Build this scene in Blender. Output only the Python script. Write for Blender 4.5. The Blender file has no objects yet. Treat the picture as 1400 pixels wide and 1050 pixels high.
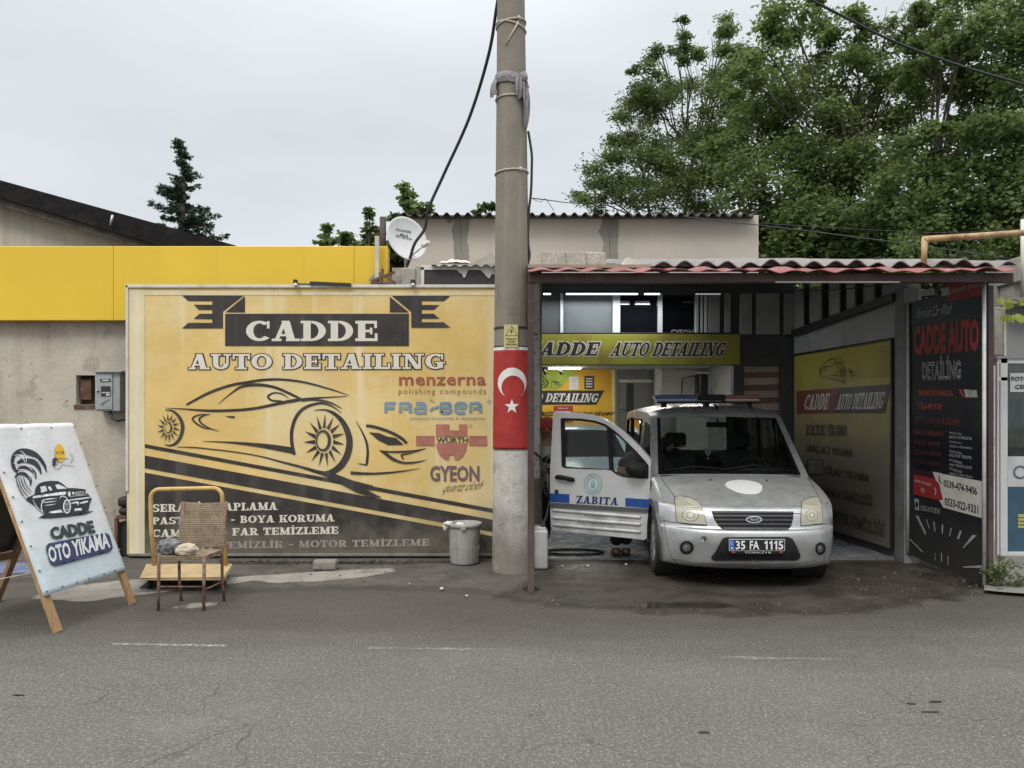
import bpy, bmesh, math, random
import numpy as np
from mathutils import Vector, Matrix, geometry, noise
from mathutils.bvhtree import BVHTree

sc = bpy.context.scene
COL = sc.collection
rad = math.radians
rnd = random.Random(7)

# ---------------------------------------------------------------- camera
F, CX, HY, CH = 1050.0, 700.0, 563.0, 1.65        # focal length in photo pixels, principal column, horizon row, eye height
cam_d = bpy.data.cameras.new('camera'); cam = bpy.data.objects.new('camera', cam_d); COL.objects.link(cam)
cam_d.sensor_width = 36.0; cam_d.lens = 36.0 * F / 1400.0
cam_d.shift_y = (HY - 525.0) / 1400.0
cam_d.clip_start = 0.05; cam_d.clip_end = 2000
cam.location = (0, 0, CH); cam.rotation_euler = (rad(90), 0, 0)
sc.camera = cam

# ---------------------------------------------------------------- sky, sun, exposure
SUN_EL, SUN_ROT = rad(52), rad(205)
world = bpy.data.worlds.new('World'); sc.world = world; world.use_nodes = True
nt = world.node_tree; N = nt.nodes; Lk = nt.links
for n in list(N): N.remove(n)
wo = N.new('ShaderNodeOutputWorld'); bg = N.new('ShaderNodeBackground'); bg.inputs[1].default_value = 0.1
sky = N.new('ShaderNodeTexSky'); sky.sky_type = 'NISHITA'; sky.sun_disc = False
sky.sun_elevation = SUN_EL; sky.sun_rotation = SUN_ROT
hs = N.new('ShaderNodeHueSaturation'); hs.inputs['Saturation'].default_value = 0.45; hs.inputs['Value'].default_value = 1.0
tc = N.new('ShaderNodeTexCoord'); sx = N.new('ShaderNodeSeparateXYZ')
mr = N.new('ShaderNodeMapRange'); mr.inputs['From Min'].default_value = 0.38; mr.inputs['From Max'].default_value = 0.95
mr.interpolation_type = 'SMOOTHSTEP'
mp = N.new('ShaderNodeMapping'); mp.inputs['Scale'].default_value = (1.2, 1.2, 4.0)
nz = N.new('ShaderNodeTexNoise'); nz.inputs['Scale'].default_value = 1.6; nz.inputs['Detail'].default_value = 5
grad = N.new('ShaderNodeMix'); grad.data_type = 'RGBA'
grad.inputs['A'].default_value = (8.15, 8.62, 9.0, 1); grad.inputs['B'].default_value = (30.0, 30.4, 31.0, 1)
cl = N.new('ShaderNodeMix'); cl.data_type = 'RGBA'; cl.blend_type = 'MULTIPLY'; cl.inputs['Factor'].default_value = 1.0
cr = N.new('ShaderNodeMapRange'); cr.inputs['From Min'].default_value = 0.3; cr.inputs['From Max'].default_value = 0.7
cr.inputs['To Min'].default_value = 0.88; cr.inputs['To Max'].default_value = 1.06
mixw = N.new('ShaderNodeMix'); mixw.data_type = 'RGBA'; mixw.inputs['Factor'].default_value = 0.88
Lk.new(tc.outputs['Generated'], sx.inputs[0]); Lk.new(sx.outputs['Z'], mr.inputs['Value'])
Lk.new(mr.outputs['Result'], grad.inputs['Factor'])
Lk.new(tc.outputs['Generated'], mp.inputs[0]); Lk.new(mp.outputs[0], nz.inputs['Vector']); Lk.new(nz.outputs['Fac'], cr.inputs['Value'])
Lk.new(grad.outputs['Result'], cl.inputs['A']); Lk.new(cr.outputs['Result'], cl.inputs['B'])
Lk.new(sky.outputs[0], hs.inputs['Color']); Lk.new(hs.outputs[0], mixw.inputs['A']); Lk.new(cl.outputs['Result'], mixw.inputs['B'])
Lk.new(mixw.outputs['Result'], bg.inputs[0]); Lk.new(bg.outputs[0], wo.inputs[0])

sun_d = bpy.data.lights.new('sun', 'SUN'); sun_d.energy = 1.5; sun_d.angle = rad(20); sun_d.color = (1.0, 0.95, 0.87)
sun = bpy.data.objects.new('sun', sun_d); COL.objects.link(sun)
_sd = Vector((math.sin(SUN_ROT) * math.cos(SUN_EL), math.cos(SUN_ROT) * math.cos(SUN_EL), math.sin(SUN_EL)))
sun.rotation_euler = (-_sd).to_track_quat('-Z', 'Y').to_euler(); sun.location = (0, -5, 30)

sc.view_settings.view_transform = 'Standard'; sc.view_settings.look = 'None'
sc.view_settings.exposure = 0.0; sc.view_settings.gamma = 1.0; sc.view_settings.use_curve_mapping = False
sc.render.engine = 'CYCLES'
sc.cycles.use_denoising = True
sc.cycles.max_bounces = 7; sc.cycles.diffuse_bounces = 4; sc.cycles.glossy_bounces = 4
sc.cycles.transmission_bounces = 6; sc.cycles.transparent_max_bounces = 10; sc.cycles.sample_clamp_indirect = 6
sc.cycles.caustics_reflective = False; sc.cycles.caustics_refractive = False

# ---------------------------------------------------------------- picture-to-place helpers
CAM = Vector((0, 0, CH))
def ray(px, py): return Vector(((px - CX) / F, 1.0, (HY - py) / F))
def W(px, py, Y): return CAM + ray(px, py) * Y
def G(px, py): return W(px, py, CH * F / (py - HY))          # the spot on the flat ground seen there
class Plane:
    def __init__(s, o, n):
        s.o = Vector(o); s.n = Vector(n).normalized()
        if s.n.dot(CAM - s.o) < 0: s.n = -s.n
    def hit(s, px, py, off=0.0):
        d = ray(px, py); o = s.o + s.n * off
        return CAM + d * ((o - CAM).dot(s.n) / d.dot(s.n))
    def lift(s, p, off): return Vector(p) + s.n * off
def front(Y): return Plane((0, Y, 0), (0, -1, 0))

# ---------------------------------------------------------------- materials
def lin(c):
    return tuple(((v / 255.0) / 12.92 if v <= 10 else (((v / 255.0) + 0.055) / 1.055) ** 2.4) for v in c)
_mats = {}
def mat(name, col, rough=0.6, metal=0.0, var=0.12, vscale=5.0, dirt=None, streak=None, speck=None, bump=None, spec=0.5, coat=0.0,
        rvar=0.0, per_island=0.0, sheen=0.0, trans=0.0, emit=None, low=None):
    """one procedural material; col in linear RGB. dirt / streak = (colour, scale, lo, hi, amount); bump = (scale, strength)
    low = (colour, z0, z1, amount): colour blended in towards the bottom with a ragged edge, mostly splash dirt"""
    if name in _mats: return _mats[name]
    m = bpy.data.materials.new(name); m.use_nodes = True; t = m.node_tree; n = t.nodes; l = t.links
    b = n['Principled BSDF']
    geo = n.new('ShaderNodeNewGeometry')
    pos = geo.outputs['Position']
    def nz(scale, detail=5, vec=pos, rg=0.6):
        x = n.new('ShaderNodeTexNoise'); x.inputs['Scale'].default_value = scale; x.inputs['Detail'].default_value = detail
        x.inputs['Roughness'].default_value = rg; l.new(vec, x.inputs['Vector']); return x.outputs['Fac']
    def mr(v, a, b_, c=0.0, d=1.0):
        x = n.new('ShaderNodeMapRange'); x.inputs['From Min'].default_value = a; x.inputs['From Max'].default_value = b_
        x.inputs['To Min'].default_value = c; x.inputs['To Max'].default_value = d; l.new(v, x.inputs['Value']); return x.outputs['Result']
    def mix(f, A, B, bt='MIX'):
        x = n.new('ShaderNodeMix'); x.data_type = 'RGBA'; x.blend_type = bt
        for s, v in (('Factor', f), ('A', A), ('B', B)):
            if isinstance(v, (int, float)): x.inputs[s].default_value = v
            elif isinstance(v, tuple): x.inputs[s].default_value = (*v[:3], 1)
            else: l.new(v, x.inputs[s])
        return x.outputs['Result']
    def mul(a, k):
        x = n.new('ShaderNodeMath'); x.operation = 'MULTIPLY'; l.new(a, x.inputs[0])
        if isinstance(k, (int, float)): x.inputs[1].default_value = k
        else: l.new(k, x.inputs[1])
        return x.outputs[0]
    c = tuple(col[:3])
    cur = mix(mr(nz(vscale), 0.3, 0.7), tuple(v * (1 - var) for v in c), tuple(min(1, v * (1 + var)) for v in c))
    if per_island:
        x = mr(geo.outputs['Random Per Island'], 0, 1, 1 - per_island, 1 + per_island)
        cur = mix(1.0, cur, x, 'MULTIPLY')
    if streak:
        sc_, s, lo, hi, amt = streak
        mp = n.new('ShaderNodeMapping'); mp.inputs['Scale'].default_value = (s, s, s * 0.05); l.new(pos, mp.inputs[0])
        cur = mix(mul(mr(nz(1.0, 4, mp.outputs[0]), lo, hi), amt), cur, tuple(sc_))
    if dirt:
        for d_ in (dirt if isinstance(dirt, list) else [dirt]):
            dc, s, lo, hi, amt = d_
            cur = mix(mul(mr(nz(s, 8, pos, 0.68), lo, hi), amt), cur, tuple(dc))
    if low:
        lc, z0, z1, amt = low
        sp = n.new('ShaderNodeSeparateXYZ'); l.new(pos, sp.inputs[0])
        ad = n.new('ShaderNodeMath'); ad.operation = 'ADD'; l.new(sp.outputs['Z'], ad.inputs[0]); l.new(mr(nz(4.0, 8), 0.2, 0.8, -0.35, 0.35), ad.inputs[1])
        cur = mix(mul(mr(ad.outputs[0], z0, z1, 1.0, 0.0), amt), cur, tuple(lc))
    if speck:
        s, scol, th, amt = speck
        v = n.new('ShaderNodeTexVoronoi'); v.inputs['Scale'].default_value = s; l.new(pos, v.inputs['Vector'])
        w_ = n.new('ShaderNodeTexWhiteNoise'); l.new(v.outputs['Position'], w_.inputs['Vector'])
        cur = mix(mul(mul(mr(v.outputs['Distance'], 0.25, 0.45, 1, 0), mr(w_.outputs['Value'], th, th + 0.02)), amt), cur, tuple(scol))
    l.new(cur, b.inputs['Base Color'])
    b.inputs['Roughness'].default_value = rough
    if rvar: l.new(mr(nz(vscale * 1.7 + 0.3), 0.3, 0.7, max(0.02, rough - rvar), min(1, rough + rvar)), b.inputs['Roughness'])
    b.inputs['Metallic'].default_value = metal
    b.inputs['Specular IOR Level'].default_value = spec
    b.inputs['Coat Weight'].default_value = coat; b.inputs['Coat Roughness'].default_value = 0.08
    if trans:
        b.inputs['Transmission Weight'].default_value = trans
    if emit:
        b.inputs['Emission Color'].default_value = (*emit[0], 1); b.inputs['Emission Strength'].default_value = emit[1]
    if bump:
        bl = bump if isinstance(bump, list) else [bump]
        prev = None
        for s, st in bl:
            bn = n.new('ShaderNodeBump'); bn.inputs['Strength'].default_value = st; bn.inputs['Distance'].default_value = 0.02
            l.new(nz(s, 6), bn.inputs['Height'])
            if prev: l.new(prev, bn.inputs['Normal'])
            prev = bn.outputs['Normal']
        l.new(prev, b.inputs['Normal'])
    _mats[name] = m
    return m
def glass(name, tint=(0.75, 0.8, 0.8), haze=0.0, ior=1.45, rough=0.02, dust=(0.3, 0.3, 0.28)):
    """thin pane: tinted see-through, Fresnel gloss and a little dust"""
    if name in _mats: return _mats[name]
    m = bpy.data.materials.new(name); m.use_nodes = True; t = m.node_tree; n = t.nodes; l = t.links
    for x in list(n): n.remove(x)
    o = n.new('ShaderNodeOutputMaterial'); tr = n.new('ShaderNodeBsdfTransparent'); tr.inputs[0].default_value = (*tint, 1)
    gl = n.new('ShaderNodeBsdfGlossy'); gl.inputs['Roughness'].default_value = rough
    fr = n.new('ShaderNodeFresnel'); fr.inputs[0].default_value = ior
    mx = n.new('ShaderNodeMixShader'); l.new(fr.outputs[0], mx.inputs[0]); l.new(tr.outputs[0], mx.inputs[1]); l.new(gl.outputs[0], mx.inputs[2])
    df = n.new('ShaderNodeBsdfDiffuse'); df.inputs[0].default_value = (*dust, 1)
    m2 = n.new('ShaderNodeMixShader'); ge = n.new('ShaderNodeNewGeometry'); nz = n.new('ShaderNodeTexNoise'); nz.inputs['Scale'].default_value = 7
    nz.inputs['Detail'].default_value = 6; l.new(ge.outputs['Position'], nz.inputs['Vector'])
    r = n.new('ShaderNodeMapRange'); r.inputs['From Min'].default_value = 0.35; r.inputs['From Max'].default_value = 0.75; r.inputs['To Max'].default_value = haze
    l.new(nz.outputs['Fac'], r.inputs['Value']); l.new(r.outputs['Result'], m2.inputs[0])
    l.new(mx.outputs[0], m2.inputs[1]); l.new(df.outputs[0], m2.inputs[2]); l.new(m2.outputs[0], o.inputs[0])
    _mats[name] = m
    return m
def leaf_mat(name, col, var=0.35, trans=0.35, hue=None):
    if name in _mats: return _mats[name]
    m = bpy.data.materials.new(name); m.use_nodes = True; t = m.node_tree; n = t.nodes; l = t.links
    for x in list(n): n.remove(x)
    o = n.new('ShaderNodeOutputMaterial'); ge = n.new('ShaderNodeNewGeometry')
    cr = n.new('ShaderNodeValToRGB'); e = cr.color_ramp.elements
    e[0].color = (*[v * (1 - var) for v in col], 1); e[1].color = (*[v * (1 + var) for v in (hue or col)], 1)
    nz = n.new('ShaderNodeTexNoise'); nz.inputs['Scale'].default_value = 0.9; nz.inputs['Detail'].default_value = 4; l.new(ge.outputs['Position'], nz.inputs['Vector'])
    ad = n.new('ShaderNodeMath'); ad.operation = 'MULTIPLY_ADD'; ad.inputs[1].default_value = 0.45
    mr = n.new('ShaderNodeMapRange'); mr.inputs['From Min'].default_value = 0.3; mr.inputs['From Max'].default_value = 0.7; mr.inputs['To Max'].default_value = 0.55
    l.new(nz.outputs['Fac'], mr.inputs['Value']); l.new(ge.outputs['Random Per Island'], ad.inputs[0]); l.new(mr.outputs['Result'], ad.inputs[2]); l.new(ad.outputs[0], cr.inputs[0])
    df = n.new('ShaderNodeBsdfPrincipled'); df.inputs['Roughness'].default_value = 0.45; df.inputs['Specular IOR Level'].default_value = 0.35
    tr = n.new('ShaderNodeBsdfTranslucent'); mx = n.new('ShaderNodeMixShader'); mx.inputs[0].default_value = trans
    l.new(cr.outputs[0], df.inputs['Base Color']); l.new(cr.outputs[0], tr.inputs[0])
    l.new(df.outputs[0], mx.inputs[1]); l.new(tr.outputs[0], mx.inputs[2]); l.new(mx.outputs[0], o.inputs[0])
    _mats[name] = m
    return m

# ---------------------------------------------------------------- mesh builder
class MB:
    def __init__(s): s.v = []; s.f = []; s.m = []; s.sm = []
    def add(s, vs, fs, mi=0, smooth=False):
        k = len(s.v); s.v.extend([Vector(p) for p in vs])
        for f in fs: s.f.append([i + k for i in f]); s.m.append(mi); s.sm.append(smooth)
        return s
    def box(s, lo, hi, mi=0, jit=0.0):
        x0, y0, z0 = lo; x1, y1, z1 = hi
        vs = [(x, y, z) for z in (z0, z1) for y in (y0, y1) for x in (x0, x1)]
        if jit: vs = [(a + rnd.uniform(-jit, jit), b + rnd.uniform(-jit, jit), c + rnd.uniform(-jit, jit)) for a, b, c in vs]
        return s.add(vs, [(0, 2, 3, 1), (4, 5, 7, 6), (0, 1, 5, 4), (2, 6, 7, 3), (0, 4, 6, 2), (1, 3, 7, 5)], mi)
    def rbox(s, lo, hi, r=0.01, mi=0, seg=2):
        bm = bmesh.new(); bmesh.ops.create_cube(bm, size=1)
        c = [(a + b) / 2 for a, b in zip(lo, hi)]; d = [abs(b - a) for a, b in zip(lo, hi)]
        for v in bm.verts: v.co = Vector((c[0] + v.co.x * d[0], c[1] + v.co.y * d[1], c[2] + v.co.z * d[2]))
        bmesh.ops.bevel(bm, geom=list(bm.edges), offset=min(r, min(d) * 0.45), segments=seg, affect='EDGES', profile=0.5)
        return s.bm(bm, mi)
    def bm(s, bm, mi=0, smooth=False, M=None):
        bm.verts.index_update()
        vs = [(M @ v.co if M else v.co.copy()) for v in bm.verts]
        s.add(vs, [[v.index for v in f.verts] for f in bm.faces], mi, smooth); bm.free(); return s
    def beam(s, a, b, w, h, mi=0, up=(0, 0, 1)):
        a, b = Vector(a), Vector(b); d = (b - a).normalized(); u = Vector(up)
        if abs(d.dot(u)) > 0.98: u = Vector((0, 1, 0))
        x = d.cross(u).normalized(); y = x.cross(d).normalized()
        vs = [p + x * (i * w / 2) + y * (j * h / 2) for p in (a, b) for i, j in ((-1, -1), (1, -1), (1, 1), (-1, 1))]
        return s.add(vs, [(3, 2, 1, 0), (4, 5, 6, 7), (0, 1, 5, 4), (1, 2, 6, 5), (2, 3, 7, 6), (3, 0, 4, 7)], mi)
    def tube(s, pts, r, n=8, mi=0, caps=True, closed=False):
        P = [Vector(p) for p in pts]; R = r if isinstance(r, (list, tuple)) else [r] * len(P)
        vs = []; fs = []; prev = None
        for i, p in enumerate(P):
            if closed: d = P[(i + 1) % len(P)] - P[i - 1]
            else: d = P[min(i + 1, len(P) - 1)] - P[max(i - 1, 0)]
            d.normalize()
            if prev is None:
                u = Vector((0, 0, 1)) if abs(d.z) < 0.9 else Vector((1, 0, 0)); x = d.cross(u).normalized()
            else:
                x = (prev - d * prev.dot(d)).normalized()
            prev = x; y = d.cross(x)
            for k in range(n):
                a = 2 * math.pi * k / n; vs.append(p + (x * math.cos(a) + y * math.sin(a)) * R[i])
        m = len(P)
        for i in range(m if closed else m - 1):
            j = (i + 1) % m
            for k in range(n): fs.append((i * n + k, i * n + (k + 1) % n, j * n + (k + 1) % n, j * n + k))
        if caps and not closed:
            fs.append(tuple(range(n - 1, -1, -1))); fs.append(tuple((m - 1) * n + k for k in range(n)))
        return s.add(vs, fs, mi, True)
    def lathe(s, prof, c=(0, 0, 0), n=24, mi=0, axis='Z', smooth=True, a0=0, a1=2 * math.pi, M=None):
        full = abs(a1 - a0 - 2 * math.pi) < 1e-6; k = n if full else n + 1
        vs = []; c = Vector(c)
        for r, z in prof:
            for i in range(k):
                a = a0 + (a1 - a0) * i / n
                p = Vector((r * math.cos(a), r * math.sin(a), z))
                if axis == 'X': p = Vector((p.z, p.x, p.y))
                if axis == 'Y': p = Vector((p.x, p.z, p.y))
                if M: p = M @ p
                vs.append(p + c)
        fs = []
        for j in range(len(prof) - 1):
            for i in range(n if full else n):
                i2 = (i + 1) % k
                fs.append((j * k + i, j * k + i2, (j + 1) * k + i2, (j + 1) * k + i))
        return s.add(vs, fs, mi, smooth)
    def grid(s, rows, mi=0, smooth=True, closed=False):
        n = len(rows[0]); vs = [p for r in rows for p in r]; fs = []
        for j in range(len(rows) - 1):
            for i in range(n if closed else n - 1):
                i2 = (i + 1) % n; fs.append((j * n + i, j * n + i2, (j + 1) * n + i2, (j + 1) * n + i))
        return s.add(vs, fs, mi, smooth)
    def prism(s, outline, d, mi=0):
        """solid from a planar outline (3-D points) pushed along vector d; concave outlines are fine"""
        P = [Vector(p) for p in outline]; d = Vector(d); n = len(P)
        tri = geometry.tessellate_polygon([P])
        s.add(P + [p + d for p in P], [tuple(t) for t in tri] + [tuple(i + n for i in t[::-1]) for t in tri] + [(i, (i + 1) % n, (i + 1) % n + n, i + n) for i in range(n)], mi)
        return s
    def slab_holes(s, outer, holes, to3, d, mi=0, step=None):
        """flat plate with holes; outer / holes are 2-D, to3 maps 2-D to 3-D, d the thickness vector"""
        tris, pts = tri2(outer, holes, step)
        P = [Vector(to3(p)) for p in pts]; n = len(P); d = Vector(d)
        fs = [tuple(t) for t in tris] + [tuple(i + n for i in reversed(t)) for t in tris]
        cnt = {}
        for t in tris:
            for a, b in ((t[0], t[1]), (t[1], t[2]), (t[2], t[0])): cnt[(a, b)] = cnt.get((a, b), 0) + 1
        for (a, b) in list(cnt):
            if (b, a) not in cnt: fs.append((a, a + n, b + n, b))
        s.add(P + [p + d for p in P], fs, mi); return s
    def blob(s, c, r, sub=3, amp=0.15, freq=3.0, mi=0, seed=0.0, smooth=True):
        bm = bmesh.new(); bmesh.ops.create_icosphere(bm, subdivisions=sub, radius=1)
        r = (r, r, r) if isinstance(r, (int, float)) else r
        for v in bm.verts:
            k = 1 + amp * noise.fractal(v.co * freq * 0.5 + Vector((seed, seed * 2, 0)), 0.8, 2.0, 4)
            v.co = Vector((c[0] + v.co.x * r[0] * k, c[1] + v.co.y * r[1] * k, c[2] + v.co.z * r[2] * k))
        return s.bm(bm, mi, smooth)
    def transform(s, M): s.v = [M @ p for p in s.v]; return s

def inside(p, poly):
    x, y = p[0], p[1]; r = False; n = len(poly); j = n - 1
    for i in range(n):
        xi, yi = poly[i][0], poly[i][1]; xj, yj = poly[j][0], poly[j][1]
        if (yi > y) != (yj > y) and x < (xj - xi) * (y - yi) / (yj - yi) + xi: r = not r
        j = i
    return r
def tri2(outer, holes=(), step=None):
    pts = []; edges = []
    for loop in [outer] + list(holes):
        L = []
        for i, a in enumerate(loop):
            b = loop[(i + 1) % len(loop)]; L.append(Vector(a[:2]))
            if step:
                k = int((Vector(b[:2]) - Vector(a[:2])).length / step)
                for q in range(1, k): L.append(Vector(a[:2]).lerp(Vector(b[:2]), q / k))
        o = len(pts); pts += L; edges += [(o + i, o + (i + 1) % len(L)) for i in range(len(L))]
    if step:
        xs = [p[0] for p in outer]; ys = [p[1] for p in outer]; y = min(ys) + step / 2; r = 0
        bd = list(pts)
        while y < max(ys):
            x = min(xs) + step * (0.5 + 0.5 * (r % 2))
            while x < max(xs):
                if inside((x, y), outer) and not any(inside((x, y), h) for h in holes) and min((b - Vector((x, y))).length_squared for b in bd) > (step * 0.45) ** 2: pts.append(Vector((x, y)))
                x += step
            y += step * 0.87; r += 1
    v, e, f, *_ = geometry.delaunay_2d_cdt(pts, edges, [], 0, 1e-9)
    out = []
    for t in f:
        c = (v[t[0]] + v[t[1]] + v[t[2]]) / 3
        if inside(c, outer) and not any(inside(c, h) for h in holes): out.append(list(t))
    return out, v

ROOT = {}
def tag(o, label=None, cat=None, group=None, kind=None):
    if label: o['label'] = label
    if cat: o['category'] = cat
    if group: o['group'] = group
    if kind: o['kind'] = kind
    return o
def thing(name, label, cat, loc=(0, 0, 0), rotz=0.0, group=None):
    o = bpy.data.objects.new(name, None); COL.objects.link(o); o.location = loc; o.rotation_euler = (0, 0, rotz); o.empty_display_size = 0.1
    tag(o, label, cat, group); ROOT[o.name] = Matrix.Translation(Vector(loc)) @ Matrix.Rotation(rotz, 4, 'Z')
    return o
def mw(o):
    M = Matrix.Identity(4)
    while o is not None:
        M = (Matrix.Translation(o.location) @ o.rotation_euler.to_matrix().to_4x4()) @ M; o = o.parent
    return M
def obj(name, mb, mats, parent=None, origin=None, space='world', label=None, bevel=0.0, autosmooth=None):
    """links ONE mesh object; mesh coordinates are given in world space unless space='local' (the parent's own space)"""
    mats = mats if isinstance(mats, (list, tuple)) else [mats]
    me = bpy.data.meshes.new(name)
    inv = Matrix.Identity(4); loc = Vector((0, 0, 0))
    if parent is not None and space == 'world': inv = mw(parent).inverted()
    pts = [inv @ p for p in mb.v] if inv != Matrix.Identity(4) else list(mb.v)
    if origin is not None:
        loc = (inv @ Vector(origin)) if space == 'world' else Vector(origin)
        pts = [p - loc for p in pts]
    me.from_pydata([tuple(p) for p in pts], [], mb.f)
    for m in mats: me.materials.append(m)
    me.polygons.foreach_set('material_index', mb.m); me.polygons.foreach_set('use_smooth', mb.sm)
    me.update()
    o = bpy.data.objects.new(name, me); COL.objects.link(o); o.location = loc
    if parent is not None: o.parent = parent
    if label: o['label'] = label
    if bevel:
        b = o.modifiers.new('bevel', 'BEVEL'); b.width = bevel; b.segments = 2; b.limit_method = 'ANGLE'; b.angle_limit = rad(40)
    return o
def single(name, mb, mats, label, cat, group=None, origin=None, bevel=0.0):
    if origin is None:
        n = len(mb.v); origin = (sum(p.x for p in mb.v) / n, sum(p.y for p in mb.v) / n, min(p.z for p in mb.v))
    return tag(obj(name, mb, mats, None, origin, bevel=bevel), label, cat, group)
def struct(name, mb, mats):
    return tag(obj(name, mb, mats), None, None, None, 'structure')
def bvh_of(objs):
    vs = []; fs = []
    for o in objs:
        M = mw(o); k = len(vs)
        vs += [M @ v.co for v in o.data.vertices]; fs += [[i + k for i in p.vertices] for p in o.data.polygons]
    return BVHTree.FromPolygons(vs, fs)

# ---------------------------------------------------------------- lettering and line art
def crom(pts, per=6):
    P = [tuple(p) for p in pts]; out = []
    for i in range(len(P) - 1):
        a = P[max(i - 1, 0)]; b = P[i]; c = P[i + 1]; d = P[min(i + 2, len(P) - 1)]
        for k in range(per):
            t = k / per
            out.append(tuple(0.5 * ((2 * b[j]) + (-a[j] + c[j]) * t + (2 * a[j] - 5 * b[j] + 4 * c[j] - d[j]) * t * t + (-a[j] + 3 * b[j] - 3 * c[j] + d[j]) * t ** 3) for j in range(len(b))))
    out.append(P[-1]); return out
def brush2(pts, per=6):
    """tapered stroke (x, y, width) -> list of quads in 2-D"""
    C = crom(pts, per) if per > 1 else [tuple(p) for p in pts]; L = []; R = []
    for i, (x, y, w) in enumerate(C):
        a = C[max(i - 1, 0)]; b = C[min(i + 1, len(C) - 1)]; dx, dy = b[0] - a[0], b[1] - a[1]; n = math.hypot(dx, dy) or 1
        nx, ny = -dy / n * max(w, 0.05) / 2, dx / n * max(w, 0.05) / 2
        L.append((x + nx, y + ny)); R.append((x - nx, y - ny))
    return L, R

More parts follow.
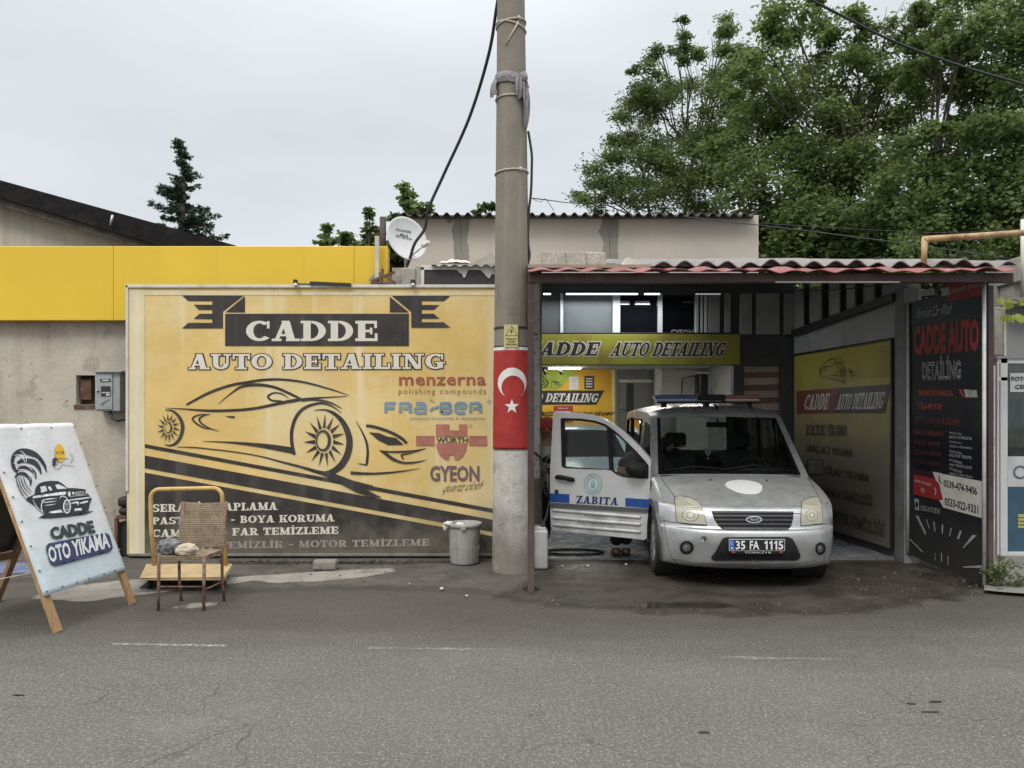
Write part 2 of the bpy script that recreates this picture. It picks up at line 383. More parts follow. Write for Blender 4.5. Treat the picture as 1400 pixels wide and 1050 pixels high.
T_, t_, S_ = 0.27, 0.13, 0.12
def slab_glyph(ch, grow=0.0):
    """bold slab-serif capital as a list of polygons, cap height 1; returns (polygons, advance)"""
    P = []; g = grow
    def R(x0, y0, x1, y1): P.append([(x0 - g, y0 - g), (x1 + g, y0 - g), (x1 + g, y1 + g), (x0 - g, y1 + g)])
    def D(x0, y0, x1, y1, w): P.append([(x0 - g * 1.2, y0 - g), (x0 + w + g * 1.2, y0 - g), (x1 + w + g * 1.2, y1 + g), (x1 - g * 1.2, y1 + g)])
    def A(cx, cy, rx, ry, a0, a1, tx, ty, n=14):
        o = []; i_ = []
        for k in range(n + 1):
            a = rad(a0 + (a1 - a0) * k / n)
            o.append((cx + (rx + g) * math.cos(a), cy + (ry + g) * math.sin(a)))
            i_.append((cx + max(.01, rx - tx - g) * math.cos(a), cy + max(.01, ry - ty - g) * math.sin(a)))
        for k in range(n): P.append([o[k], o[k + 1], i_[k + 1], i_[k]])
    base = {'İ': 'I', 'Ç': 'C', 'Ğ': 'G', 'Ş': 'S', 'Ü': 'U', 'Ö': 'O'}.get(ch, ch)
    w = 0.45
    def stem(x=.1): R(x, 0, x + T_, 1); R(x - .1, 0, x + T_ + .1, S_); R(x - .1, 1 - S_, x + T_ + .1, 1)
    if base == 'I': stem(); w = .47
    elif base == 'T': R(.29, 0, .56, 1); R(.15, 0, .7, S_); R(0, .86, .85, 1); R(0, .64, .11, .86); R(.74, .64, .85, .86); w = .85
    elif base == 'L': R(.1, 0, .37, 1); R(0, 1 - S_, .5, 1); R(0, 0, .8, .14); R(.69, .14, .8, .38); w = .8
    elif base in 'EF':
        R(.1, 0, .37, 1); R(0, .86, .8, 1); R(.37, .44, .6, .56); R(.54, .34, .63, .66); R(.7, .64, .8, .86)
        if base == 'E': R(0, 0, .82, .14); R(.72, .14, .82, .38)
        else: R(0, 0, .5, S_)
        w = .84
    elif base == 'D': R(.1, 0, .37, 1); R(0, 0, .4, S_); R(0, 1 - S_, .4, 1); A(.38, .5, .55, .5, -90, 90, T_, S_); w = .95
    elif base == 'O': A(.5, .5, .5, .5, 0, 360, T_, t_, 26); w = 1.0
    elif base in 'CG':
        A(.5, .5, .5, .5, 48, 318, T_, t_, 22); R(.77, .62, .87, .98)
        if base == 'G': R(.58, .06, .86, .44); R(.48, .36, .96, .47); w = .96
        else: w = .92
    elif base == 'A': D(.06, 0, .38, 1, .15); D(.55, 0, .33, 1, .30); R(.26, .24, .66, .35); R(-.03, 0, .33, S_); R(.5, 0, 1.0, S_); w = .98
    elif base == 'B':
        R(.1, 0, .37, 1); R(0, 0, .4, S_); R(0, 1 - S_, .4, 1); A(.4, .74, .38, .26, -90, 90, .25, .12); A(.4, .27, .46, .27, -90, 90, .26, .13); w = .88
    elif base in 'PR':
        R(.1, 0, .37, 1); R(0, 0, .48, S_); R(0, 1 - S_, .4, 1); A(.4, .71, .44, .29, -90, 90, .26, .12); w = .85
        if base == 'R': D(.62, 0, .38, .46, .30); R(.6, 0, 1.0, S_); w = .98
    elif base == 'S': A(.41, .73, .38, .27, 35, 262, .26, .13); A(.41, .28, .41, .28, -148, 88, .28, .14); R(.67, .66, .77, .98); R(.02, .03, .12, .36); w = .83
    elif base == 'M':
        R(.12, 0, .25, 1); R(.83, 0, 1.09, 1); D(.42, .06, .08, 1, .27); D(.5, .06, .86, 1, .13); R(0, 0, .38, S_); R(.71, 0, 1.2, S_); R(0, 1 - S_, .32, 1); R(.88, 1 - S_, 1.2, 1); w = 1.2
    elif base == 'N':
        R(.14, 0, .27, 1); R(.76, 0, .9, 1); D(.62, 0, .1, 1, .27); R(0, 0, .42, S_); R(.61, 1 - S_, 1.05, 1); R(0, 1 - S_, .32, 1); w = 1.05
    elif base == 'K':
        R(.1, 0, .37, 1); R(0, 0, .48, S_); R(0, 1 - S_, .48, 1); D(.36, .38, .72, .95, .15); D(.64, 0, .42, .55, .29); R(.6, 1 - S_, .98, 1); R(.56, 0, 1.02, S_); w = 1.0
    elif base == 'Y':
        D(.36, .4, .06, 1, .28); D(.5, .4, .76, 1, .14); R(.36, 0, .63, .48); R(-.02, 1 - S_, .42, 1); R(.62, 1 - S_, 1.0, 1); R(.22, 0, .78, S_); w = .98
    elif base == 'Z': R(0, .86, .8, 1); R(0, 0, .84, .14); D(.02, .02, .5, .98, .3); R(0, .66, .11, .87); R(.73, .13, .84, .36); w = .84
    elif base == 'U':
        R(.11, .36, .38, 1); R(.75, .36, .88, 1); A(.495, .37, .385, .37, 180, 360, .26, .14); R(0, 1 - S_, .5, 1); R(.62, 1 - S_, 1.0, 1); w = 1.0
    elif base == 'H': R(.1, 0, .37, 1); R(.7, 0, .97, 1); R(.37, .44, .7, .56); [R(x, y, x + .47, y + S_) for x in (0, .6) for y in (0, 1 - S_)]; w = 1.07
    elif base == 'V': D(.38, 0, .06, 1, .28); D(.46, 0, .78, 1, .14); R(-.02, 1 - S_, .44, 1); R(.64, 1 - S_, 1.02, 1); w = 1.0
    elif base == '-': R(.06, .36, .5, .52); w = .56
    elif base == '&': A(.38, .74, .25, .26, 0, 360, .13, .12, 16); A(.36, .29, .36, .29, 20, 330, .2, .13, 16); D(.72, 0, .2, .66, .22); w = .95
    elif base == ' ': w = .42
    if ch == 'İ': R(.14, 1.1, .34, 1.26)
    if ch in 'ÜÖ': R(.24, 1.1, .40, 1.26); R(.6, 1.1, .76, 1.26)
    if ch in 'ÇŞ': A(.44, -.14, .14, .13, -100, 90, .09, .09, 6)
    if ch == 'Ğ': A(.5, 1.28, .2, .18, 180, 360, .08, .08, 8)
    return P, w
def slab_text(txt, grow=0.0, gap=0.06):
    """whole line of slab capitals, scaled so that it runs 0..1 in x and cap height is 0..1"""
    out = []; x = 0
    for ch in txt:
        p, w = slab_glyph(ch, grow); out += [[(a + x, b) for a, b in q] for q in p]; x += w + gap
    x -= gap
    return [[(a / x, b) for a, b in q] for q in out]
_sans = {}
def sans_text(txt, bold=0.0, space=1.0):
    """built-in sans lettering: triangles / quads scaled to the unit square"""
    k = (txt, bold, space)
    if k not in _sans:
        c = bpy.data.curves.new('lettering', 'FONT'); c.body = txt; c.offset = bold; c.space_character = space; c.resolution_u = 2
        o = bpy.data.objects.new('lettering', c); COL.objects.link(o)
        me = bpy.data.meshes.new_from_object(o)
        V = [(v.co.x, v.co.y) for v in me.vertices]; Fs = [list(p.vertices) for p in me.polygons]
        bpy.data.objects.remove(o); bpy.data.curves.remove(c); bpy.data.meshes.remove(me)
        x0 = min(v[0] for v in V); x1 = max(v[0] for v in V); y0 = min(v[1] for v in V); y1 = max(v[1] for v in V)
        _sans[k] = ([((a - x0) / (x1 - x0), (b - y0) / (y1 - y0)) for a, b in V], Fs)
    return _sans[k]

class Art:
    """flat printing laid on a plane (or on a mesh, by ray) from photograph pixels; each layer stands a fraction of a millimetre proud"""
    def __init__(s, plane, base=0.0015, step=0.00012, tf=None, bvh=None):
        s.pl = plane; s.off = base; s.step = step; s.mb = MB(); s.tf = tf or (lambda x, y: (x, y)); s.bvh = bvh
    def p3(s, x, y):
        px, py = s.tf(x, y)
        if s.bvh is None: return s.pl.hit(px, py, 0).copy() + s.pl.n * s.off
        d = ray(px, py).normalized(); h = s.bvh.ray_cast(CAM, d)
        if h[0] is None:
            h2 = s.bvh.find_nearest(CAM + d * 8.0) if s.pl is None else None
            return s.pl.hit(px, py, s.off) if s.pl else (h2[0] - d * s.off)
        return h[0] - d * s.off
    def bump(s): s.off += s.step
    def poly(s, pts, mi=0):
        if s.bvh is not None:
            px = [s.tf(*p[:2]) for p in pts]
            span = max(max(p[0] for p in px) - min(p[0] for p in px), max(p[1] for p in px) - min(p[1] for p in px))
            tris, v = tri2([p[:2] for p in pts], (), max(max(p[0] for p in pts) - min(p[0] for p in pts), max(p[1] for p in pts) - min(p[1] for p in pts)) / max(3, min(24, span / 3)))
        else:
            tris, v = tri2([p[:2] for p in pts])
        P = [s.p3(*q) for q in v]
        s.mb.add(P, s.face(P, tris), mi, s.bvh is not None); s.bump(); return s
    def face(s, P, fs):
        out = []
        for f in fs:
            n = (P[f[1]] - P[f[0]]).cross(P[f[2]] - P[f[0]])
            out.append(list(f) if n.dot(CAM - P[f[0]]) > 0 else list(reversed(f)))
        return out
    def brush(s, pts, mi=0, per=6):
        L, R = brush2(pts, per); n = len(L)
        P = [s.p3(*q) for q in L] + [s.p3(*q) for q in R]
        s.mb.add(P, s.face(P, [(i, i + 1, n + i + 1, n + i) for i in range(n - 1)]), mi); s.bump(); return s
    def ring(s, cx, cy, rx, ry, w, mi=0, w2=None, a0=0, a1=360, n=32):
        pts = []
        for k in range(n + 1):
            a = rad(a0 + (a1 - a0) * k / n); ww = w if w2 is None else w + (w2 - w) * (0.5 - 0.5 * math.cos(a))
            pts.append((cx + rx * math.cos(a), cy + ry * math.sin(a), ww))
        return s.brush(pts, mi, 1)
    def disc(s, cx, cy, rx, ry, mi=0, n=28, tilt=0.0):
        c, q = math.cos(tilt), math.sin(tilt)
        return s.poly([(cx + rx * math.cos(2 * math.pi * k / n) * c - ry * math.sin(2 * math.pi * k / n) * q, cy + rx * math.cos(2 * math.pi * k / n) * q + ry * math.sin(2 * math.pi * k / n) * c) for k in range(n)], mi)
    def _quad(s, bl, br, tl):
        A, B, C = s.p3(*bl), s.p3(*br), s.p3(*tl); return A, B - A, C - A
    def slab(s, txt, bl, br, tl, mi=0, grow=0.0, gap=0.06, shear=0.0):
        if s.bvh is not None:
            for q in slab_text(txt, grow, gap):
                pts = [(bl[0] + (br[0] - bl[0]) * (a + shear * b) + (tl[0] - bl[0]) * b, bl[1] + (br[1] - bl[1]) * a + (tl[1] - bl[1]) * b) for a, b in q]
                P = [s.p3(*p) for p in pts]; s.mb.add(P, s.face(P, [tuple(range(len(P)))]), mi); s.bump()
            return s
        o, u, v = s._quad(bl, br, tl); n = s.pl.n
        for k, q in enumerate(slab_text(txt, grow, gap)):
            P = [o + u * (a + shear * b) + v * b + n * (0.00004 * (k % 7)) for a, b in q]
            s.mb.add(P, s.face(P, [tuple(range(len(P)))]), mi)
        s.bump(); s.bump(); s.bump(); return s
    def sans(s, txt, bl, br, tl, mi=0, bold=0.0, shear=0.0, space=1.0):
        V, Fs = sans_text(txt, bold, space)
        if s.bvh is not None:
            P = [s.p3(bl[0] + (br[0] - bl[0]) * (a + shear * b) + (tl[0] - bl[0]) * b, bl[1] + (br[1] - bl[1]) * a + (tl[1] - bl[1]) * b) for a, b in V]
        else:
            o, u, v = s._quad(bl, br, tl); P = [o + u * (a + shear * b) + v * b for a, b in V]
        s.mb.add(P, s.face(P, Fs), mi); s.bump(); return s
    def build(s, name, mats, parent, label=None): return obj(name, s.mb, mats, parent, label=label)
    def cut(s, name, mats, parent, label=None):
        """closes the piece drawn so far as a part of its own and goes on with the next one"""
        used = sorted(set(s.mb.m)); s.mb.m = [used.index(k) for k in s.mb.m]; o = obj(name, s.mb, [mats[k] for k in used], parent, label=label); s.mb = MB(); return o

def sports_car(a, mi=0):
    """the line drawing of a low sports car, in the 1400 x 630 drawing frame"""
    for st in ([(192, 187, 9), (300, 130, 13), (400, 95, 13), (480, 80, 13), (560, 68, 12), (650, 66, 11), (760, 80, 10), (880, 112, 7), (970, 142, 2)],
               [(345, 183, 2), (400, 137, 6), (450, 103, 11), (500, 92, 15), (560, 93, 14), (620, 105, 13), (680, 130, 12), (742, 160, 10)],
               [(90, 202, 2), (180, 207, 6), (300, 215, 12), (420, 213, 13), (520, 204, 13), (620, 184, 14), (700, 168, 16), (800, 156, 10), (960, 146, 2)],
               [(745, 170, 5), (800, 164, 7), (860, 170, 9), (910, 190, 6), (938, 208, 2)],
               [(680, 155, 2), (650, 135, 6), (610, 130, 7), (583, 147, 10), (600, 165, 9), (640, 170, 9), (680, 176, 8)],
               [(708, 424, 16), (697, 370, 16), (697, 310, 16), (715, 250, 16), (750, 207, 15), (800, 185, 12), (850, 180, 11), (900, 200, 6), (935, 228, 2)],
               [(270, 361, 2), (400, 367, 9), (520, 378, 18), (620, 392, 26), (700, 406, 30)],
               [(805, 213, 3), (860, 212, 9), (910, 237, 18), (950, 285, 26), (972, 350, 30), (966, 415, 32), (938, 470, 32), (900, 502, 28), (860, 514, 20), (820, 507, 8)],
               [(92, 212, 3), (125, 216, 9), (155, 240, 14), (172, 275, 17), (174, 305, 17), (162, 345, 15), (140, 372, 13), (112, 382, 8), (90, 376, 3)],
               [(150, 389, 3), (230, 391, 6), (300, 398, 6), (420, 412, 6), (540, 432, 6), (640, 458, 9), (740, 484, 12), (820, 508, 17), (860, 516, 20)],
               [(310, 232, 2), (268, 233, 5), (238, 240, 7), (222, 254, 8), (240, 276, 8), (275, 296, 6), (305, 303, 3)],
               [(300, 234, 2), (272, 240, 6), (254, 256, 9), (268, 278, 8), (300, 297, 6), (350, 314, 2)],
               [(380, 241, 2), (405, 245, 8), (424, 245, 9)],
               [(1003, 264, 2), (1032, 314, 7), (1052, 360, 10), (1060, 410, 11), (1056, 462, 12), (1052, 478, 8)],
               [(1012, 468, 2), (1035, 471, 6), (1058, 476, 6)],
               [(1052, 287, 13), (1085, 291, 14), (1140, 307, 14), (1190, 328, 14), (1225, 350, 15), (1247, 371, 12)],
               [(1340, 395, 2), (1280, 407, 7), (1210, 412, 10), (1150, 411, 8), (1116, 405, 4)],
               [(1340, 395, 2), (1266, 418, 5), (1222, 427, 9), (1232, 446, 7)],
               [(1342, 450, 2), (1290, 462, 8), (1230, 464, 11), (1180, 446, 16), (1145, 420, 14), (1120, 406, 6)],
               [(978, 512, 16), (1050, 516, 12), (1130, 514, 10), (1220, 505, 7), (1308, 491, 2)]):
        a.brush(st, mi)
    a.poly([(1065, 318), (1115, 322), (1150, 338), (1195, 345), (1232, 378), (1160, 380), (1110, 356)], mi)
    a.poly([(688, 392), (716, 428), (690, 418)], mi)
    for (cx, cy, hx, hy, tx, ty, n, wb) in ((852, 358, 44, 62, 100, 128, 15, 0.17), (108, 296, 26, 36, 56, 74, 14, 0.17)):
        for k in range(n):
            b = 2 * math.pi * k / n + 0.1
            a.poly([(cx + hx * math.cos(b - wb), cy + hy * math.sin(b - wb)), (cx + tx * math.cos(b + .05), cy + ty * math.sin(b + .05)), (cx + hx * math.cos(b + wb), cy + hy * math.sin(b + wb))], mi)
    a.ring(846, 358, 31, 46, 15, mi, 6, 180, 540)
    a.ring(106, 296, 15, 25, 8, mi, 2, 180, 540)
# ================================================================ GROUND
def asphalt():
    m = mat('asphalt', (0.102, 0.0975, 0.089), 0.85, var=0.16, vscale=0.9, bump=[(160, 0.35), (45, 0.25)],
            speck=(85, (0.34, 0.325, 0.29), 0.76, 0.55), rvar=0.1,
            dirt=[((0.075, 0.069, 0.06), 0.55, 0.48, 0.7, 0.6), ((0.16, 0.15, 0.13), 0.9, 0.56, 0.72, 0.5), ((0.195, 0.186, 0.168), 48, 0.5, 0.6, 0.7), ((0.04, 0.038, 0.035), 80, 0.52, 0.6, 0.75), ((0.05, 0.046, 0.04), 2.3, 0.64, 0.72, 0.5)])
    t = m.node_tree; n = t.nodes; l = t.links; b = n['Principled BSDF']
    src = b.inputs['Base Color'].links[0].from_socket
    geo = n.new('ShaderNodeNewGeometry'); sp = n.new('ShaderNodeSeparateXYZ'); l.new(geo.outputs['Position'], sp.inputs[0])
    # cracks: distorted cell edges, only in patches
    nz = n.new('ShaderNodeTexNoise'); nz.inputs['Scale'].default_value = 2.6; nz.inputs['Detail'].default_value = 7; l.new(geo.outputs['Position'], nz.inputs['Vector'])
    va = n.new('ShaderNodeVectorMath'); va.operation = 'MULTIPLY_ADD'; va.inputs[1].default_value = (0.5, 0.5, 0); l.new(nz.outputs['Color'], va.inputs[0]); l.new(geo.outputs['Position'], va.inputs[2])
    mpv = n.new('ShaderNodeMapping'); mpv.inputs['Scale'].default_value = (0.8, 1.3, 0); l.new(va.outputs[0], mpv.inputs[0])
    vo = n.new('ShaderNodeTexVoronoi'); vo.feature = 'DISTANCE_TO_EDGE'; vo.inputs['Scale'].default_value = 1.25; l.new(mpv.outputs[0], vo.inputs['Vector'])
    r1 = n.new('ShaderNodeMapRange'); r1.inputs['From Min'].default_value = 0.001; r1.inputs['From Max'].default_value = 0.0065; r1.inputs['To Min'].default_value = 1; r1.inputs['To Max'].default_value = 0
    l.new(vo.outputs['Distance'], r1.inputs['Value'])
    n2 = n.new('ShaderNodeTexNoise'); n2.inputs['Scale'].default_value = 0.55; n2.inputs['Detail'].default_value = 3; l.new(geo.outputs['Position'], n2.inputs['Vector'])
    # cracking gets commoner towards the lane centre (small Y)
    ys = n.new('ShaderNodeMapRange'); ys.inputs['From Min'].default_value = 3.4; ys.inputs['From Max'].default_value = 5.2; ys.inputs['To Min'].default_value = 0.30; ys.inputs['To Max'].default_value = -0.12
    l.new(sp.outputs['Y'], ys.inputs['Value'])
    ad = n.new('ShaderNodeMath'); l.new(n2.outputs['Fac'], ad.inputs[0]); l.new(ys.outputs['Result'], ad.inputs[1])
    r2 = n.new('ShaderNodeMapRange'); r2.inputs['From Min'].default_value = 0.52; r2.inputs['From Max'].default_value = 0.66; l.new(ad.outputs[0], r2.inputs['Value'])
    mu = n.new('ShaderNodeMath'); mu.operation = 'MULTIPLY'; l.new(r1.outputs['Result'], mu.inputs[0]); l.new(r2.outputs['Result'], mu.inputs[1])
    # old damp, oily run-off next to the forecourt, ragged edge
    n3 = n.new('ShaderNodeTexNoise'); n3.inputs['Scale'].default_value = 0.7; n3.inputs['Detail'].default_value = 8; n3.inputs['Roughness'].default_value = 0.62
    mp3 = n.new('ShaderNodeMapping'); mp3.inputs['Scale'].default_value = (0.45, 1.6, 1); l.new(geo.outputs['Position'], mp3.inputs[0]); l.new(mp3.outputs[0], n3.inputs['Vector'])
    y3 = n.new('ShaderNodeMath'); y3.operation = 'MULTIPLY_ADD'; y3.inputs[1].default_value = 2.2; l.new(n3.outputs['Fac'], y3.inputs[0]); l.new(sp.outputs['Y'], y3.inputs[2])
    r3 = n.new('ShaderNodeMapRange'); r3.inputs['From Min'].default_value = 6.0; r3.inputs['From Max'].default_value = 7.2; l.new(y3.outputs[0], r3.inputs['Value'])
    mx0 = n.new('ShaderNodeMix'); mx0.data_type = 'RGBA'; mx0.blend_type = 'MULTIPLY'; mx0.inputs['B'].default_value = (0.48, 0.425, 0.37, 1); l.new(src, mx0.inputs['A'])
    m3 = n.new('ShaderNodeMath'); m3.operation = 'MULTIPLY'; m3.inputs[1].default_value = 0.85; l.new(r3.outputs['Result'], m3.inputs[0]); l.new(m3.outputs[0], mx0.inputs['Factor'])
    mx = n.new('ShaderNodeMix'); mx.data_type = 'RGBA'; mx.inputs['B'].default_value = (0.02, 0.019, 0.017, 1)
    m4 = n.new('ShaderNodeMath'); m4.operation = 'MULTIPLY'; m4.inputs[1].default_value = 0.55; l.new(mu.outputs[0], m4.inputs[0])
    l.new(mx0.outputs['Result'], mx.inputs['A']); l.new(m4.outputs[0], mx.inputs['Factor'])
    l.new(mx.outputs['Result'], b.inputs['Base Color'])
    return m
M_ASPH = asphalt()
g = MB(); g.add([(-150, -60, 0), (150, -60, 0), (150, 180, 0), (-150, 180, 0)], [(0, 1, 2, 3)])
struct('ground', g, M_ASPH)

def ground_sheet(name, px, z, m, rag=0.03, seg=0.12, kind='structure'):
    """thin sheet on the ground with a broken, worn outline"""
    P = [G(*p) for p in px]; out = []
    for i, a in enumerate(P):
        b = P[(i + 1) % len(P)]; L = (b - a).length; k = max(1, int(L / seg))
        for q in range(k):
            p = a.lerp(b, q / k); s_ = noise.noise(Vector((p.x * 4, p.y * 4, 3))) * rag + noise.noise(Vector((p.x * 13, p.y * 13, 8))) * rag * 0.5
            nn = Vector((-(b - a).y, (b - a).x, 0)).normalized(); p = p + nn * s_; p.z = z; out.append(p)
    mb = MB(); tris, v = tri2([(p.x, p.y) for p in out], (), max(seg, .1)); mb.add([(q[0], q[1], z) for q in v], [t if (v[t[1]] - v[t[0]]).cross(v[t[2]] - v[t[0]]) > 0 else t[::-1] for t in tris])
    o = obj(name, mb, m); n_ = len(out); A_ = np.array([(p.x, p.y) for p in out]); B_ = np.roll(A_, -1, 0); AB = B_ - A_; L2 = (AB ** 2).sum(1) + 1e-12
    at = o.data.attributes.new('edge', 'FLOAT', 'POINT'); val = []
    for q in v:                                      # metres to the sheet's own outline: lets worn edges thin out
        P_ = np.array((q[0], q[1])); t_ = np.clip(((P_ - A_) * AB).sum(1) / L2, 0, 1); val.append(float(np.sqrt((((A_ + AB * t_[:, None]) - P_) ** 2).sum(1)).min()))
    at.data.foreach_set('value', val)
    return tag(o, kind=kind)
def thin_out(m, width, rough_edge):
    """the sheet's cover breaks up and ends within width metres of its outline"""
    t = m.node_tree; n = t.nodes; l = t.links; b = n['Principled BSDF']; at = n.new('ShaderNodeAttribute'); at.attribute_name = 'edge'; ge = n.new('ShaderNodeNewGeometry')
    nz = n.new('ShaderNodeTexNoise'); nz.inputs['Scale'].default_value = 5; nz.inputs['Detail'].default_value = 9; nz.inputs['Roughness'].default_value = .7; l.new(ge.outputs['Position'], nz.inputs['Vector'])
    ma = n.new('ShaderNodeMath'); ma.operation = 'MULTIPLY_ADD'; ma.inputs[1].default_value = rough_edge; l.new(nz.outputs['Fac'], ma.inputs[0]); l.new(at.outputs['Fac'], ma.inputs[2])
    r = n.new('ShaderNodeMapRange'); r.inputs['From Min'].default_value = rough_edge * .5; r.inputs['From Max'].default_value = rough_edge * .5 + width; l.new(ma.outputs[0], r.inputs['Value']); l.new(r.outputs['Result'], b.inputs['Alpha'])
    return m
M_CONC_WET = mat('wet_concrete', (0.052, 0.044, 0.035), 0.42, var=0.35, vscale=1.6, rvar=0.28, bump=[(30, 0.25), (6, 0.3)],
                 dirt=[((0.03, 0.026, 0.02), 0.9, 0.5, 0.66, 0.75), ((0.17, 0.155, 0.13), 2.4, 0.56, 0.74, 0.5), ((0.05, 0.042, 0.03), 7, 0.5, 0.7, 0.5)])
M_CONC_PALE = mat('pale_concrete', (0.27, 0.25, 0.22), 0.85, var=0.22, vscale=4, bump=[(40, 0.3)], dirt=[((0.1, 0.09, 0.075), 3.0, 0.5, 0.7, 0.7), ((0.14, 0.13, 0.11), 18, 0.5, 0.7, 0.5)])
M_DIRT = mat('dirty_verge', (0.085, 0.077, 0.065), 0.9, var=0.3, vscale=3, bump=[(60, 0.5), (12, 0.4)], dirt=[((0.04, 0.037, 0.032), 4, 0.48, 0.7, 0.7), ((0.2, 0.185, 0.16), 9, 0.58, 0.74, 0.5)])
thin_out(M_CONC_WET, .22, .35); thin_out(M_CONC_PALE, .05, .14); thin_out(M_DIRT, .3, .4)
ground_sheet('verge_dirt', [(-60, 800), (60, 796), (200, 818), (360, 812), (480, 808), (600, 810), (680, 818), (760, 820), (760, 745), (300, 745), (-60, 745)], 0.001, M_DIRT, 0.06)
ground_sheet('forecourt', [(672, 818), (730, 828), (800, 836), (900, 841), (1000, 845), (1100, 844), (1200, 838), (1290, 826), (1352, 812), (1352, 790), (1252, 766), (760, 767), (700, 800)], 0.002, M_CONC_WET, 0.16)
ground_sheet('concrete_patch', [(40, 816), (110, 799), (200, 790), (330, 788), (450, 780), (540, 776), (545, 782), (470, 794), (380, 799), (350, 795), (300, 801), (220, 811), (180, 815), (120, 824), (45, 820)], 0.003, M_CONC_PALE, 0.05)
ground_sheet('concrete_patch', [(226, 832), (262, 824), (300, 822), (296, 829), (262, 834)], 0.002, M_CONC_PALE, 0.04)
ground_sheet('pavement', [(1345, 812), (1400, 817), (1560, 822), (1560, 762), (1345, 762)], 0.035, mat('side_pavement', (0.2, 0.19, 0.17), 0.85, var=0.25, vscale=3, bump=[(40, 0.4)], dirt=((0.08, 0.08, 0.06), 3, 0.5, 0.7, 0.7)), 0.03)
ground_sheet('blue_floor_paint', [(-40, 784), (40, 784), (62, 775), (50, 769), (-40, 770)], 0.004, mat('blue_paint', (0.10, 0.13, 0.28), 0.8, var=0.3, vscale=9, dirt=((0.2, 0.19, 0.17), 9, 0.45, 0.6, 0.8)), 0.05)
M_PUD = thin_out(mat('puddle_water', (0.035, 0.03, 0.023), 0.1, var=0.2, vscale=2), .1, .12)
for pl in ([(845, 829), (900, 834), (980, 833), (1040, 826), (960, 823), (880, 823)], [(985, 842), (1040, 845), (1060, 841), (1010, 840)]):
    ground_sheet('puddle', pl, 0.0035, M_PUD, 0.05, 0.06)
M_LINE = mat('worn_line', (0.36, 0.34, 0.30), 0.85, var=0.2, vscale=9, dirt=[((0.13, 0.122, 0.11), 30, 0.42, 0.52, 1.0), ((0.118, 0.111, 0.099), 4, 0.45, 0.6, 0.95)])
M_LINE2 = mat('very_worn_line', (0.31, 0.29, 0.26), 0.85, var=0.2, vscale=9, dirt=[((0.12, 0.112, 0.1), 30, 0.4, 0.5, 1.0), ((0.118, 0.111, 0.099), 3, 0.45, 0.58, 0.95)])
for x0, x1, y in ((152, 310, 880.5), (502, 702, 886), (985, 1150, 899)):
    ground_sheet('lane_marking', [(x0, y - 1.5), (x1, y + 1.5), (x1 - 3, y + 3.5), (x0 + 2, y + 1)], 0.0012, M_LINE if x0 < 200 else M_LINE2, 0.02, 0.04)
# bay floor
M_BAY = mat('bay_floor', (0.27, 0.29, 0.32), 0.25, var=0.25, vscale=3, rvar=0.14, dirt=[((0.1, 0.1, 0.1), 2.2, 0.52, 0.7, 0.6)], bump=(25, 0.12))
g = MB(); g.add([(0.2, 8.575, 0.013), (4.9, 8.575, 0.013), (4.9, 15.7, 0.013), (0.2, 15.7, 0.013)], [(0, 1, 2, 3)]); struct('bay_floor', g, M_BAY)

# ================================================================ LEFT SHOP
M_PLAST = mat('stained_plaster', (0.48, 0.43, 0.35), 0.9, var=0.2, vscale=1.4, bump=[(22, 0.35), (3, 0.3)],
              streak=((0.27, 0.235, 0.18), 5.0, 0.5, 0.7, 0.45),
              dirt=[((0.33, 0.275, 0.195), 1.5, 0.5, 0.66, 0.4), ((0.54, 0.49, 0.41), 2.6, 0.55, 0.585, 0.5), ((0.24, 0.205, 0.155), 2.0, 0.6, 0.63, 0.45), ((0.11, 0.095, 0.075), 6.5, 0.64, 0.68, 0.8)],
              low=((0.17, 0.15, 0.12), 0.1, 0.9, 0.6))
M_YEL = mat('yellow_panel', (0.72, 0.475, 0.03), 0.4, var=0.06, vscale=0.8, bump=(1.1, 0.12), streak=((0.6, 0.42, 0.06), 6, 0.55, 0.75, 0.35), dirt=((0.55, 0.38, 0.05), 1.5, 0.6, 0.8, 0.35))
M_DARKM = mat('dark_metal', (0.02, 0.019, 0.018), 0.55, var=0.3, vscale=6)
M_RUST = mat('rusty_metal', (0.11, 0.055, 0.03), 0.8, var=0.4, vscale=12, bump=(40, 0.3), dirt=((0.3, 0.25, 0.2), 8, 0.55, 0.7, 0.5))
shop = thing('shop_building', 'low plastered shop at the left with a wide yellow fascia and bare stained wall', 'building', (-5.5, 9.1, 0))
b = MB(); Yw = 9.1
x0, x1 = -9.5, (532 - CX) * Yw / F
def xz(Y): return lambda px, py: ((px - CX) * Y / F, CH + (HY - py) * Y / F)
q = xz(Yw)
hole = [q(104, 513), q(130, 513), q(130, 553), q(104, 553)]
b.slab_holes([(x0, 0), (x1, 0), (x1, 3.3), (x0, 3.3)], [hole], lambda p: (p[0], Yw, p[1]), (0, 0.2, 0))
obj('wall', b, M_PLAST, shop)
b = MB(); b.box((hole[0][0] - .02, Yw + .12, hole[2][1] - .02), (hole[1][0] + .02, Yw + .19, hole[0][1] + .02)); 
b.box((hole[0][0] + .02, Yw + .05, hole[2][1] + .06), (hole[0][0] + .15, Yw + .12, hole[0][1] - .05), 1); b.box((hole[0][0] - .02, Yw - .015, hole[2][1] - .05), (hole[1][0] + .03, Yw + .02, hole[2][1] - .003), 1)
obj('niche', b, [mat('niche_dark', (0.07, 0.045, 0.03), 0.9, var=0.3, vscale=20), M_RUST], shop)
Yf = 8.95; q = xz(Yf)
ft, fb = q(0, 336.5)[1], q(0, 438)[1]
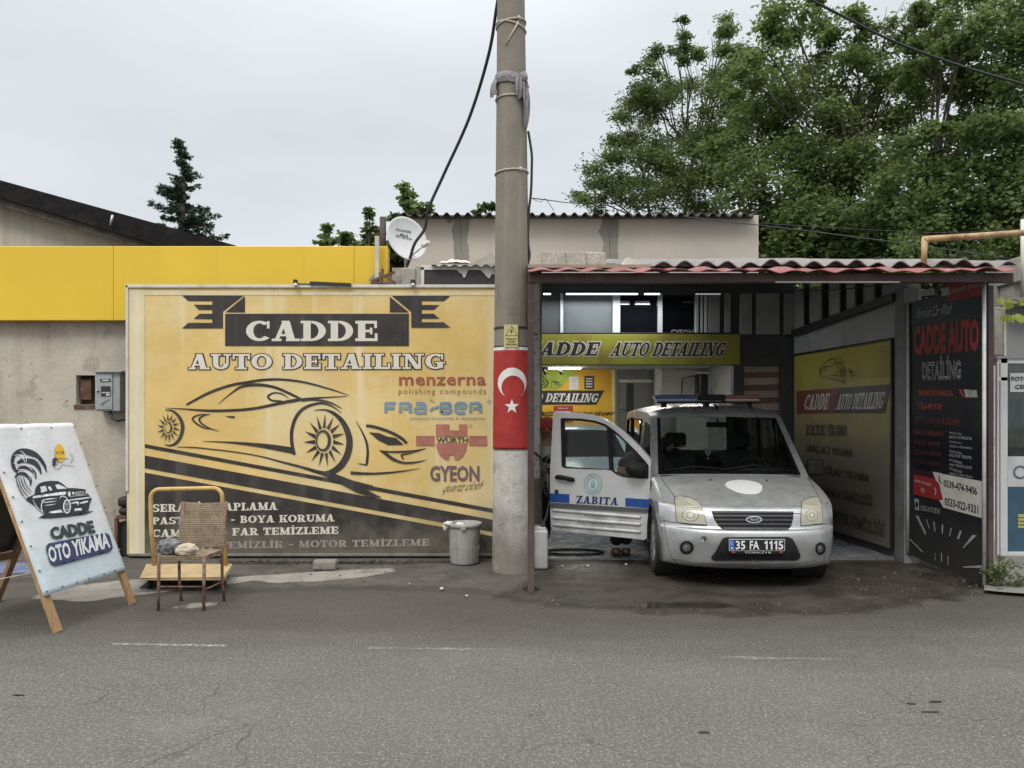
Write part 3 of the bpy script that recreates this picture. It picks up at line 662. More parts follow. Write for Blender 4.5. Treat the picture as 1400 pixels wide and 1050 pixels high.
for a, c in ((-200, 154.85), (155.15, 483.85), (484.15, 530)):
    b = MB(); b.rbox((q(a, 0)[0], Yf, fb), (q(c, 0)[0], Yf + .148, ft), 0.006); obj('fascia_panel', b, M_YEL, shop)
# gable behind with its dark pitched roof
Yg = 12.0
b = MB(); b.prism([W(-300, 195, Yg), W(0, 277, Yg), W(225, 338, Yg), W(225, 420, Yg), W(-300, 420, Yg)], (0, 0.25, 0)); obj('gable_wall', b, mat('gable_plaster', (0.48, 0.43, 0.35), 0.9, var=0.12, vscale=1, streak=((0.3, 0.28, 0.24), 5, 0.45, 0.7, 0.6)), shop)
b = MB(); b.prism([W(-300, 163, Yg - .35), W(322, 335.5, Yg - .35), W(324, 341, Yg - .35), W(225, 338, Yg - .35), W(0, 270, Yg - .35), W(-300, 187, Yg - .35)], (0, 6.0, 0))
roof = obj('roof', b, mat('black_roof', (0.012, 0.011, 0.011), 0.8, spec=.15, var=0.4, vscale=5, bump=(14, 0.5), dirt=((0.05, 0.045, 0.04), 3, 0.55, 0.7, 0.6)), shop)
b = MB(); b.prism([W(-300, 188, Yg - .28), W(0, 271, Yg - .28), W(225, 338.5, Yg - .28), W(190, 338, Yg - .28), W(0, 281, Yg - .28), W(-300, 198, Yg - .28)], (0, 0.07, 0))
obj('barge_board', b, mat('weathered_board', (0.075, 0.062, 0.052), 0.9, var=0.4, vscale=9), roof)
b = MB(); b.tube([W(151, 308, Yg - .38), W(152, 303, Yg - .42), W(154, 294, Yg - .42)], 0.018, 6); obj('roof_bracket', b, mat('grey_metal', (0.5, 0.5, 0.5), 0.4, 0.6), roof)

# meter box on the wall
mbx = thing('electric_meter_box', 'grey metal electric meter box on the stained plaster wall beside the niche', 'meter box', W(146, 560, 9.0))
q9 = xz(8.94)
def pr(b, Y0, Y1, a, c, d, e, r=0.006, mi=0):
    """box from photo pixels a..c across, d..e down, front at Y0 and back at Y1"""
    k = xz(Y0); x0, z1 = k(a, d); x1, z0 = k(c, e); b.rbox((x0, Y0, z0), (x1, Y1, z1), r, mi); return b
M_GREYP = mat('grey_enamel', (0.33, 0.34, 0.34), 0.45, var=0.15, vscale=6, dirt=((0.2, 0.17, 0.13), 9, 0.58, 0.72, 0.6))
b = MB(); pr(b, 8.94, 9.1, 130, 164, 509, 562); b.box((W(128, 0, 8.9).x, 8.9, W(0, 509, 8.94).z), (W(166, 0, 8.9).x, 9.1, W(0, 507, 8.94).z)); obj('case', b, M_GREYP, mbx)
d = obj('door', pr(MB(), 8.925, 8.938, 131.5, 153.5, 510.5, 560), M_GREYP, mbx)
obj('window', pr(MB(), 8.921, 8.924, 138, 151, 528, 542, .001), mat('meter_glass', (0.02, 0.02, 0.022), 0.1), d)
a = Art(front(8.921), 0.001); a.poly([(139, 536), (150, 536), (150, 537.4), (139, 537.4)]); a.poly([(145, 538), (150, 538), (150, 541), (145, 541)]); a.poly([(137, 518), (151, 518), (151, 522), (137, 522)], 1); a.poly([(139.5, 519), (149, 519), (149, 521), (139.5, 521)]); a.brush([(137, 553, .5), (144, 549, .8), (151, 546, .4)], 1); a.brush([(138, 555, .4), (143, 551, .6)], 1)
a.build('label_plate', [mat('plate_white', (0.5, 0.5, 0.5), 0.5), mat('plate_black', (0.02, 0.02, 0.02), 0.5)], d)
obj('handle', MB().tube([W(133, 534, 8.92), W(133, 534, 8.905)], 0.014, 10), mat('dull_chrome', (0.45, 0.45, 0.45), 0.3, 0.9), d)
single('meter_cable', MB().tube([W(150, 562, 8.98), W(153, 571, 8.96), W(160, 575, 8.95), W(170, 573, 8.95), W(182, 568, 8.95)], 0.018, 8), M_DARKM, 'thick black cable hanging from under the grey meter box', 'cable')

# ================================================================ BILLBOARD
YB = 8.65; PB = front(YB)
bb = thing('billboard', 'large faded yellow banner billboard with a line drawing of a sports car', 'billboard', W(425, 757, YB))
M_BY = mat('banner_yellow', (0.68, 0.485, 0.18), 0.6, spec=.3, var=0.14, vscale=1.2, bump=[(2.2, 0.35), (9, 0.12)], streak=((0.78, 0.72, 0.55), 3.6, 0.54, 0.68, 0.7),
           dirt=[((0.56, 0.36, 0.06), 0.8, 0.45, 0.75, 0.45), ((0.72, 0.61, 0.36), 0.7, 0.46, 0.62, 0.75)], low=((0.2, 0.17, 0.12), 0.05, 0.75, 0.55))
M_BK = mat('banner_black', (0.042, 0.037, 0.034), 0.6, spec=.25, var=0.25, vscale=3, streak=((0.115, 0.105, 0.09), 6.0, 0.5, 0.75, 0.55), dirt=((0.14, 0.125, 0.105), 2.2, 0.55, 0.75, 0.5), low=((0.17, 0.15, 0.12), 0.05, 0.5, 0.75))
M_BW = mat('banner_white', (0.66, 0.62, 0.53), 0.6, var=0.06, vscale=3, streak=((0.7, 0.66, 0.58), 5, 0.5, 0.7, 0.4))
M_BG = mat('banner_greyed', (0.30, 0.27, 0.23), 0.65, var=0.15, vscale=5)
M_BP = mat('banner_pale', (0.70, 0.6, 0.36), 0.6, var=0.1, vscale=2, streak=((0.5, 0.45, 0.32), 8, 0.45, 0.7, 0.6), dirt=((0.45, 0.42, 0.34), 3, 0.55, 0.7, 0.5))
rows = []
for j in range(31):
    r = []
    for i in range(51):
        px = 173.5 + (684 - 173.5) * i / 50; py = 392 + (758 - 392) * j / 30
        p = W(px, py, YB); e = min(i, 50 - i, j, 30 - j); p.y += (0.0012 * noise.noise(Vector((p.x * 1.4, p.z * 1.1, 1))) * min(1, e / 4)); r.append(p)
    rows.append(r)
b = MB(); b.grid(rows[::-1]); panel = obj('panel', b, M_BY, bb)
b = MB(); b.box((W(172, 0, YB).x, YB + .006, W(0, 759.5, YB).z), (W(684, 0, YB).x, YB + .04, W(0, 391, YB).z)); obj('backing', b, M_DARKM, bb)
M_WFR = mat('chipped_white', (0.6, 0.58, 0.53), 0.6, var=0.1, vscale=6, dirt=((0.32, 0.28, 0.2), 5, 0.52, 0.7, 0.6))
b = MB(); k = xz(YB - .02)
for (a_, c_, d_, e_) in ((171.5, 174.8, 389.5, 672), (171.5, 684, 389, 393.2)): pr(b, YB - .022, YB + .04, a_, c_, d_, e_, .004)
obj('frame', b, M_WFR, bb)
pr(b := MB(), YB - .02, YB + .04, 176, 684, 757, 760.5, .004); obj('frame', b, mat('dirty_bottom_rail', (0.2, 0.18, 0.15), 0.8, var=0.3, vscale=9), bb)
a = Art(PB, 0.004)
a.poly([(175.5, 395), (198, 395), (198, 757), (177, 757)], 2); a.brush([(187, 396, 3), (187, 560, 4), (188, 756, 4)], 1, 2); a.brush([(176, 400, 7), (430, 401.5, 5), (682, 402, 4)], 2, 2)
a.poly([(198, 607), (682, 697), (682, 702.5), (198, 612)]); a.poly([(198, 622.6), (682, 712), (682, 728.5), (198, 640)]); a.poly([(198, 646), (682, 734.5), (682, 757), (198, 757)])
a.build('road_bands', [M_BK, M_BW, M_BP], panel)
a = Art(PB, 0.0052, tf=lambda x, y: (200 + x / 3.5, 500 + y / 3.5)); sports_car(a)
a.tf = lambda x, y: (380 + x / 5.832, 500 + y / 5.832); a.poly([(345, 866), (455, 860), (600, 915), (760, 955), (760, 992), (700, 985), (830, 1050), (760, 1053), (630, 1010), (480, 930)])
a.build('car_drawing', [M_BK], panel)
a = Art(PB, 0.0055)
L3 = lambda x, y: (160 + x / 5, 380 + y / 5); R3 = lambda x, y: (420 + x / 5, 380 + y / 5)
for tf, P in ((L3, [(445, 120), (865, 120), (725, 230), (725, 345), (445, 345), (490, 307), (652, 307), (652, 282), (525, 280), (565, 245), (652, 245), (652, 218), (560, 218), (525, 183), (652, 183), (652, 158), (490, 158)]),
              (L3, [(875, 125), (875, 235), (742, 235)]), (R3, [(578, 122), (978, 122), (935, 158), (783, 158), (783, 185), (905, 185), (868, 217), (783, 217), (783, 245), (865, 245), (905, 278), (783, 278), (783, 303), (935, 303), (978, 340), (712, 340), (712, 232)]),
              (R3, [(565, 128), (565, 235), (695, 235)])): a.poly([tf(*p) for p in P])
a.poly([(308, 429), (559, 429), (559, 473), (308, 473)])
a.slab('CADDE', (336.6, 466.4), (517, 466.4), (336.6, 438.6), 1); a.cut('ribbon_title', [M_BK, M_BW], panel)
a.slab('AUTO DETAILING', (259, 505), (608.5, 504.5), (259, 484), 0, 0.05)
a.slab('AUTO DETAILING', (259, 505), (608.5, 504.5), (259, 484), 1, -0.005)
a.cut('title_lettering', [M_BK, M_BW], panel)
a = Art(PB, 0.0065)
for s_, bl, br, tl, mi in (('SERAMİK KAPLAMA', (208.7, 700), (379.5, 697), (208.7, 689.4), 0), ('PASTA CİLA - BOYA KORUMA', (208.5, 717), (457.5, 712.7), (208.5, 707.2), 0), ('CAM FİLM - FAR TEMİZLEME', (208.5, 734), (463, 729.6), (208.5, 724), 0), ('İÇ DETAY TEMİZLİK - MOTOR TEMİZLEME', (208.5, 751.5), (587, 746), (208.5, 742), 1)):
    a.slab(s_, bl, br, tl, mi); a.cut('service_line', [M_BW, M_BG], panel)
M_RED = mat('faded_red', (0.33, 0.085, 0.05), 0.6, var=0.2, vscale=6); M_BLU = mat('faded_blue', (0.17, 0.27, 0.32), 0.6, var=0.15, vscale=5); M_PNK = mat('faded_pink', (0.40, 0.15, 0.11), 0.6, var=0.2, vscale=8); M_PUR = mat('faded_purple', (0.17, 0.105, 0.11), 0.6, var=0.2, vscale=8); M_BRN = mat('faded_brown', (0.28, 0.16, 0.07), 0.6); M_GRN = mat('faded_green', (0.4, 0.45, 0.15), 0.6); SPM = [M_RED, M_BLU, M_PNK, M_PUR, M_BRN, M_GRN, mat('faded_black', (0.09, 0.07, 0.05), 0.6)]
a = Art(PB, 0.0055)
a.sans('menzerna', (545.6, 527), (664.4, 527), (545.6, 515), 0, 0.02, 0, 1.06); a.sans('polishing compounds', (545.2, 541), (664.4, 541), (545.2, 531), 4, -0.004, 0, 1.25); a.cut('polish_logo', SPM, panel)
# squared lettering of the detergent maker
def tech(ch):
    return {'F': [[(0, 0), (0, 1), (.8, 1)], [(0, .5), (.7, .5)]], 'R': [[(0, 0), (0, 1), (.62, 1), (.8, .8), (.8, .65), (.62, .48), (.2, .48)], [(.45, .48), (.62, .48), (.8, .3), (.8, 0)]],
            'A': [[(.05, 1), (.62, 1), (.8, .8), (.8, 0), (.15, 0), (0, .15), (0, .38), (.15, .52), (.7, .52)]], '-': [[(0, .2), (.3, .5), (.6, .5), (.8, .75)]],
            'B': [[(0, 0), (0, 1), (.6, 1), (.75, .85), (.75, .65), (.6, .52), (.78, .38), (.78, .14), (.62, 0), (0, 0)], [(.1, .52), (.6, .52)]],
            'E': [[(.75, 0), (.15, 0), (0, .15), (0, .85), (.15, 1), (.65, 1), (.8, .85), (.8, .52), (.2, .52)]]}[ch]
x = 527.5
for ch in 'FRA-BER':
    wd = 14 if ch != '-' else 11
    for st in tech(ch): a.brush([(x + p[0] * (wd + 3), 564.5 - p[1] * 13, 4.6 if ch != '-' else 3.6) for p in st], 1, 1)
    x += wd + 6.2 if ch != '-' else 15
a.disc(589, 546, 2.2, 2.2, 5); a.disc(592.5, 549, 1.3, 1.3, 5); a.ring(669, 549, 2, 2, .6, 1)
a.sans('soluzioni innovative di detergenza', (561, 575), (663, 575), (561, 569.6), 1, 0.0, 0, 1.1); a.cut('detergent_logo', SPM, panel)
Z6 = lambda x, y: (420 + x / 4.375, 560 + y / 4.375)
a.poly([Z6(*p) for p in ((770, 88), (850, 88), (850, 125), (908, 125), (908, 88), (957, 88), (957, 160), (770, 160))], 2)
a.poly([Z6(*p) for p in ((770, 200), (957, 200), (950, 245), (930, 280), (905, 300), (884, 303), (878, 272), (850, 272), (845, 303), (820, 296), (795, 275), (778, 240))], 2)
for x0_, x1_ in ((652, 762), (968, 1076)):
    a.poly([Z6(x0_, 157), Z6(x1_, 157), Z6(x1_, 168), Z6(x0_, 168)], 2); a.poly([Z6(x0_, 173), Z6(x1_, 173), Z6(x1_, 215), Z6(x0_, 215)], 2)
a.sans('WÜRTH', Z6(772, 199), Z6(962, 199), Z6(772, 158), 6, 0.03); a.ring(*Z6(978, 98), 2, 2, .5, 2); a.cut('shield_logo', SPM, panel)
a.sans('GYEON', (588, 658.3), (655.4, 658.3), (588, 636.6), 3, 0.03)
a.sans('quartz cloth', (600.5, 677), (652, 673), (600.5, 661.5), 6, -0.012, 0.25, 0.95); a.cut('coating_logo', SPM, panel)
def spot(px, py, lab):
    t = thing('floodlight', lab, 'lamp', W(px, py + 3, YB)); 
    b = MB(); b.rbox(W(px - 3.5, py + 1, YB - .07), W(px + 3.5, py - 5, YB - .01), .006); b.beam(W(px, py + 6, YB), W(px, py - 2, YB), .02, .02); obj('bracket', b, M_DARKM, t)
    obj('lens', MB().blob(W(px, py + 1.5, YB - .06), .024, 2, 0), mat('lens_white', (0.6, 0.6, 0.6), 0.3), t)
spot(404, 388, 'small floodlight on the billboard top edge, leftmost'); spot(564.5, 388, 'small dark floodlight on the billboard top edge near the dish')
single('lamp_arm', MB().beam(W(424, 387, YB - .03), W(480, 389.5, YB - .03), .03, .035).beam(W(405, 388, YB - .02), W(436, 389, YB - .02), .012, .012), M_DARKM, 'black bar lying along the top edge of the billboard', 'bar')
# things under the billboard: rubble, pipes
M_STN = mat('rubble_stone', (0.22, 0.205, 0.18), 0.95, var=0.25, vscale=20, bump=(50, 0.4))
b = MB(); pr(b, 7.95, 8.08, 427, 459, 767, 780, .02); single('concrete_block', b, M_STN, 'broken concrete block lying on the verge under the billboard', 'block')
b = MB()
for p, qq in (((300, 767), (620, 767)), ((330, 772), (500, 770)), ((390, 775), (560, 773))): b.tube([W(*p, 8.35), W((p[0] + qq[0]) / 2, p[1] + 1, 8.33), W(*qq, 8.36)], .012, 6)
for k_ in range(60): 
    x = rnd.uniform(320, 560); b.tube([W(x, 774 + rnd.uniform(-3, 3), 8.3), W(x + rnd.uniform(-14, 14), 766 + rnd.uniform(-3, 3), 8.32), W(x + rnd.uniform(-24, 24), 773, 8.28)], .004, 4)
tag(obj('roots', b, mat('dry_roots', (0.09, 0.08, 0.065), 0.9, var=0.4, vscale=20)), 'tangle of dry roots and thin pipes under the billboard', 'debris', kind='stuff')

# ================================================================ LOW ANNEXE BEHIND THE BILLBOARD
an = thing('annexe_building', 'low concrete annexe with a dark sign panel between billboard and pole', 'building', (-0.6, 9.0, 0))
M_CRM = mat('cream_render', (0.49, 0.435, 0.375), 0.85, var=0.07, vscale=0.9, streak=((0.4, 0.36, 0.31), 4, 0.5, 0.75, 0.45), dirt=((0.38, 0.33, 0.28), 1.4, 0.6, 0.8, 0.4))
M_OLDC = mat('old_concrete', (0.36, 0.33, 0.285), 0.9, var=0.2, vscale=6, bump=(25, 0.4), dirt=((0.15, 0.13, 0.1), 5, 0.52, 0.7, 0.6))
b = MB(); b.box((W(536, 0, 8.98).x, 8.98, 0), (0.35, 9.2, W(0, 366, 8.98).z)); obj('wall', b, M_OLDC, an)
b = MB(); pr(b, 8.93, 8.979, 575, 580, 365, 393, .004); pr(b, 8.93, 8.979, 575, 690, 362.5, 369, .004); obj('sign_frame', b, M_WFR, an)
pr(b := MB(), 8.945, 8.979, 580.5, 690, 369.5, 392, .003); obj('sign_panel', b, mat('dark_brown_panel', (0.035, 0.027, 0.025), 0.5, var=0.2, vscale=4), an)
a = Art(front(8.93), 0.002); a.poly([(624, 368), (640, 368), (639, 372), (636, 379), (634, 380), (631, 374), (628, 373)]); a.poly([(655, 368), (676, 368), (676, 376), (673, 374), (669, 381), (665, 378), (660, 372)]); a.build('peeling_paint', [M_WFR], an)
def corrugated(x0, x1, yf, zf, yb, zb, period, amp, th=0.008, n=10, ragged=0.0, ny=2, arch=False):
    b = MB(); k = int((x1 - x0) / period * n); R = []
    for j in range(ny + 1):
        f = j / ny; R.append([Vector((x0 + (x1 - x0) * i / k, yf + (yb - yf) * f, zf + (zb - zf) * f + amp * ((2 * abs(math.sin(math.pi * i / n)) ** 1.5 - .6) if arch else math.sin(2 * math.pi * i / n)) + (ragged * noise.noise(Vector((i * .05, j, 2))) if ragged else 0))) for i in range(k + 1)])
    b.grid(R[::-1]); L = [[p - Vector((0, 0, th)) for p in r] for r in R]; b.grid(L); b.grid([R[0], L[0]]); b.grid([L[-1], R[-1]]); b.grid([[r[0] for r in R], [r[0] for r in L]]); b.grid([[r[-1] for r in L], [r[-1] for r in R]])
    return b
b = corrugated(W(590, 0, 8.9).x, 0.3, 8.86, W(0, 362, 8.86).z, 12.2, 3.75, .12, .012); obj('roof', b, mat('cement_sheet', (0.42, 0.40, 0.37), 0.9, var=0.2, vscale=5, dirt=((0.15, 0.14, 0.12), 3, 0.5, 0.7, 0.6)), an)
b = MB(); pr(b, 8.9, 8.98, 549, 568, 366, 391, .012); pr(b, 8.92, 8.98, 568, 575, 363, 391, .01); obj('pier', b, M_OLDC, an)
# junk on the annexe edge
b = MB(); b.beam(W(507, 385, 8.8), W(540, 372, 8.85), .03, .03); b.beam(W(507, 387, 8.8), W(538, 387, 8.82), .035, .03); b.beam(W(516, 372, 8.85), W(538, 386, 8.8), .025, .025); b.beam(W(520, 388, 8.8), W(523, 368, 8.85), .025, .025); pr(b, 8.78, 8.9, 529, 539, 383, 391, .004); b.add([W(503, 384, 8.86), W(516, 367, 8.86), W(517, 384, 8.86), W(503, 384, 8.9), W(516, 367, 8.9), W(517, 384, 8.9)], [(0, 2, 1), (3, 4, 5), (0, 1, 4, 3), (1, 2, 5, 4), (2, 0, 3, 5)], 1)
single('scrap_frame', b, [M_RUST, M_OLDC], 'rusty scrap metal frame dumped above the billboard beside the yellow fascia', 'scrap metal')
single('metal_post', MB().beam(W(516, 386, 8.85), W(515.5, 323, 8.85), .045, .045), mat('post_beige', (0.5, 0.46, 0.38), 0.7, var=0.2, vscale=9), 'short pale metal post standing in front of the yellow fascia', 'post')
single('chimney_pipe', MB().tube([W(523.5, 360, 13), W(523.5, 297, 13)], .055, 10), mat('brown_pipe', (0.06, 0.045, 0.04), 0.7), 'dark brown pipe rising behind the right end of the yellow fascia', 'pipe')
rows = []
for j in range(9):
    rows.append([W(600 + 44 * i / 16, 360.5, 9.0 + .5 * j / 8) + Vector((0, 0, 0.07 * max(0, math.sin(math.pi * i / 16)) ** .5 * (0.7 + .5 * noise.noise(Vector((i * .4, j * .5, 0)))) * math.sin(math.pi * min(1, (j + .6) / 5)))) for i in range(17)])
M_TARP = mat('white_tarp', (0.52, 0.49, 0.44), 0.7, var=0.15, vscale=8, bump=(20, 0.4))
b = MB(); b.grid(rows[::-1]); b.add([p - Vector((0, 0, .012)) for r in rows for p in r], []); single('plastic_sheet', b, M_TARP, 'crumpled off-white plastic sheet on the annexe roof', 'sheet')
single('roof_board', MB().prism([W(640, 362, 9.0), W(672, 347, 9.0), W(690, 362, 9.0)], (0, .9, 0.05)), M_OLDC, 'tilted weathered board resting on the annexe roof beside the pole', 'board')
# satellite dish
sd = thing('satellite_dish', 'white satellite dish with dark lettering above the billboard', 'satellite dish', W(556, 366, 9.3))
dn = Vector((0.62, -0.76, 0.22)).normalized(); cx_, Y_ = W(554, 328, 9.2), 9.2
Q = Matrix.Translation(cx_) @ dn.to_track_quat('Z', 'Y').to_matrix().to_4x4()
b = MB(); R_ = .275; prof = [(R_ * i / 12, 0.055 * (i / 12) ** 2) for i in range(13)]
b.lathe([(max(r, .001), z) for r, z in prof] + [(R_, .05), (R_, .045)] + [(max(r * .99, .001), z - .012) for r, z in prof[::-1]], n=36)
b.transform(Q); dish = obj('dish', b, mat('dish_white', (0.62, 0.63, 0.63), 0.45, var=0.06, vscale=6, dirt=((0.42, 0.4, 0.36), 5, 0.6, 0.75, 0.5)), sd)
bv = bvh_of([dish])
a = Art(None, 0.004, bvh=bv); a.sans('FOÇA ELEKTRONİK', (541, 316), (562, 320), (541.5, 311), 0, .02); a.sans('MİLAS', (547, 322), (558, 324), (547, 318), 0, .02); a.sans('0537 529 02 04', (541.5, 324), (563, 329), (541.5, 320.5), 0, .02); a.build('lettering', [M_DARKM], sd)
lnb = W(583, 333, 8.98)
b = MB(); b.tube([W(560, 352, 9.22), lnb], .009, 6); obj('feed_arm', b, mat('grey_metal', (0.5, 0.5, 0.5), 0.4, 0.6), sd)
b = MB(); b.tube([lnb - dn * .02, lnb + dn * -.07], .03, 10); b.blob(lnb + Vector((.02, -.02, 0)), .032, 2, 0); obj('feed_horn', b, M_WFR, sd)
b = MB(); b.tube([W(554, 332, 9.28), W(556, 366, 9.3)], .02, 8); obj('mast', b, mat('grey_metal', (0.5, 0.5, 0.5), 0.4, 0.6), sd)

# ================================================================ CREAM UPPER BUILDING
YU = 12.5
ub = thing('upper_building', 'plain cream rendered block with a dark corrugated roof rising behind the carport', 'building', (1.1, 14.5, 0))
b = MB(); b.box((W(553, 0, YU).x, YU, 3.0), (W(1037, 0, YU).x, 17, W(0, 294, YU).z)); obj('wall', b, M_CRM, ub)
M_GRP = mat('bare_grey_render', (0.24, 0.225, 0.2), 0.9, var=0.12, vscale=2, streak=((0.17, 0.16, 0.145), 5, 0.5, 0.7, 0.5))
U1 = lambda x, y: (420 + x / 4.375, 230 + y / 4.375); U2 = lambda x, y: (720 + x / 3.889, 230 + y / 3.889)
def rag(P, amp=1.0):
    out = []
    for i, p in enumerate(P):
        q_ = P[(i + 1) % len(P)]; L = math.hypot(q_[0] - p[0], q_[1] - p[1]); k = max(1, int(L / 2.5))
        for j in range(k): t = j / k; out.append((p[0] + (q_[0] - p[0]) * t + rnd.uniform(-amp, amp) * (j > 0), p[1] + (q_[1] - p[1]) * t + rnd.uniform(-amp, amp) * .5 * (j > 0)))
    return out
a = Art(front(YU), 0.004)
a.poly(rag([U1(*p) for p in ((880, 285), (975, 290), (970, 360), (955, 430), (970, 490), (965, 590), (885, 590), (875, 430), (865, 370), (882, 320))], .7)); a.cut('bare_patch', [M_GRP, M_DARKM], ub); a.poly(rag([U1(*p) for p in ((830, 300), (880, 302), (876, 315), (850, 330), (838, 325))], .4))
a.cut('bare_patch', [M_GRP, M_DARKM], ub); a.poly(rag([U2(*p) for p in ((403, 265), (490, 268), (488, 330), (484, 420), (488, 520), (404, 520), (398, 450), (410, 400), (400, 370), (380, 335), (400, 290))], .7))
a.cut('bare_patch', [M_GRP, M_DARKM], ub); a.brush([U2(440, 340) + (.6,), U2(442, 420) + (.7,), U2(441, 510) + (.6,)], 1, 2); a.brush([U1(918, 300) + (.5,), U1(920, 500) + (.5,)], 1, 1)
a.cut('wall_crack', [M_GRP, M_DARKM], ub)
b = corrugated(W(548, 0, 12.2).x, W(1037, 0, 12.2).x, 12.25, W(0, 293, 12.25).z, 17.2, 5.5, .17, .034, .012); obj('roof', b, mat('dark_cement_sheet', (0.045, 0.04, 0.037), 0.9, var=0.3, vscale=4, dirt=((0.16, 0.15, 0.13), 3, 0.55, 0.7, 0.5)), ub)
b = MB(); b.box((W(548, 0, 12.4).x, 12.4, W(0, 297, 12.4).z), (W(1030, 0, 12.4).x, 12.497, W(0, 294.3, 12.4).z)); obj('eave_board', b, mat('weathered_board', (0.075, 0.062, 0.052), 0.9), ub)
single('wall_cable', MB().tube([W(905 + 70 * t_2, 293 + 9 * t_2 - 3 * math.sin(t_2 * 3.1 / 7), 12.4 - .3 * t_2) for t_2 in range(8)], .008, 5), M_DARKM, 'thin dark cable sagging across the top right of the cream wall', 'cable')
# ================================================================ POLE
pole = thing('utility_pole', 'tall tapered concrete utility pole with a whitewashed base in front of the billboard', 'pole', W(701.5, 563 + 1732 / 8.0, 8.0))
M_POLE = mat('pole_concrete', (0.215, 0.192, 0.155), 0.9, var=0.12, vscale=3, bump=[(70, 0.35), (9, 0.2)], streak=((0.34, 0.32, 0.28), 9, 0.5, 0.7, 0.5), speck=(150, (0.13, 0.12, 0.1), 0.6, 0.5),
              dirt=((0.17, 0.155, 0.13), 2.6, 0.52, 0.7, 0.6))
M_POLW = mat('pole_whitewash', (0.5, 0.48, 0.44), 0.85, var=0.1, vscale=5, bump=[(60, 0.35), (14, 0.3)], dirt=[((0.25, 0.23, 0.2), 5, 0.5, 0.66, 0.7), ((0.12, 0.11, 0.1), 16, 0.6, 0.7, 0.7)], low=((0.16, 0.14, 0.115), 0.25, 0.85, 0.85))
PC = Vector(W(701.5, 563, 8.0)); 
def pole_r(z): return 0.217 - (0.217 - 0.143) * min(1.3, z / 5.94)
def pole_c(z): return Vector((PC.x - 0.022 * z / 5.94, 8.0, z))
def pole_pt(a, z, off=0.0): return pole_c(z) + Vector((math.sin(a), -math.cos(a), 0)) * (pole_r(z) + off)       # a = 0 faces the road
zs = [0.0, 1.32, 1.325, 2.0, 3, 4, 5, 6, 7.2]
def ring_rows(z0, z1, nz, a0, a1, na, off, wob=0.0):
    return [[pole_pt(a0 + (a1 - a0) * i / na, z0 + (z1 - z0) * j / nz, off + (wob * noise.noise(Vector((i * .35, j * .4, 5))) if wob else 0)) for i in range(na + 1)] for j in range(nz + 1)]
zflag0 = W(0, 614, 7.8).z
b = MB(); b.grid([r for r in ring_rows(zflag0 - .02, 7.2, 24, 0, 2 * math.pi, 32, 0.0)]); obj('shaft', b, M_POLE, pole)
b = MB(); b.grid(ring_rows(-0.02, zflag0 - .02, 10, 0, 2 * math.pi, 32, 0.002, .003)); obj('whitewashed_base', b, M_POLW, pole)
bvp = bvh_of([pole.children[0]])
a = Art(front(7.8), 0.0015, bvh=bvp); a.sans('TEK', (694, 424), (708, 424), (694, 419), 0, 0.0); a.sans('94.5', (694, 432), (707, 432), (694, 427), 0, 0.0); a.brush([(680, 389, 1.6), (681.5, 400, 2.4), (680.5, 414, 1.2)], 0); a.build('stencil', [mat('worn_stencil', (0.16, 0.15, 0.13), 0.9)], pole)
# flag
fl = thing('flag', 'red Turkish flag with white crescent and star wrapped round the concrete pole', 'flag', pole_pt(0, zflag0))
M_FLAG = mat('flag_red', (0.34, 0.024, 0.02), 0.75, var=0.12, vscale=7, bump=[(7, 0.6), (60, .1)]); M_FLW = mat('flag_white', (0.68, 0.66, 0.63), 0.75, var=0.05, vscale=9, bump=(7, 0.5))
ztop = W(0, 478, 7.8).z
def fl_off(i, j, na, nz):
    u = i / na; v = j / nz; o = 0.006
    o += 0.007 * max(0, 1 - abs((u - .35 - .5 * v) * 9)) * (0.3 + v * .9 if v < .6 else .8) + 0.005 * max(0, 1 - abs((u - .25 - .32 * v) * 13)) + 0.002 * noise.noise(Vector((u * 7, v * 9, 1)))
    return o
na, nz_ = 60, 48; rows = []
for j in range(nz_ + 1):
    z = ztop + (zflag0 - ztop) * j / nz_
    rows.append([pole_pt(-1.75 + 3.5 * i / na, z, fl_off(i, nz_ - j, na, nz_)) for i in range(na + 1)])
b = MB(); b.grid(rows[::-1]); b.v = b.v; cloth = obj('cloth', b, M_FLAG, fl)
cloth.modifiers.new('thick', 'SOLIDIFY').thickness = 0.002
bvf = bvh_of([cloth]); a = Art(front(7.78), 0.0022, bvh=bvf)
FZ = lambda x, y: (660 + x / 4.775, 420 + y / 4.773); a.tf = FZ
cres = []
for k in range(25): t_1 = rad(130 + 280 * k / 24); cres.append((192 + 94 * math.cos(t_1), 494 - 0 + 100 * math.sin(t_1)))
for k in range(25): t_1 = rad(54 - 0 - (-54 - 0) * 0 + 0) if False else rad(405 - 270 * k / 24); cres.append((197 + 75 * math.cos(t_1), 524 + 78 * math.sin(t_1)))
a.poly(cres)
a.poly([(190 + (50 if k % 2 == 0 else 20) * math.sin(math.pi * k / 5), 648 - (50 if k % 2 == 0 else 20) * math.cos(math.pi * k / 5)) for k in range(10)])
a.build('crescent_and_star', [M_FLW], fl)
b = MB(); b.grid(ring_rows(ztop - .002, ztop + .03, 1, -1.75, 1.75, 40, .008)); obj('hem', b, M_FLW, fl)
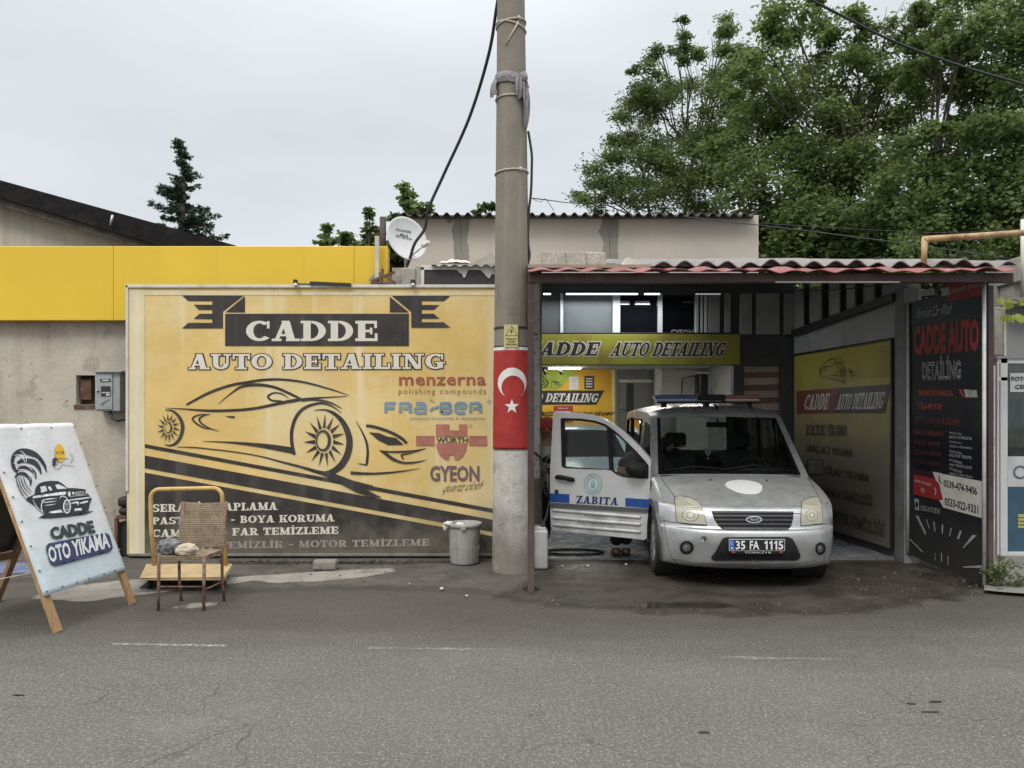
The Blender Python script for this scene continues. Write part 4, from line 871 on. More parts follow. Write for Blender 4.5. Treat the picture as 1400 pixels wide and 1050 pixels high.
# danger plate
dp = thing('warning_plate', 'small yellow electric danger plate strapped to the concrete pole above the flag', 'warning sign', pole_pt(0.1, 2.4))
Yp = 7.795
M_WY = mat('plate_yellow', (0.56, 0.49, 0.2), 0.5, var=0.1, vscale=10, dirt=((0.35, 0.3, 0.16), 14, 0.55, 0.7, 0.5))
b = MB(); pr(b, Yp, Yp + .01, 689, 708.5, 444, 475, .004); obj('plate', b, M_WY, dp)
a = Art(front(Yp), .001); a.tf = FZ
a.poly([(188, 118), (146, 188), (230, 188)], 0); a.poly([(188, 126), (153, 184), (223, 184)], 1); a.poly([(190, 140), (176, 163), (187, 163), (180, 182), (200, 156), (189, 156), (196, 140)], 0)
a.sans('DİKKAT!', (150, 213), (226, 213), (150, 199), 0, .03); a.sans('ÖLÜM', (163, 231), (212, 231), (163, 217), 0, .03); a.sans('TEHLİKESİ', (148, 248), (228, 248), (148, 235), 0, .03); a.build('danger_lettering', [M_DARKM, M_WY], dp)
b = MB()
for py in (447, 473.5): z = W(0, py, 7.8).z; b.grid(ring_rows(z - .012, z + .012, 1, 0, 2 * math.pi, 32, .004))
obj('strap', b, M_DARKM, dp)
# ropes and rag up the pole
M_ROPE = mat('pale_rope', (0.48, 0.43, 0.36), 0.9, var=0.25, vscale=60)
def rope(name, label, loops, tail=None):
    b = MB()
    for z, tilt in loops: b.tube([pole_pt(2 * math.pi * i / 36, z + tilt * math.sin(2 * math.pi * i / 36), .007) for i in range(36)], .0085, 6, closed=True)
    for t_3 in (tail or []): b.tube([pole_pt(x, z, o) for x, z, o in t_3], .0085, 6)
    b.blob(pole_pt(.55, loops[0][0] + loops[0][1] * .5, .012), .02, 2, .3)
    single(name, b, M_ROPE, label, 'rope')
zz = lambda py: W(0, py, 7.86).z
rope('tied_rope', 'pale rope tied twice round the concrete pole near the top of the picture', [(zz(26), .03), (zz(30), -.04)], [[(.5, zz(29), .015), (.1, zz(45), .008), (-.35, zz(61), .006)]])
rope('tied_rope', 'thin pale cord tied round the concrete pole just under the grey rag', [(zz(130), 0)])
rope('tied_rope', 'pale knotted cord round the concrete pole midway between rag and roof', [(zz(232), .01)])
rg = thing('grey_rag', 'dull grey rag knotted round the upper concrete pole with hanging ends', 'rag', pole_pt(.4, zz(110), .02))
M_RAG = mat('grey_rag_cloth', (0.25, 0.23, 0.235), 0.95, var=0.25, vscale=16, bump=(40, .5))
b = MB(); rows = []
for j in range(7):
    rows.append([pole_pt(2 * math.pi * i / 64, zz(108 - 8 * (j - 3) / 3 * .9) + .035 * math.sin(2 * math.pi * i / 64 + 2.6), .014 + .014 * (1 - abs(j - 3) / 3) + .012 * noise.noise(Vector((i * .5, j * .9, 3)))) for i in range(65)])
b.grid(rows[::-1]); obj('band', b, M_RAG, rg)
b = MB()
for (a0, pts, wd) in ((.9, [(108, .03), (125, .045), (145, .04), (162, .03), (175, .02)], [.09, .11, .09, .07, .02]), (.45, [(106, .03), (118, .05), (130, .035), (138, .02)], [.06, .09, .07, .02]), (-1.15, [(104, .02), (115, .06), (129, .05)], [.04, .1, .12])):
    rows = []
    for (py, o), w_ in zip(pts, wd):
        rows.append([pole_pt(a0 + w_ / .18 * (i / 8 - .5), zz(py), o + .02 * math.sin(i * 1.6 + py * .05)) for i in range(9)])
    b.grid(rows)
b.blob(pole_pt(.75, zz(105), .035), (.05, .04, .05), 2, .4)
o_ = obj('hanging_end', b, M_RAG, rg); o_.modifiers.new('t', 'SOLIDIFY').thickness = .006; o_.modifiers.new('s', 'SUBSURF').levels = 1

# ================================================================ CARPORT
M_OXB = mat('oxblood_steel', (0.056, 0.026, 0.023), 0.5, var=0.2, vscale=7, dirt=((0.12, 0.09, 0.075), 7, 0.56, 0.75, 0.5), low=((0.13, 0.11, 0.09), 0.2, 0.9, 0.6))
M_PINK = mat('pink_tile_sheet', (0.27, 0.10, 0.095), 0.8, spec=.2, var=0.25, vscale=5, dirt=[((0.14, 0.075, 0.065), 6, 0.46, 0.64, 0.8), ((.46, .33, .31), 12, .55, .68, .7)])
M_CEM = mat('grey_cement_sheet', (0.24, 0.225, 0.21), 0.9, var=0.2, vscale=4, dirt=((0.08, 0.075, 0.065), 4, 0.48, 0.66, 0.8))
cp = thing('carport', 'open carport of oxblood steel with a wavy pink edged roof', 'carport', (2.3, 9, 0))
YR = 7.02
z_b0, z_b1 = W(0, 386, YR).z, W(0, 373, YR).z
b = MB(); b.rbox((W(722, 0, YR).x, YR, z_b0), (W(1386, 0, YR).x, YR + .07, z_b1), .004); b.box((W(1060, 0, YR).x, YR - .004, W(0, 386.5, YR).z), (W(1230, 0, YR).x, YR + .02, W(0, 384.6, YR).z), 1); obj('front_beam', b, [M_OXB, M_WFR], cp)
b = MB(); b.rbox((W(721.5, 0, 7.03).x, 7.03, 0), (W(730.5, 0, 7.03).x, 7.03 + .06, z_b0 + .005), .005); obj('post', b, M_OXB, cp)
pX = W(1352, 0, 7.14).x
b = MB(); b.rbox((W(1350, 0, 7.24).x, 7.24, 0.0), (W(1359, 0, 7.24).x, 7.28, z_b0 + .01), .005); obj('post', b, M_OXB, cp)
b = corrugated(W(723, 0, 6.9).x, W(1398, 0, 6.9).x, 6.9, W(0, 370.0, 6.9).z, 7.5, 3.045, .25, .012, .006, 14, .03, 3, True); obj('tile_sheet', b, M_PINK, cp)
b = corrugated(W(893, 0, 7.3).x, W(1392, 0, 7.3).x, 7.32, W(0, 361, 7.32).z, 11.5, 3.9, .205, .026, .01, 12, .04, 2, True); obj('roof_sheet', b, M_CEM, cp)
b = MB(); b.box((W(723, 0, 7.4).x, 7.45, W(0, 366, 7.45).z), (W(897, 0, 7.4).x, 11.45, W(0, 366, 7.45).z + .03)); 
b.transform(Matrix.Translation((0, 7.45, 3.02)) @ Matrix.Rotation(rad(10), 4, 'X') @ Matrix.Translation((0, -7.45, -3.02))); obj('roof_board', b, mat('weathered_ply', (0.36, 0.31, 0.24), 0.9, var=0.2, vscale=8, dirt=((0.12, .1, .08), 4, .5, .7, .5)), cp)
b = MB()
for x in np.linspace(.45, 4.3, 6): b.beam((x, 7.1, 2.9), (x - .02 * 0, 11.15, 3.62), .05, .07)
for Y_ in (8.2, 9.4, 10.5): z_ = 2.93 + (Y_ - 7.1) * .18; b.beam((.3, Y_, z_ + .05), (4.3, Y_, z_ + .05), .05, .05)
obj('rafters', b, mat('dark_steel', (0.03, 0.027, 0.025), 0.6, var=.3, vscale=8), cp)
b = MB(); b.tube([W(1263, 366, 7.4), W(1264, 325, 7.4)], .028, 8); b.tube([W(1262, 327, 7.4), W(1330, 323, 7.4), W(1402, 318, 7.4)], .03, 8); b.tube([W(1263, 328, 7.4), W(1269, 327.4, 7.4)], .034, 8)
single('rusty_pipe', b, mat('rusty_yellow', (0.42, 0.28, 0.14), 0.7, var=.3, vscale=9, dirt=[((0.2, 0.09, 0.04), 8, .48, .62, .9), ((.55, .5, .42), 5, .58, .7, .7)]), 'rusty yellow pipe rail bent over the carport roof at the right', 'pipe')
single('white_pole', MB().tube([W(1399.5, 405, 7.9), W(1399.5, 300, 7.9)], .028, 10), M_WFR, 'white upright pole at the far right edge above the roof', 'pole')
for k, (c0, c1) in enumerate(((741, 772), (772.5, 799), (799.5, 825))):
    b = MB(); Y_ = 7.62 + .03 * k
    b.rbox(W(c0, 363, Y_), W(c1, 350 - (k == 0), Y_ + .2), .012); b.v = [p + Vector((rnd.uniform(-.004, .004), 0, rnd.uniform(-.005, .005))) for p in b.v]
    single('concrete_block', b, mat('aggregate_block', (0.42, 0.38, 0.33), .95, var=.2, vscale=14, bump=[(60, .7)], speck=(90, (.15, .13, .11), .45, .8)), ['pitted concrete block on the carport roof, nearest the pole', 'pitted concrete block in the middle of three on the carport roof', 'pitted concrete block on the carport roof, farthest from the pole'][k], 'block', 'concrete blocks on the carport roof')
single('broken_tile', MB().prism([W(851, 362, 7.7), W(859, 351, 7.7), W(876, 359, 7.7), W(875, 362, 7.7)], (0, .25, .02)), M_TARP, 'broken white tile propped beside the blocks on the carport roof', 'tile')
single('rope_bundle', MB().tube([G(728, 806) + Vector(((.05 + .05 * abs(noise.noise(Vector((k * .21, 1, 0))))) * math.cos(k * .6) + .05 * noise.noise(Vector((k * .13, 4, 0))) - .02, (.05 + .06 * abs(noise.noise(Vector((k * .17, 9, 0))))) * math.sin(k * .6), .008 + .012 * abs(noise.noise(Vector((k * .3, 2, 5)))))) for k in range(52)], .0045, 5), mat('black_wire', (.02, .02, .02), .7), 'coil of black wire round the foot of the oxblood post', 'wire')

# wall of the bay, on the right
WA = 0.076
def wx(Y): return 4.967 - WA * Y
PW = Plane((wx(8), 8, 0), (-1, -WA, 0)); nW = PW.n; dW = Vector((-WA, 1, 0)).normalized()
M_GRW = mat('grey_bay_wall', (0.36, 0.365, 0.36), .85, var=.15, vscale=1.6, bump=(16, .3), dirt=[((.14, .14, .135), 1.8, .5, .7, .6), ((.35, .35, .34), 3, .6, .68, .6)], low=((.08, .075, .065), .1, .9, .7))
M_DKW = mat('charcoal_wall', (0.062, 0.066, 0.07), .7, var=.2, vscale=2, dirt=((.12, .12, .115), 4, .58, .7, .5))
bw = thing('car_wash_building', 'dim car wash bay with charcoal back wall and a lit inner room', 'building', (2.3, 11.2, 0))
def wall_pt(Y, z, off=0.0): return Vector((wx(Y), Y, z)) + nW * off
b = MB(); b.prism([wall_pt(8.4, 0), wall_pt(15.7, 0), wall_pt(15.7, 3.9), wall_pt(8.4, 3.15)], -nW * .15); rwall = obj('side_wall', b, M_GRW, bw)
b = MB(); b.box((wx(8.4) - .06, 8.36, 0), (wx(8.4) + .1, 8.56, 3.0)); obj('corner_post', b, mat('grey_post', (.2, .2, .195), .8, var=.2, vscale=5, dirt=((.07, .065, .06), 4, .5, .7, .7)), bw)
b = MB(); b.beam(wall_pt(8.55, 2.93, .05), wall_pt(11.1, 2.78, .05), .08, .09)
obj('wall_beam', b, M_DARKM, bw)
for i, Y_ in enumerate((8.95, 9.35, 9.75, 10.2, 10.75)): obj('stud', MB().beam(wall_pt(Y_, 2.87, .03), wall_pt(Y_, 3.45, .03), .05, .06 + .03 * (i % 2), up=(1, 0, 0)), M_DARKM, bw)
YK = 11.2; qk = xz(YK)
def rect(px0, px1, py0, py1, q_=qk): a_, d_ = q_(px0, py0); c_, e_ = q_(px1, py1); return [(a_, e_), (c_, e_), (c_, d_), (a_, d_)]
(xa_, zt_), (xb_, _) = qk(741, 499), qk(1003, 499)
b = MB(); b.slab_holes([(.2, 0.0), (xa_, 0.0), (xa_, zt_), (xb_, zt_), (xb_, 0.0), (wx(YK) - .003, 0.0), (wx(YK) - .003, 3.6), (.2, 3.6)], [rect(1017, 1067, 501, 640), rect(766, 953, 403, 455)], lambda p: (p[0], YK, p[1]), (0, .15, 0))
obj('back_wall', b, M_DKW, bw)
M_PVC = mat('white_upvc', (.55, .56, .56), .4, var=.05, vscale=5, dirt=((.3, .3, .28), 5, .6, .75, .5))
for a_, c_ in ((838, 848), (900, 906), (951, 955), (958, 961), (963, 967)): obj('clerestory_mullion', pr(MB(), YK - .02, YK + .1, a_, c_, 401, 457, .004), M_PVC, bw)
win = obj('clerestory_mullion', pr(MB(), YK - .02, YK + .1, 766, 770, 401, 457, .004), M_PVC, bw)
b = MB(); pr(b, YK + .05, YK + .06, 769, 839, 402, 456, .001); obj('pane', b, mat('frosted_pane', (.12, .132, .136), .35, var=.08, vscale=2), win)
b = MB(); pr(b, YK + .05, YK + .06, 847, 901, 402, 456, .001); obj('pane', b, mat('black_pane', (.006, .007, .009), .06), win)
b = MB(); pr(b, YK + .05, YK + .06, 905, 953, 402, 456, .001); gp = obj('pane', b, _mats['black_pane'], win)
a = Art(front(YK + .05), .002); a.sans('GYEON', (917, 459), (948, 459), (917, 450.5), 0, .03); a.build('pane_lettering', [mat('pane_grey', (.3, .3, .3), .5)], win)
for a_, c_ in ((969, 984), (991, 999), (1012, 1028), (1034, 1066), (1072, 1088)): obj('wall_panel', pr(MB(), YK - .03, YK - .004, a_, c_, 401, 457, .003), M_GRW, bw)
# hanging fascia sign over the inner door
fs = thing('fascia_sign', 'long olive yellow lettered sign across the dim bay over the inner doorway', 'sign', W(870, 498, YK - .1))
M_OLV = mat('sign_olive', (.25, .235, .035), .5, spec=.3, var=.12, vscale=2, dirt=[((.17, .10, .03), 1.5, .5, .66, .8), ((.21, .23, .035), 2.2, .5, .7, .6)]); M_SBK = mat('sign_black', (.02, .017, .016), .5); M_SLT = mat('sign_light', (.5, .47, .38), .55, var=.1, vscale=3)
b = MB(); pr(b, YK - .1, YK - .03, 716, 1012, 457, 498.5, .004); obj('panel', b, M_OLV, fs)
PF = front(YK - .1); a = Art(PF, .002)
for gk, mi in ((.075, 1), (0, 0)):
    a.slab('CADDE', (717, 486), (816, 486.3), (717, 467.5), mi, gk, .05, .06); a.slab('AUTO DETAILING', (834, 487), (988, 487), (834, 468), mi, gk, .05, .045)
a.build('lettering', [M_SBK, M_SLT], fs)
b = MB(); pr(b, YK - .09, YK - .04, 716, 1012, 454.5, 456.5, .003); obj('top_strip', b, M_DARKM, fs)
# poster in the side window of the back wall
ps = thing('window_poster', 'faded brown and white striped poster in the window beside the inner doorway', 'poster', W(1042, 580, YK + .06))
b = MB(); pr(b, YK + .06, YK + .07, 1016, 1068, 500, 641, .001); obj('sheet', b, mat('poster_pale', (.45, .36, .3), .6, var=.15, vscale=4), ps)
a = Art(front(YK + .06), .002)
for k in range(6):
    y_ = 512 + 17.5 * k; a.poly([(1016, y_ - 3), (1068, y_ - 4), (1068, y_ + 4), (1016, y_ + 5)], 0)
    a.sans(['YIKAMA CİLA', 'DETAYLI TEMİZLİK', 'MOTOR YIKAMA', 'FAR PARLATMA', 'İÇ TEMİZLİK', 'BOYA KORUMA'][k], (1021, y_ + 14), (1060, y_ + 13), (1021, y_ + 7), 1, .02)
a.build('poster_print', [mat('poster_brown', (.2, .115, .085), .6, var=.2, vscale=6), mat('poster_white', (.62, .58, .54), .6)], ps)
# lamps
def lamp_light(name, p, sx_, sy_, watts, parent):
    d = bpy.data.lights.new(name, 'AREA'); d.shape = 'RECTANGLE'; d.size = sx_; d.size_y = sy_; d.energy = watts; d.color = (.92, .97, 1.0)
    o = bpy.data.objects.new(name, d); COL.objects.link(o); o.parent = parent; o.location = mw(parent).inverted() @ p; return o
M_TUBE = mat('lit_tube', (.9, .95, 1), .4, emit=((.86, .95, 1.0), 3.0))
for k, (a_, c_, lab) in enumerate(((743, 753, 'short lit tube lamp under the carport roof, nearest the post'), (774, 872, 'long lit fluorescent tube lamp under the carport roof'), (881, 902, 'short lit tube lamp right of the long fluorescent one'), (951, 985, 'dim thin tube lamp near the wall studs'))):
    t = thing('tube_lamp', lab, 'lamp', W((a_ + c_) / 2, 401, 10.85), group='tube lamps under the carport roof')
    b = MB(); b.tube([W(a_, 402, 10.85), W(c_, 402, 10.85)], .011 if k < 3 else .008, 10); obj('tube', b, M_TUBE if k < 3 else mat('dim_tube', (.6, .62, .64), .4, emit=((.86, .95, 1), .35)), t)
    b = MB(); b.beam(W(a_ - 1, 399.2, 10.85), W(c_ + 1, 399.2, 10.85), .05, .025); b.beam(W((a_ + c_) / 2, 399, 10.85), W((a_ + c_) / 2, 375, 10.85), .01, .01); obj('batten', b, M_DARKM, t)
    if k < 3: lamp_light('tube_light', W((a_ + c_) / 2, 405, 10.85), (c_ - a_) * 10.85 / F, .04, (3, 15, 5)[k], t)
# walls of the inner room
M_IN = mat('inner_white_wall', (.58, .57, .54), .85, var=.14, vscale=1.4, dirt=((.2, .19, .17), 2.5, .55, .72, .6))
b = MB(); b.box((.1, 8.72, 0), (.2, 15.7, 3.5)); obj('left_wall', b, M_IN, bw)
YI = 15.6
b = MB(); b.box((.2, YI, 0), (wx(YI) - .003, YI + .12, 2.62)); obj('inner_back_wall', b, M_IN, bw)
b = MB(); b.box((.2, YK + .151, 2.5), (wx(YI) - .003, YI - .003, 2.56)); obj('inner_ceiling', b, M_IN, bw)
b = MB(); b.rbox((W(729, 0, 8.6).x, 8.6, 0.9), (W(738.5, 0, 8.6).x, 8.72, 3.1), .008); b.rbox((W(728, 0, 8.58).x, 8.59, 0), (W(739, 0, 8.58).x, 8.73, .9), .008, 1); obj('entrance_column', b, [mat('column_grey', (.36, .35, .33), .8, var=.15, vscale=5, speck=(25, (.1, .09, .08), .7, .7)), mat('column_brown', (.13, .095, .07), .85, var=.3, vscale=8)], bw)
b = MB(); b.box((.35, 8.55, 0.0), (wx(8.55) - .06, 8.58, .022)); obj('threshold', b, mat('worn_steel', (.3, .29, .28), .4, .6, var=.3, vscale=12), bw)
b = MB(); pr(b, YI - .06, YI - .003, 846, 893, 560, 505, .004); pr(b, YI - .07, YI - .003, 846, 893, 523, 519, .003, 1); pr(b, YI - .08, YI - .003, 857, 866, 600, 524, .003, 2); pr(b, YI - .06, YI - .061 + .05, 846, 893, 690, 561, .003); obj('roller_door', b, [mat('door_grey', (.16, .165, .16), .5, var=.1, vscale=4), M_WFR, M_DARKM], bw)
b = MB(); pr(b, YI - .5, YI - .4, 896, 905, 690, 498, .003); obj('inner_post', b, M_IN, bw)
M_CL = mat('ceiling_lamp_lit', (.9, .9, .85), .4, emit=((1.0, .96, .86), 32.0))
for k, (x, Y_) in enumerate(((.9, 12.2), (1.0, 14.6), (2.2, 12.4), (3.1, 13.0))):
    t = thing('ceiling_lamp', ['lit ceiling lamp in the inner room above the light blue car', 'lit ceiling lamp in front of the lit yellow sign', 'lit ceiling lamp in the inner room above the van roof', 'lit ceiling lamp in the inner room behind the window poster'][k], 'lamp', (x, Y_, 2.5), group='ceiling lamps of the inner room')
    b = MB(); b.box((x - .3, Y_ - .08, 2.462), (x + .3, Y_ + .08, 2.485)); obj('diffuser', b, M_CL, t)
    b = MB(); b.box((x - .32, Y_ - .1, 2.4855), (x + .32, Y_ + .1, 2.4995)); obj('frame', b, M_WFR, t)
# lit yellow sign on the inner wall
ly = thing('lit_wall_sign', 'bright yellow and lime poster sign on the inner room wall behind the open van door', 'sign', W(790, 588, 15.5))
YS = 15.5
b = MB(); pr(b, YS, YS + .04, 640, 839.5, 500.5, 590, .003); pr(b, YS - .006, YS + .044, 837, 841, 500, 591, .003, 1); pr(b, YS - .006, YS + .044, 640, 841, 499, 502, .003, 1); obj('panel', b, [mat('sign_yellow', (.80, .46, .03), .5, var=.05, vscale=3), mat('sign_edge', (.75, .68, .3), .5)], ly)
LSM = [mat('sign_lime', (.42, .55, .03), .5), mat('sign_orange', (.55, .2, .02), .5), M_SBK, mat('sign_white', (.75, .75, .73), .5), mat('sign_crimson', (.35, .03, .03), .5), mat('sign_grey', (.4, .4, .4), .5)]
a = Art(front(YS), .002); a.poly([(640, 502), (792, 502), (776, 520), (763, 533), (640, 533)], 0)
for i in range(16):
    for j in range(12):
        x = 786 + i * 3.4 + (j % 2) * 1.7; y = 504 + j * 2.9; r_ = .25 + .9 * max(0, (i - 2 - j * .2)) / 14
        if x < 835 and r_ > .3: a.disc(x, y, r_, r_, 1, 6)
a.cut('backdrop_print', LSM, ly); a.poly([(640, 534), (826, 534), (815, 553), (640, 553)], 2); a.slab('AUTO DETAILING', (704, 549.5), (816, 550), (704, 537.5), 3, 0, .04, .03)
a.sans('ARAÇ İÇ TEMİZLİĞİ & KOLTUK YIKAMA', (690, 570), (833, 569.5), (690, 561.5), 2, .02, .1); a.poly([(757, 555), (783, 555), (783, 577), (757, 577)], 4); a.sans('FİYAT', (763, 559), (777, 559), (763, 557), 3, .02); a.sans('menzerna', (759, 568), (781, 568), (759, 562), 3, .03)
a.cut('title_lettering', LSM, ly); a.poly([(778, 515), (791, 515), (791, 532.5), (778, 532.5)], 3); a.poly([(799, 514), (812, 514), (812, 532), (799, 532)], 2)
for k in range(4): a.poly([(801, 517 + 3.6 * k), (810, 517 + 3.6 * k), (810, 518.6 + 3.6 * k), (801, 518.6 + 3.6 * k)], 3); a.poly([(780, 519 + 3 * k), (788, 519 + 3 * k), (788, 519.5 + 3 * k), (780, 519.5 + 3 * k)], 5)
a.cut('pinned_note', LSM, ly); a.tf = lambda x, y: (690 + x / 16.5, 507 + y / 22); sports_car(a, 2)
a.cut('car_drawing', LSM, ly)
b = MB(); b.tube([W(738, 503, 14.6), W(775, 501, 14.6)], .02, 8); obj_t = thing('track_spotlight', 'black spotlight clamped above the lit yellow sign', 'lamp', W(765, 503, 14.6)); obj('track', b, M_DARKM, obj_t)
for x in (743, 765): obj('lamp_head', MB().tube([W(x, 502, 14.6), W(x, 506, 14.6), W(x + 3, 511, 14.55)], [.015, .03, .035], 10), M_DARKM, obj_t)
# shelf and drinks machine seen over the van roof
t = thing('water_dispenser', 'black water dispenser standing on the counter over the van roof', 'dispenser', W(966, 540, 15.1))
b = MB(); pr(b, 15.0, 15.4, 956, 975, 541, 510, .03); obj('tank', b, mat('black_plastic', (.015, .015, .017), .35, var=.2, vscale=7), t); b = MB(); pr(b, 14.96, 15.4, 954, 977, 511, 508, .01); obj('lid', b, M_WFR, t)
b = MB(); b.tube([W(932, 538, 15.0), W(933, 518, 15.0), W(945, 514, 15.0), W(952, 515, 15.0), W(955, 528, 15.0)], .012, 6); single('bent_lamp_arm', b, M_DARKM, 'thin black bent arm beside the black dispenser', 'arm')
ct = thing('counter', 'pale counter along the inner wall over the van roof', 'counter', W(950, 600, 15.2))
b = MB(); pr(b, 14.9, 15.55, 925, 1003, 545, 541, .005); obj('top', b, M_WFR, ct); b = MB(); pr(b, 14.95, 15.55, 926, 1002, 640, 545.5, .005); obj('cabinet', b, M_IN, ct)
for k in range(11):
    x = 932 + k * 6.2; h = rnd.uniform(3, 7); r_ = rnd.uniform(.014, .026); c_ = [(.5, .5, .48), (.05, .08, .4), (.35, .1, .06), (.45, .42, .3)][[0, 3, 0, 2, 0, 3, 0, 0, 1, 0, 3][k]]
    if 953 < x < 978: continue
    p = W(x, 541, 15.05); z1 = W(x, 541 - h, 15.05).z
    single('bottle', MB().lathe([(.001, 0), (r_, 0), (r_, (z1 - p.z) * .7), (r_ * .4, (z1 - p.z) * .85), (r_ * .4, z1 - p.z), (.001, z1 - p.z)], p, 10), mat('bottle_%d' % k, c_, .35), 'small detailing bottle on the pale counter over the van roof', 'bottle', 'bottles on the counter', origin=p)

# ================================================================ BOARD SIGNS OF THE BAY
ws = thing('wall_sign', 'large dim yellow lettered sign on the right wall of the bay beside the van', 'sign', wall_pt(9.9, .1))
M_WY2 = mat('wall_sign_yellow', (.40, .33, .07), .5, spec=.3, var=.1, vscale=1, dirt=[((.36, .37, .08), 1.0, .45, .7, .6)], low=((.205, .185, .155), 1.0, 2.25, .95))  # yellow turns greyer towards the bottom of the sign
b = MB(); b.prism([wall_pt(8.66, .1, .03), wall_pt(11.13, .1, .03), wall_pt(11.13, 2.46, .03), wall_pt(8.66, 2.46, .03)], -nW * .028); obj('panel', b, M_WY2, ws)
b = MB()
for A_, B_ in (((8.65, .09), (8.65, 2.47)), ((8.65, 2.47), (11.14, 2.47)), ((8.65, .09), (11.14, .09))): b.beam(wall_pt(*A_, .03), wall_pt(*B_, .03), .03, .03)
obj('frame', b, M_DARKM, ws)
PW3 = Plane(wall_pt(9, 1, .03), nW)
Z8 = lambda x, y: (1060 + x / 3.5, 460 + y / 3.5)
WSM = [mat('wall_sign_black', (.03, .03, .03), .5), mat('wall_sign_white', (.5, .48, .44), .55, dirt=((.3, .28, .25), 6, .5, .7, .5)), mat('wall_sign_maroon', (.16, .05, .035), .5), mat('wall_sign_ink', (.095, .082, .055), .55, var=.3, vscale=7), mat('wall_sign_dot', (.3, .2, .05), .55)]
a = Art(PW3, .002)
a.tf = lambda x, y: Z8(205 + (x - 40) * .14, 92 + y * .26 - (x - 40) * .012); sports_car(a, 0); a.brush([(150, 400, 6), (700, 480, 16), (1000, 560, 22)], 0, 2)
a.tf = Z8; a.cut('car_drawing', WSM, ws); a.poly([(104, 262), (300, 246), (288, 366), (106, 370)], 2); a.poly([(300, 246), (558, 228), (525, 366), (288, 366)], 0)
a.slab('CADDE', (138, 351), (252, 349), (146, 279), 1, 0, .04, .06); a.slab('AUTO DETAILING', (294, 350), (512, 346), (300, 277), 1, 0, .03, .05)
a.cut('title_band', WSM, ws)
for (s_, bl, br, tl) in (('KOLTUK YIKAMA', (150, 474), (345, 479), (150, 421)), ('ARAÇ ALT YIKAMA', (150, 556), (373, 588), (150, 514)), ('İÇ DIŞ CİLALI YIKAMA', (150, 650), (452, 710), (150, 594)), ('KUMAŞ BAKIM & TAMİZLİĞİ', (140, 746), (466, 824), (140, 690)), ('KALORİFER PETEK TEMİZLİĞİ', (140, 845), (528, 960), (140, 780))):
    a.sans(s_, bl, br, tl, 3, .022); a.cut('service_line', WSM, ws)
for i in range(12):
    for j in range(9):
        r_ = .6 * (i / 12); a.disc(470 + i * 8, 60 - i * 1.0 + j * 17, 1.2 + r_ * 3, 2 + r_ * 5, 4, 6)
a.cut('dot_pattern', WSM, ws)

pb = thing('side_board', 'tall black and red lettered board at the right front corner of the carport', 'sign', (4.4, 7.7, 0))
A0 = Vector((W(1345, 0, 7.2).x, 7.2, 0)); B0 = Vector((W(1243, 0, 8.34).x, 8.34, 0)); dB = (B0 - A0).normalized(); nB = Vector((-dB.y, dB.x, 0)); nB = nB if nB.dot(CAM - A0) > 0 else -nB
PBd = Plane(A0, nB)
M_BB = mat('board_black', (.008, .009, .014), .4, spec=.18, var=.2, vscale=2, dirt=((.04, .04, .042), 1.4, .5, .75, .5), low=((.05, .048, .044), .1, 1.2, .75))
zA = W(0, 803, 7.2).z; zB = .06; zT = W(0, 385, 7.2).z
b = MB(); b.prism([A0 + Vector((0, 0, max(zA, .015))), B0 + Vector((0, 0, .1)), B0 + Vector((0, 0, zT - .04)), A0 + Vector((0, 0, zT))], -nB * .05); obj('panel', b, M_BB, pb)
b = MB(); b.tube([A0 + nB * .01 + Vector((0, -.02, .01)), A0 + nB * .01 + Vector((0, -.02, zT + .03))], .017, 8); b.tube([B0 + nB * .015 + Vector((0, 0, .12)), B0 + nB * .03 + Vector((0.015, 0, 1.0)), B0 + nB * .015 + Vector((0, 0, zT - .05))], .017, 8); obj('edge_tube', b, mat('dirty_white_tube', (.5, .5, .48), .5, var=.1, vscale=9, dirt=((.2, .19, .17), 7, .55, .7, .6)), pb)
D1 = lambda x, y: (1230 + x / 4.565, 370 + y / 4.565); D2 = lambda x, y: (1230 + x / 4.376, 590 + y / 4.375)
BPM = [mat('board_red', (.24, .022, .022), .5, spec=.3, var=.25, vscale=4), mat('board_white', (.36, .36, .355), .5), mat('board_silver', (.3, .3, .31), .45, var=.35, vscale=11), mat('board_ink', (.02, .02, .024), .4), mat('board_brightred', (.33, .045, .03), .5), mat('board_dullred', (.13, .025, .03), .5), mat('board_cream', (.52, .5, .45), .5), mat('board_signalred', (.26, .025, .025), .5, spec=.3)]
a = Art(PBd, .002, tf=D1)
a.poly([(285, 85), (523, 50), (523, 152), (302, 192)], 0); a.poly([(256, 112), (308, 103), (316, 150), (264, 160)], 1); a.poly([(95, 140), (213, 104), (222, 150), (130, 162)], 2)
a.sans('ARACINIZI ŞIMARTIN', (320, 150), (521, 108), (318, 114), 1, .0); a.sans('Premium Car Wash', (95, 302), (315, 270), (92, 238), 1, -.005, .12)
a.cut('top_banner', BPM, pb); a.sans('CADDE AUTO', (90, 532), (498, 505), (90, 345), 0, .05); a.sans('DETAİLİNG', (142, 686), (383, 682), (142, 536), 1, .03); a.sans('DETAİLİNG', (143, 685), (382, 681), (143, 538), 3, -.012)
a.cut('title_lettering', BPM, pb); a.poly([(370, 742), (386, 741), (406, 790), (394, 788)], 4); a.poly([(402, 741), (482, 746), (488, 792), (412, 790)], 2)
a.sans('SERAMİK-BOYA-PASTA-', (118, 780), (340, 786), (118, 734), 4, .02); a.sans('CİLA-MOTOR', (118, 862), (268, 868), (118, 816), 4, .02); a.sans('DETAYLI BOYA KORUMA', (95, 950), (378, 966), (95, 912), 5, .0); a.sans('DERİ KAPLAMA', (95, 1020), (278, 1032), (95, 980), 5, .0)
a.cut('service_lettering', BPM, pb)
a.tf = D2
